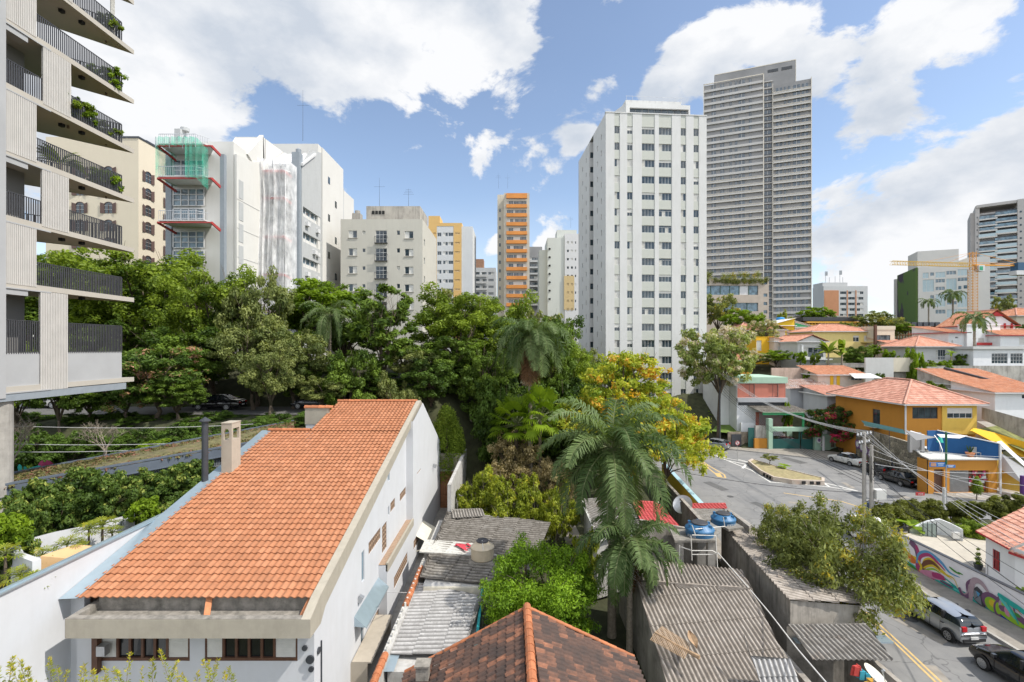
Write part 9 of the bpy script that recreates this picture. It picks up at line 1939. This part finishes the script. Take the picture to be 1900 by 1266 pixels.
    m_ = MB(); m_.box(-L/2-.015,-.2,.46 if sed else .40,-L/2+.03,.2,.59 if sed else .53); m_.build('number_plate',MATS['plate'],t); m_ = MB(); m_.box(L/2-.05,-.35,.44,L/2+.005,.35,.56); m_.build('grille',MATS['trim_black'],t)
    t.scale = (sc,)*3
    return t
glassmat('glass_car',(.015,.02,.024),.04)
sil = paint('paint_silver',(.40,.42,.44),.6,.3); blk = paint('paint_black',(.008,.008,.010),.2,.12); wht = paint('paint_white',(.62,.63,.64),.1,.3); drk = paint('paint_darkgrey',(.03,.033,.04),.4,.25); redp = paint('paint_red',(.35,.015,.015),.2,.25)
H90 = math.pi/2
KR = 'cars parked along the mural wall kerb'
make_car('hatch','silver hatchback parked beside the mural wall',(22.95,26.0,.03),H90+.06,sil,1.,KR)
make_car('hatch','black hatchback parked behind the silver one at the bottom right corner',(22.75,21.25,.03),H90+.05,blk,1.05,KR,12)
make_car('sedan','white car half hidden by the street tree and the twin concrete poles',(28.2,39.2,.03),H90-.55,wht,1.)
make_car('sedan','dark blue car roof just beyond the mural wall corner',(32.0,42.6,.03),H90-.9,drk,.95)
KS = 'cars parked below the stone wall'
make_car('sedan','silver-white sedan parked first in the row below the stone wall',(43.1,62.2,.03),H90+.25,wht,1.,KS)
make_car('hatch','dark hatchback in the middle of the row below the stone wall',(43.3,57.4,.03),H90-.02,drk,1.,KS)
make_car('sedan','black car nearest the shop in the row below the stone wall',(42.6,53.2,.03),H90+.05,blk,1.,KS)
make_car('hatch','white-silver compact car parked at the kerb under the yellow tree',(30.0,71.7,.03),H90+.75,sil,1.08)
make_car('hatch','red car behind the dark green gate',(X_(1452,73.4),73.4,.1),H90+1.2,redp,1.)
make_car('sedan','black sedan parked on the upper street among the trees',(X_(408,46.6),46.6,9.04),math.pi,blk,1.02)
make_car('sedan','dark car mostly hidden behind the roof of the white house',(X_(588,47.5),47.5,9.04),math.pi,drk,1.)
make_car('van','silver-white van on the upper street behind the tree trunks at the left',(X_(88,48),48,9.04),math.pi,wht,1.,cat='van')
make_car('sedan','dark car in the yard below the conifer',(X_(845,50.5),50.5,2.9),math.pi,drk,1.)
# motorbike in front of the shop
mt = thing('motorbike','parked motorbike with a white box on the paving before the shop gate','motorbike',G(1702,908,.14)+Vector((3.4,-.6,0)),.2)
for x in (-.62,.62): m_ = MB(); m_.tube([(x,-.06,.3),(x,.06,.3)],.3,16); m_.build('wheel',MATS['rubber'],mt)
m_ = MB(); m_.tube([(-.62,0,.3),(-.2,0,.5),(.3,0,.55),(.5,0,.95),(.62,0,.3)],.05,6); m_.box(-.15,-.13,.35,.25,.13,.62); m_.build('frame',MATS['w_red'],mt); m_ = MB(); m_.box(-.55,-.12,.72,.1,.12,.82); m_.build('seat',MATS['rubber'],mt); m_ = MB(); m_.box(-.95,-.22,.8,-.5,.22,1.25); m_.build('box',MATS['white_paint'],mt); m_ = MB(); m_.tube([(.45,-.35,1.05),(.5,0,1.0),(.45,.35,1.05)],.02,5); m_.build('handlebar',MATS['steel'],mt)
tt = thing('young_tree','small young tree with a bushy crown on the paved corner before the shop','tree',G(1812,928,.14)); m_ = MB(); m_.tube([(0,0,0),(.03,0,.8),(0,0,1.6)],[.05,.04,.02],6); m_.build('trunk',MATS['bark'],tt); V,tn = leaves([(0,0,.9+.25*k) for k in range(6)],[.5,.55,.5,.4,.3,.2],[.3,.4,.5,.6,.6,.7],2600,.08,.35,.2); npmesh('crown',V,4,MATS['leaf_mid'],tn,tt)
mb = MB(); mb.box(X_(1704,48)-.25,48,.3,X_(1712,48)+.2,48.05,.62); sg = tag(mb.build('sign',MATS['w_red']),'small red sign with white figures standing on the kerb before the shop','sign'); text_mesh('figures','1515',.26,MATS['white_paint'],sg,((X_(1704,48)+X_(1712,48))/2,47.98,.37),(R(90),0,0),.004)
# ================================================================ poles, lamps, signs and cables
M('pole_concrete',(.36,.34,.31),.9,var=.12,scale=2,dirt=.5,streak=.4); M('pole_black',(.05,.05,.05),.8)
def pole(label,x,y,z,h,r0=.17,r1=.11,mat='pole_concrete',name='utility_pole',arms=(),cat='utility pole',white=0.):
    t = thing(name,label,cat,(x,y,z)); m_ = MB(); m_.tube([(0,0,-.3),(0,0,h)],[r0,r1],12); m_.build('post',MATS[mat],t)
    if white: m_ = MB(); m_.tube([(0,0,0),(0,0,white)],[r0*1.04,r0*1.02],12); m_.build('painted_base',MATS['white_paint'],t)
    for k,(zz,w,a) in enumerate(arms):
        m_ = MB(); c,s = math.cos(a)*w/2,math.sin(a)*w/2; m_.bar((-c,-s,zz),(c,s,zz),.10,.10); 
        m_.build('crossarm',MATS['pole_black'],t); m_ = MB()
        for f in (-.9,-.45,.45,.9): m_.lathe([(.05,.05),(.07,.12),(.04,.2),(.06,.26)],(c*f,s*f,zz),8); m_.cut()
        m_.build('insulator',MATS['lamp_clear'],t)
    return t
dA = 39.3; xA = X_(1603.5,dA); zA = Z_(802,dA)
tA = pole('left one of the twin concrete poles beside the street tree',xA,dA,0,zA,.17,.12,white=1.5,arms=((zA-.25,2.2,.5),(zA-.9,1.6,.5)))
dB = 39.0; xB = X_(1617,dB); tB = pole('right one of the twin concrete poles, carrying the grey box',xB,dB,0,Z_(826,dB),.16,.12,white=1.5)
m_ = MB(); z_ = Z_(925,dB); m_.box(.15,-.35,z_,.95,.2,z_+.75); m_.tube([(.5,-.1,z_),(.5,-.1,z_-.4),(.2,-.1,z_-.5),(.1,-.1,z_-.2)],.03,6); m_.build('box',MATS['w_lightgrey'],tB); m_ = MB()
rgt = random.Random(3)
for k in range(9): a = rgt.uniform(0,6.28); z0_ = Z_(870,dB)+rgt.uniform(-.5,.5); m_.tube([(0,0,z0_+.9),(math.cos(a)*.25,math.sin(a)*.25,z0_+.3),(math.cos(a)*.3,math.sin(a)*.3,z0_-.3),(0,0,z0_-.9)],.025,5)
m_.build('cable_coil',MATS['wire_black'],tB)
dC = 72.; xC = X_(1335.5,dC); zC = Z_(688,dC); tC = pole('thin dark pole before the lower corner of the grey-white tower',xC,dC,0,zC,.14,.1,'pole_black',arms=((zC-.2,2.2,1.2),(zC-.9,1.4,1.2)))
dD = 45.0; sx0 = X_(1755.5,dD); tD = pole('green and white pole carrying blue street-name signs before the shop',sx0,dD,0,Z_(800,dD),.06,.05,'steel','street_sign',cat='street sign'); m_ = MB(); m_.tube([(0,0,Z_(862,dD)),(0,0,Z_(802,dD))],.085,8); m_.build('green_sleeve',M('pole_green',(.03,.12,.05),.6),tD); m_ = MB(); m_.tube([(-.2,0,0),(-.2,0,Z_(905,dD))],.13,10); m_.build('painted_base',MATS['w_lightgrey'],tD)
zs_ = Z_(862,dD)
m_ = MB(); m_.box(-1.55,-.02,zs_-.22,-.02,.02,zs_+.2,0); [m_.box(-1.45,-.03,zs_-.15+.12*k+.0,-.95,-.021,zs_-.09+.12*k,1) for k in range(3)]; m_.build('sign_plate',[M('sign_blue',(.02,.16,.45),.5),M('sign_orange',(.75,.32,.03),.5)],tD)
m_ = MB(); m_.box(.02,-.02,zs_-.3,.85,.02,zs_-.05); m_.build('sign_plate',MATS['sign_blue'],tD); m_ = MB(); [m_.box(a,-.03,zs_+b,a+c,-.022,zs_+b+.05) for a,b,c in ((-.8,.05,.6),(-.75,-.08,.45),(.12,-.15,.6),(.2,-.24,.4))]; m_.build('lettering',MATS['white_paint'],tD)
tE = pole('purple-painted pole at the right edge of the side street',X_(1897,40),40,0,Z_(883,40),.16,.16,'purple_paint' if False else 'mural_purp2',cat='utility pole') if 'mural_purp2' in MATS else None
M('mural_purp2',(.10,.03,.17),.7); tE = pole('purple-painted pole at the right edge of the side street',X_(1897,40),40,0,Z_(883,40),.16,.16,'mural_purp2')
ns = thing('traffic_sign','round no-parking sign on a thin post near the traffic island','traffic sign',G(1368,857)); h_ = Z_(822,ns.location.y); m_ = MB(); m_.tube([(0,0,0),(0,0,h_)],.035,6); m_.build('post',MATS['steel'],ns); m_ = MB(); m_.tube([(0,-.04,h_),(0,-.06,h_)],.30,18); p_ = m_.build('plate',MATS['white_paint'],ns)
m_ = MB(); rg_ = [(math.cos(k*.3142)*.27,-.07,h_+math.sin(k*.3142)*.27) for k in range(21)]; [m_.bar(a,b,.06,.02,up=(0,1,0)) for a,b in zip(rg_,rg_[1:])]; m_.bar((-.19,-.07,h_+.19),(.19,-.07,h_-.19),.05,.02,up=(0,1,0)); m_.build('red_ring',MATS['w_red'],p_); text_mesh('letter','E',.3,MATS['rubber'],p_,(0,-.064,h_-.11),(R(90),0,0),.002)
pole('brown wooden pole behind the tall grey garden wall',X_(873.5,50.5),50.5,0,Z_(758,50.5),.12,.1,'bark_pale'); pole('thin white post between the conifer and the wooden pole',X_(861,51),51,2,Z_(785,51)-2,.06,.06,'steel')
pole('pale street pole behind the black sedan',X_(402,52),52,9,Z_(660,52)-9,.14,.1); sl = pole('street lamp with a flat white head behind the black sedan',X_(414,53),53,9,Z_(694,53)-9,.06,.05,'steel','street_lamp',cat='street lamp'); m_ = MB(); m_.box(-.5,-.12,Z_(694,53)-9,.35,.12,Z_(694,53)-8.9); m_.build('lamp_head',MATS['white_paint'],sl)
pole('pale tapering street pole beside the mango tree',X_(375,51),51,9,Z_(709,51)-9,.2,.06,'white_paint'); pole('white post leaning among the park trees above the ridge',X_(673,50),50,9,Z_(730,50)-9,.07,.07,'white_paint')
def wire(label,a,b,sag=.5,r=.014,mat='wire_black',n=14,group=None):
    a = Vector(a); b = Vector(b); m_ = MB(); m_.tube([a.lerp(b,k/n)-Vector((0,0,sag*4*(k/n)*(1-k/n))) for k in range(n+1)],r,5); o = m_.build('overhead_cable',MATS[mat]); o['label'] = label; o['category'] = 'cable'
    if group: o['group'] = group
    return o
GA = 'white overhead lines between the twin poles and the camera side'
la = 'pale overhead line descending from the twin poles to the right edge'
e_ = [(1960,1012,26),(1960,1030,25.5),(1960,1048,25),(1960,1064,24.5)]
for i,q in enumerate(e_): wire(la,(xA-.8+.5*i,dA-.4+.25*i,zA+.0-.12*(i > 1)),Q(*q),.5,.012,'wire_grey',group=GA)
lb = 'black overhead cable crossing from the twin poles down to the bottom right corner'
for i,q in enumerate([(1960,1140,17),(1960,1100,19),(1960,1165,18)]): wire(lb,(xB,dB,Z_(868+10*i,dB)),Q(*q),.35,.018 if i == 0 else .012,group='black cables to the bottom right')
lc = 'pale overhead line between the thin tower pole and the twin poles'
for i in range(4): wire(lc,(xC-.8+.5*i,dC-1+.6*i*.8,zC),(xA-.8+.5*i,dA-.4+.25*i,zA),1.3+.12*i,.018,'wire_grey',group='pale lines along the street')
ld = 'black cable hanging between the thin tower pole and the twin poles'
for i in range(4): wire(ld,(xC,dC,zC-1.6-.5*i),(xA,dA,Z_(878+7*i,dA)),1.6-.25*i,.018,group='black cables along the street')
for i,(p_,q_) in enumerate((((1180,862,50),(1603,882,39.3)),((1270,870,50),(1500,900,40)),((1603,905,39.3),(1430,880,48)))): pass
wire('single black cable crossing the junction from the palm to the twin poles',Q(1150,852,42),(xA,dA,Z_(915,dA)),.5,.02)
le = 'cable from the twin poles across the corner house roof'
for i,q in enumerate([(1960,930,30),(1960,905,38)]): wire(le,(xA+.3,dA,Z_(830+14*i,dA)),Q(*q),.5,.016,'wire_grey',group='cables over the corner house')
wire('cable passing in front of the shop to the right edge',Q(1700,835,44),Q(1960,850,42),.2,.02,'wire_grey'); wire('second cable passing in front of the shop',(xA,dA,Z_(858,dA)),Q(1960,870,40),.6,.02,'wire_grey')
lf = 'pale cable strung in front of the park slope at the left'
for i,(p_,q_) in enumerate((((-40,788,30),(470,787,36)),((-40,822,29),(470,815,35)),((-40,838,29),(470,822,35)))): wire(lf,Q(*p_),Q(*q_),.25,.018,'wire_grey',group='cables before the park slope')
lg = 'roof wire crossing behind the white house'
wire(lg,Q(440,806,36),Q(563,778,44),.2,.02,'wire_grey')
wire('thin cable in front of the loft blocks',Q(400,655,52),Q(560,690,52),.3,.02,'wire_grey')
wire('thin pipe bracket from the white house wall to the lane wall',Q(718,1099,23.5),Q(763,1100,26),.0,.018,'wire_grey')
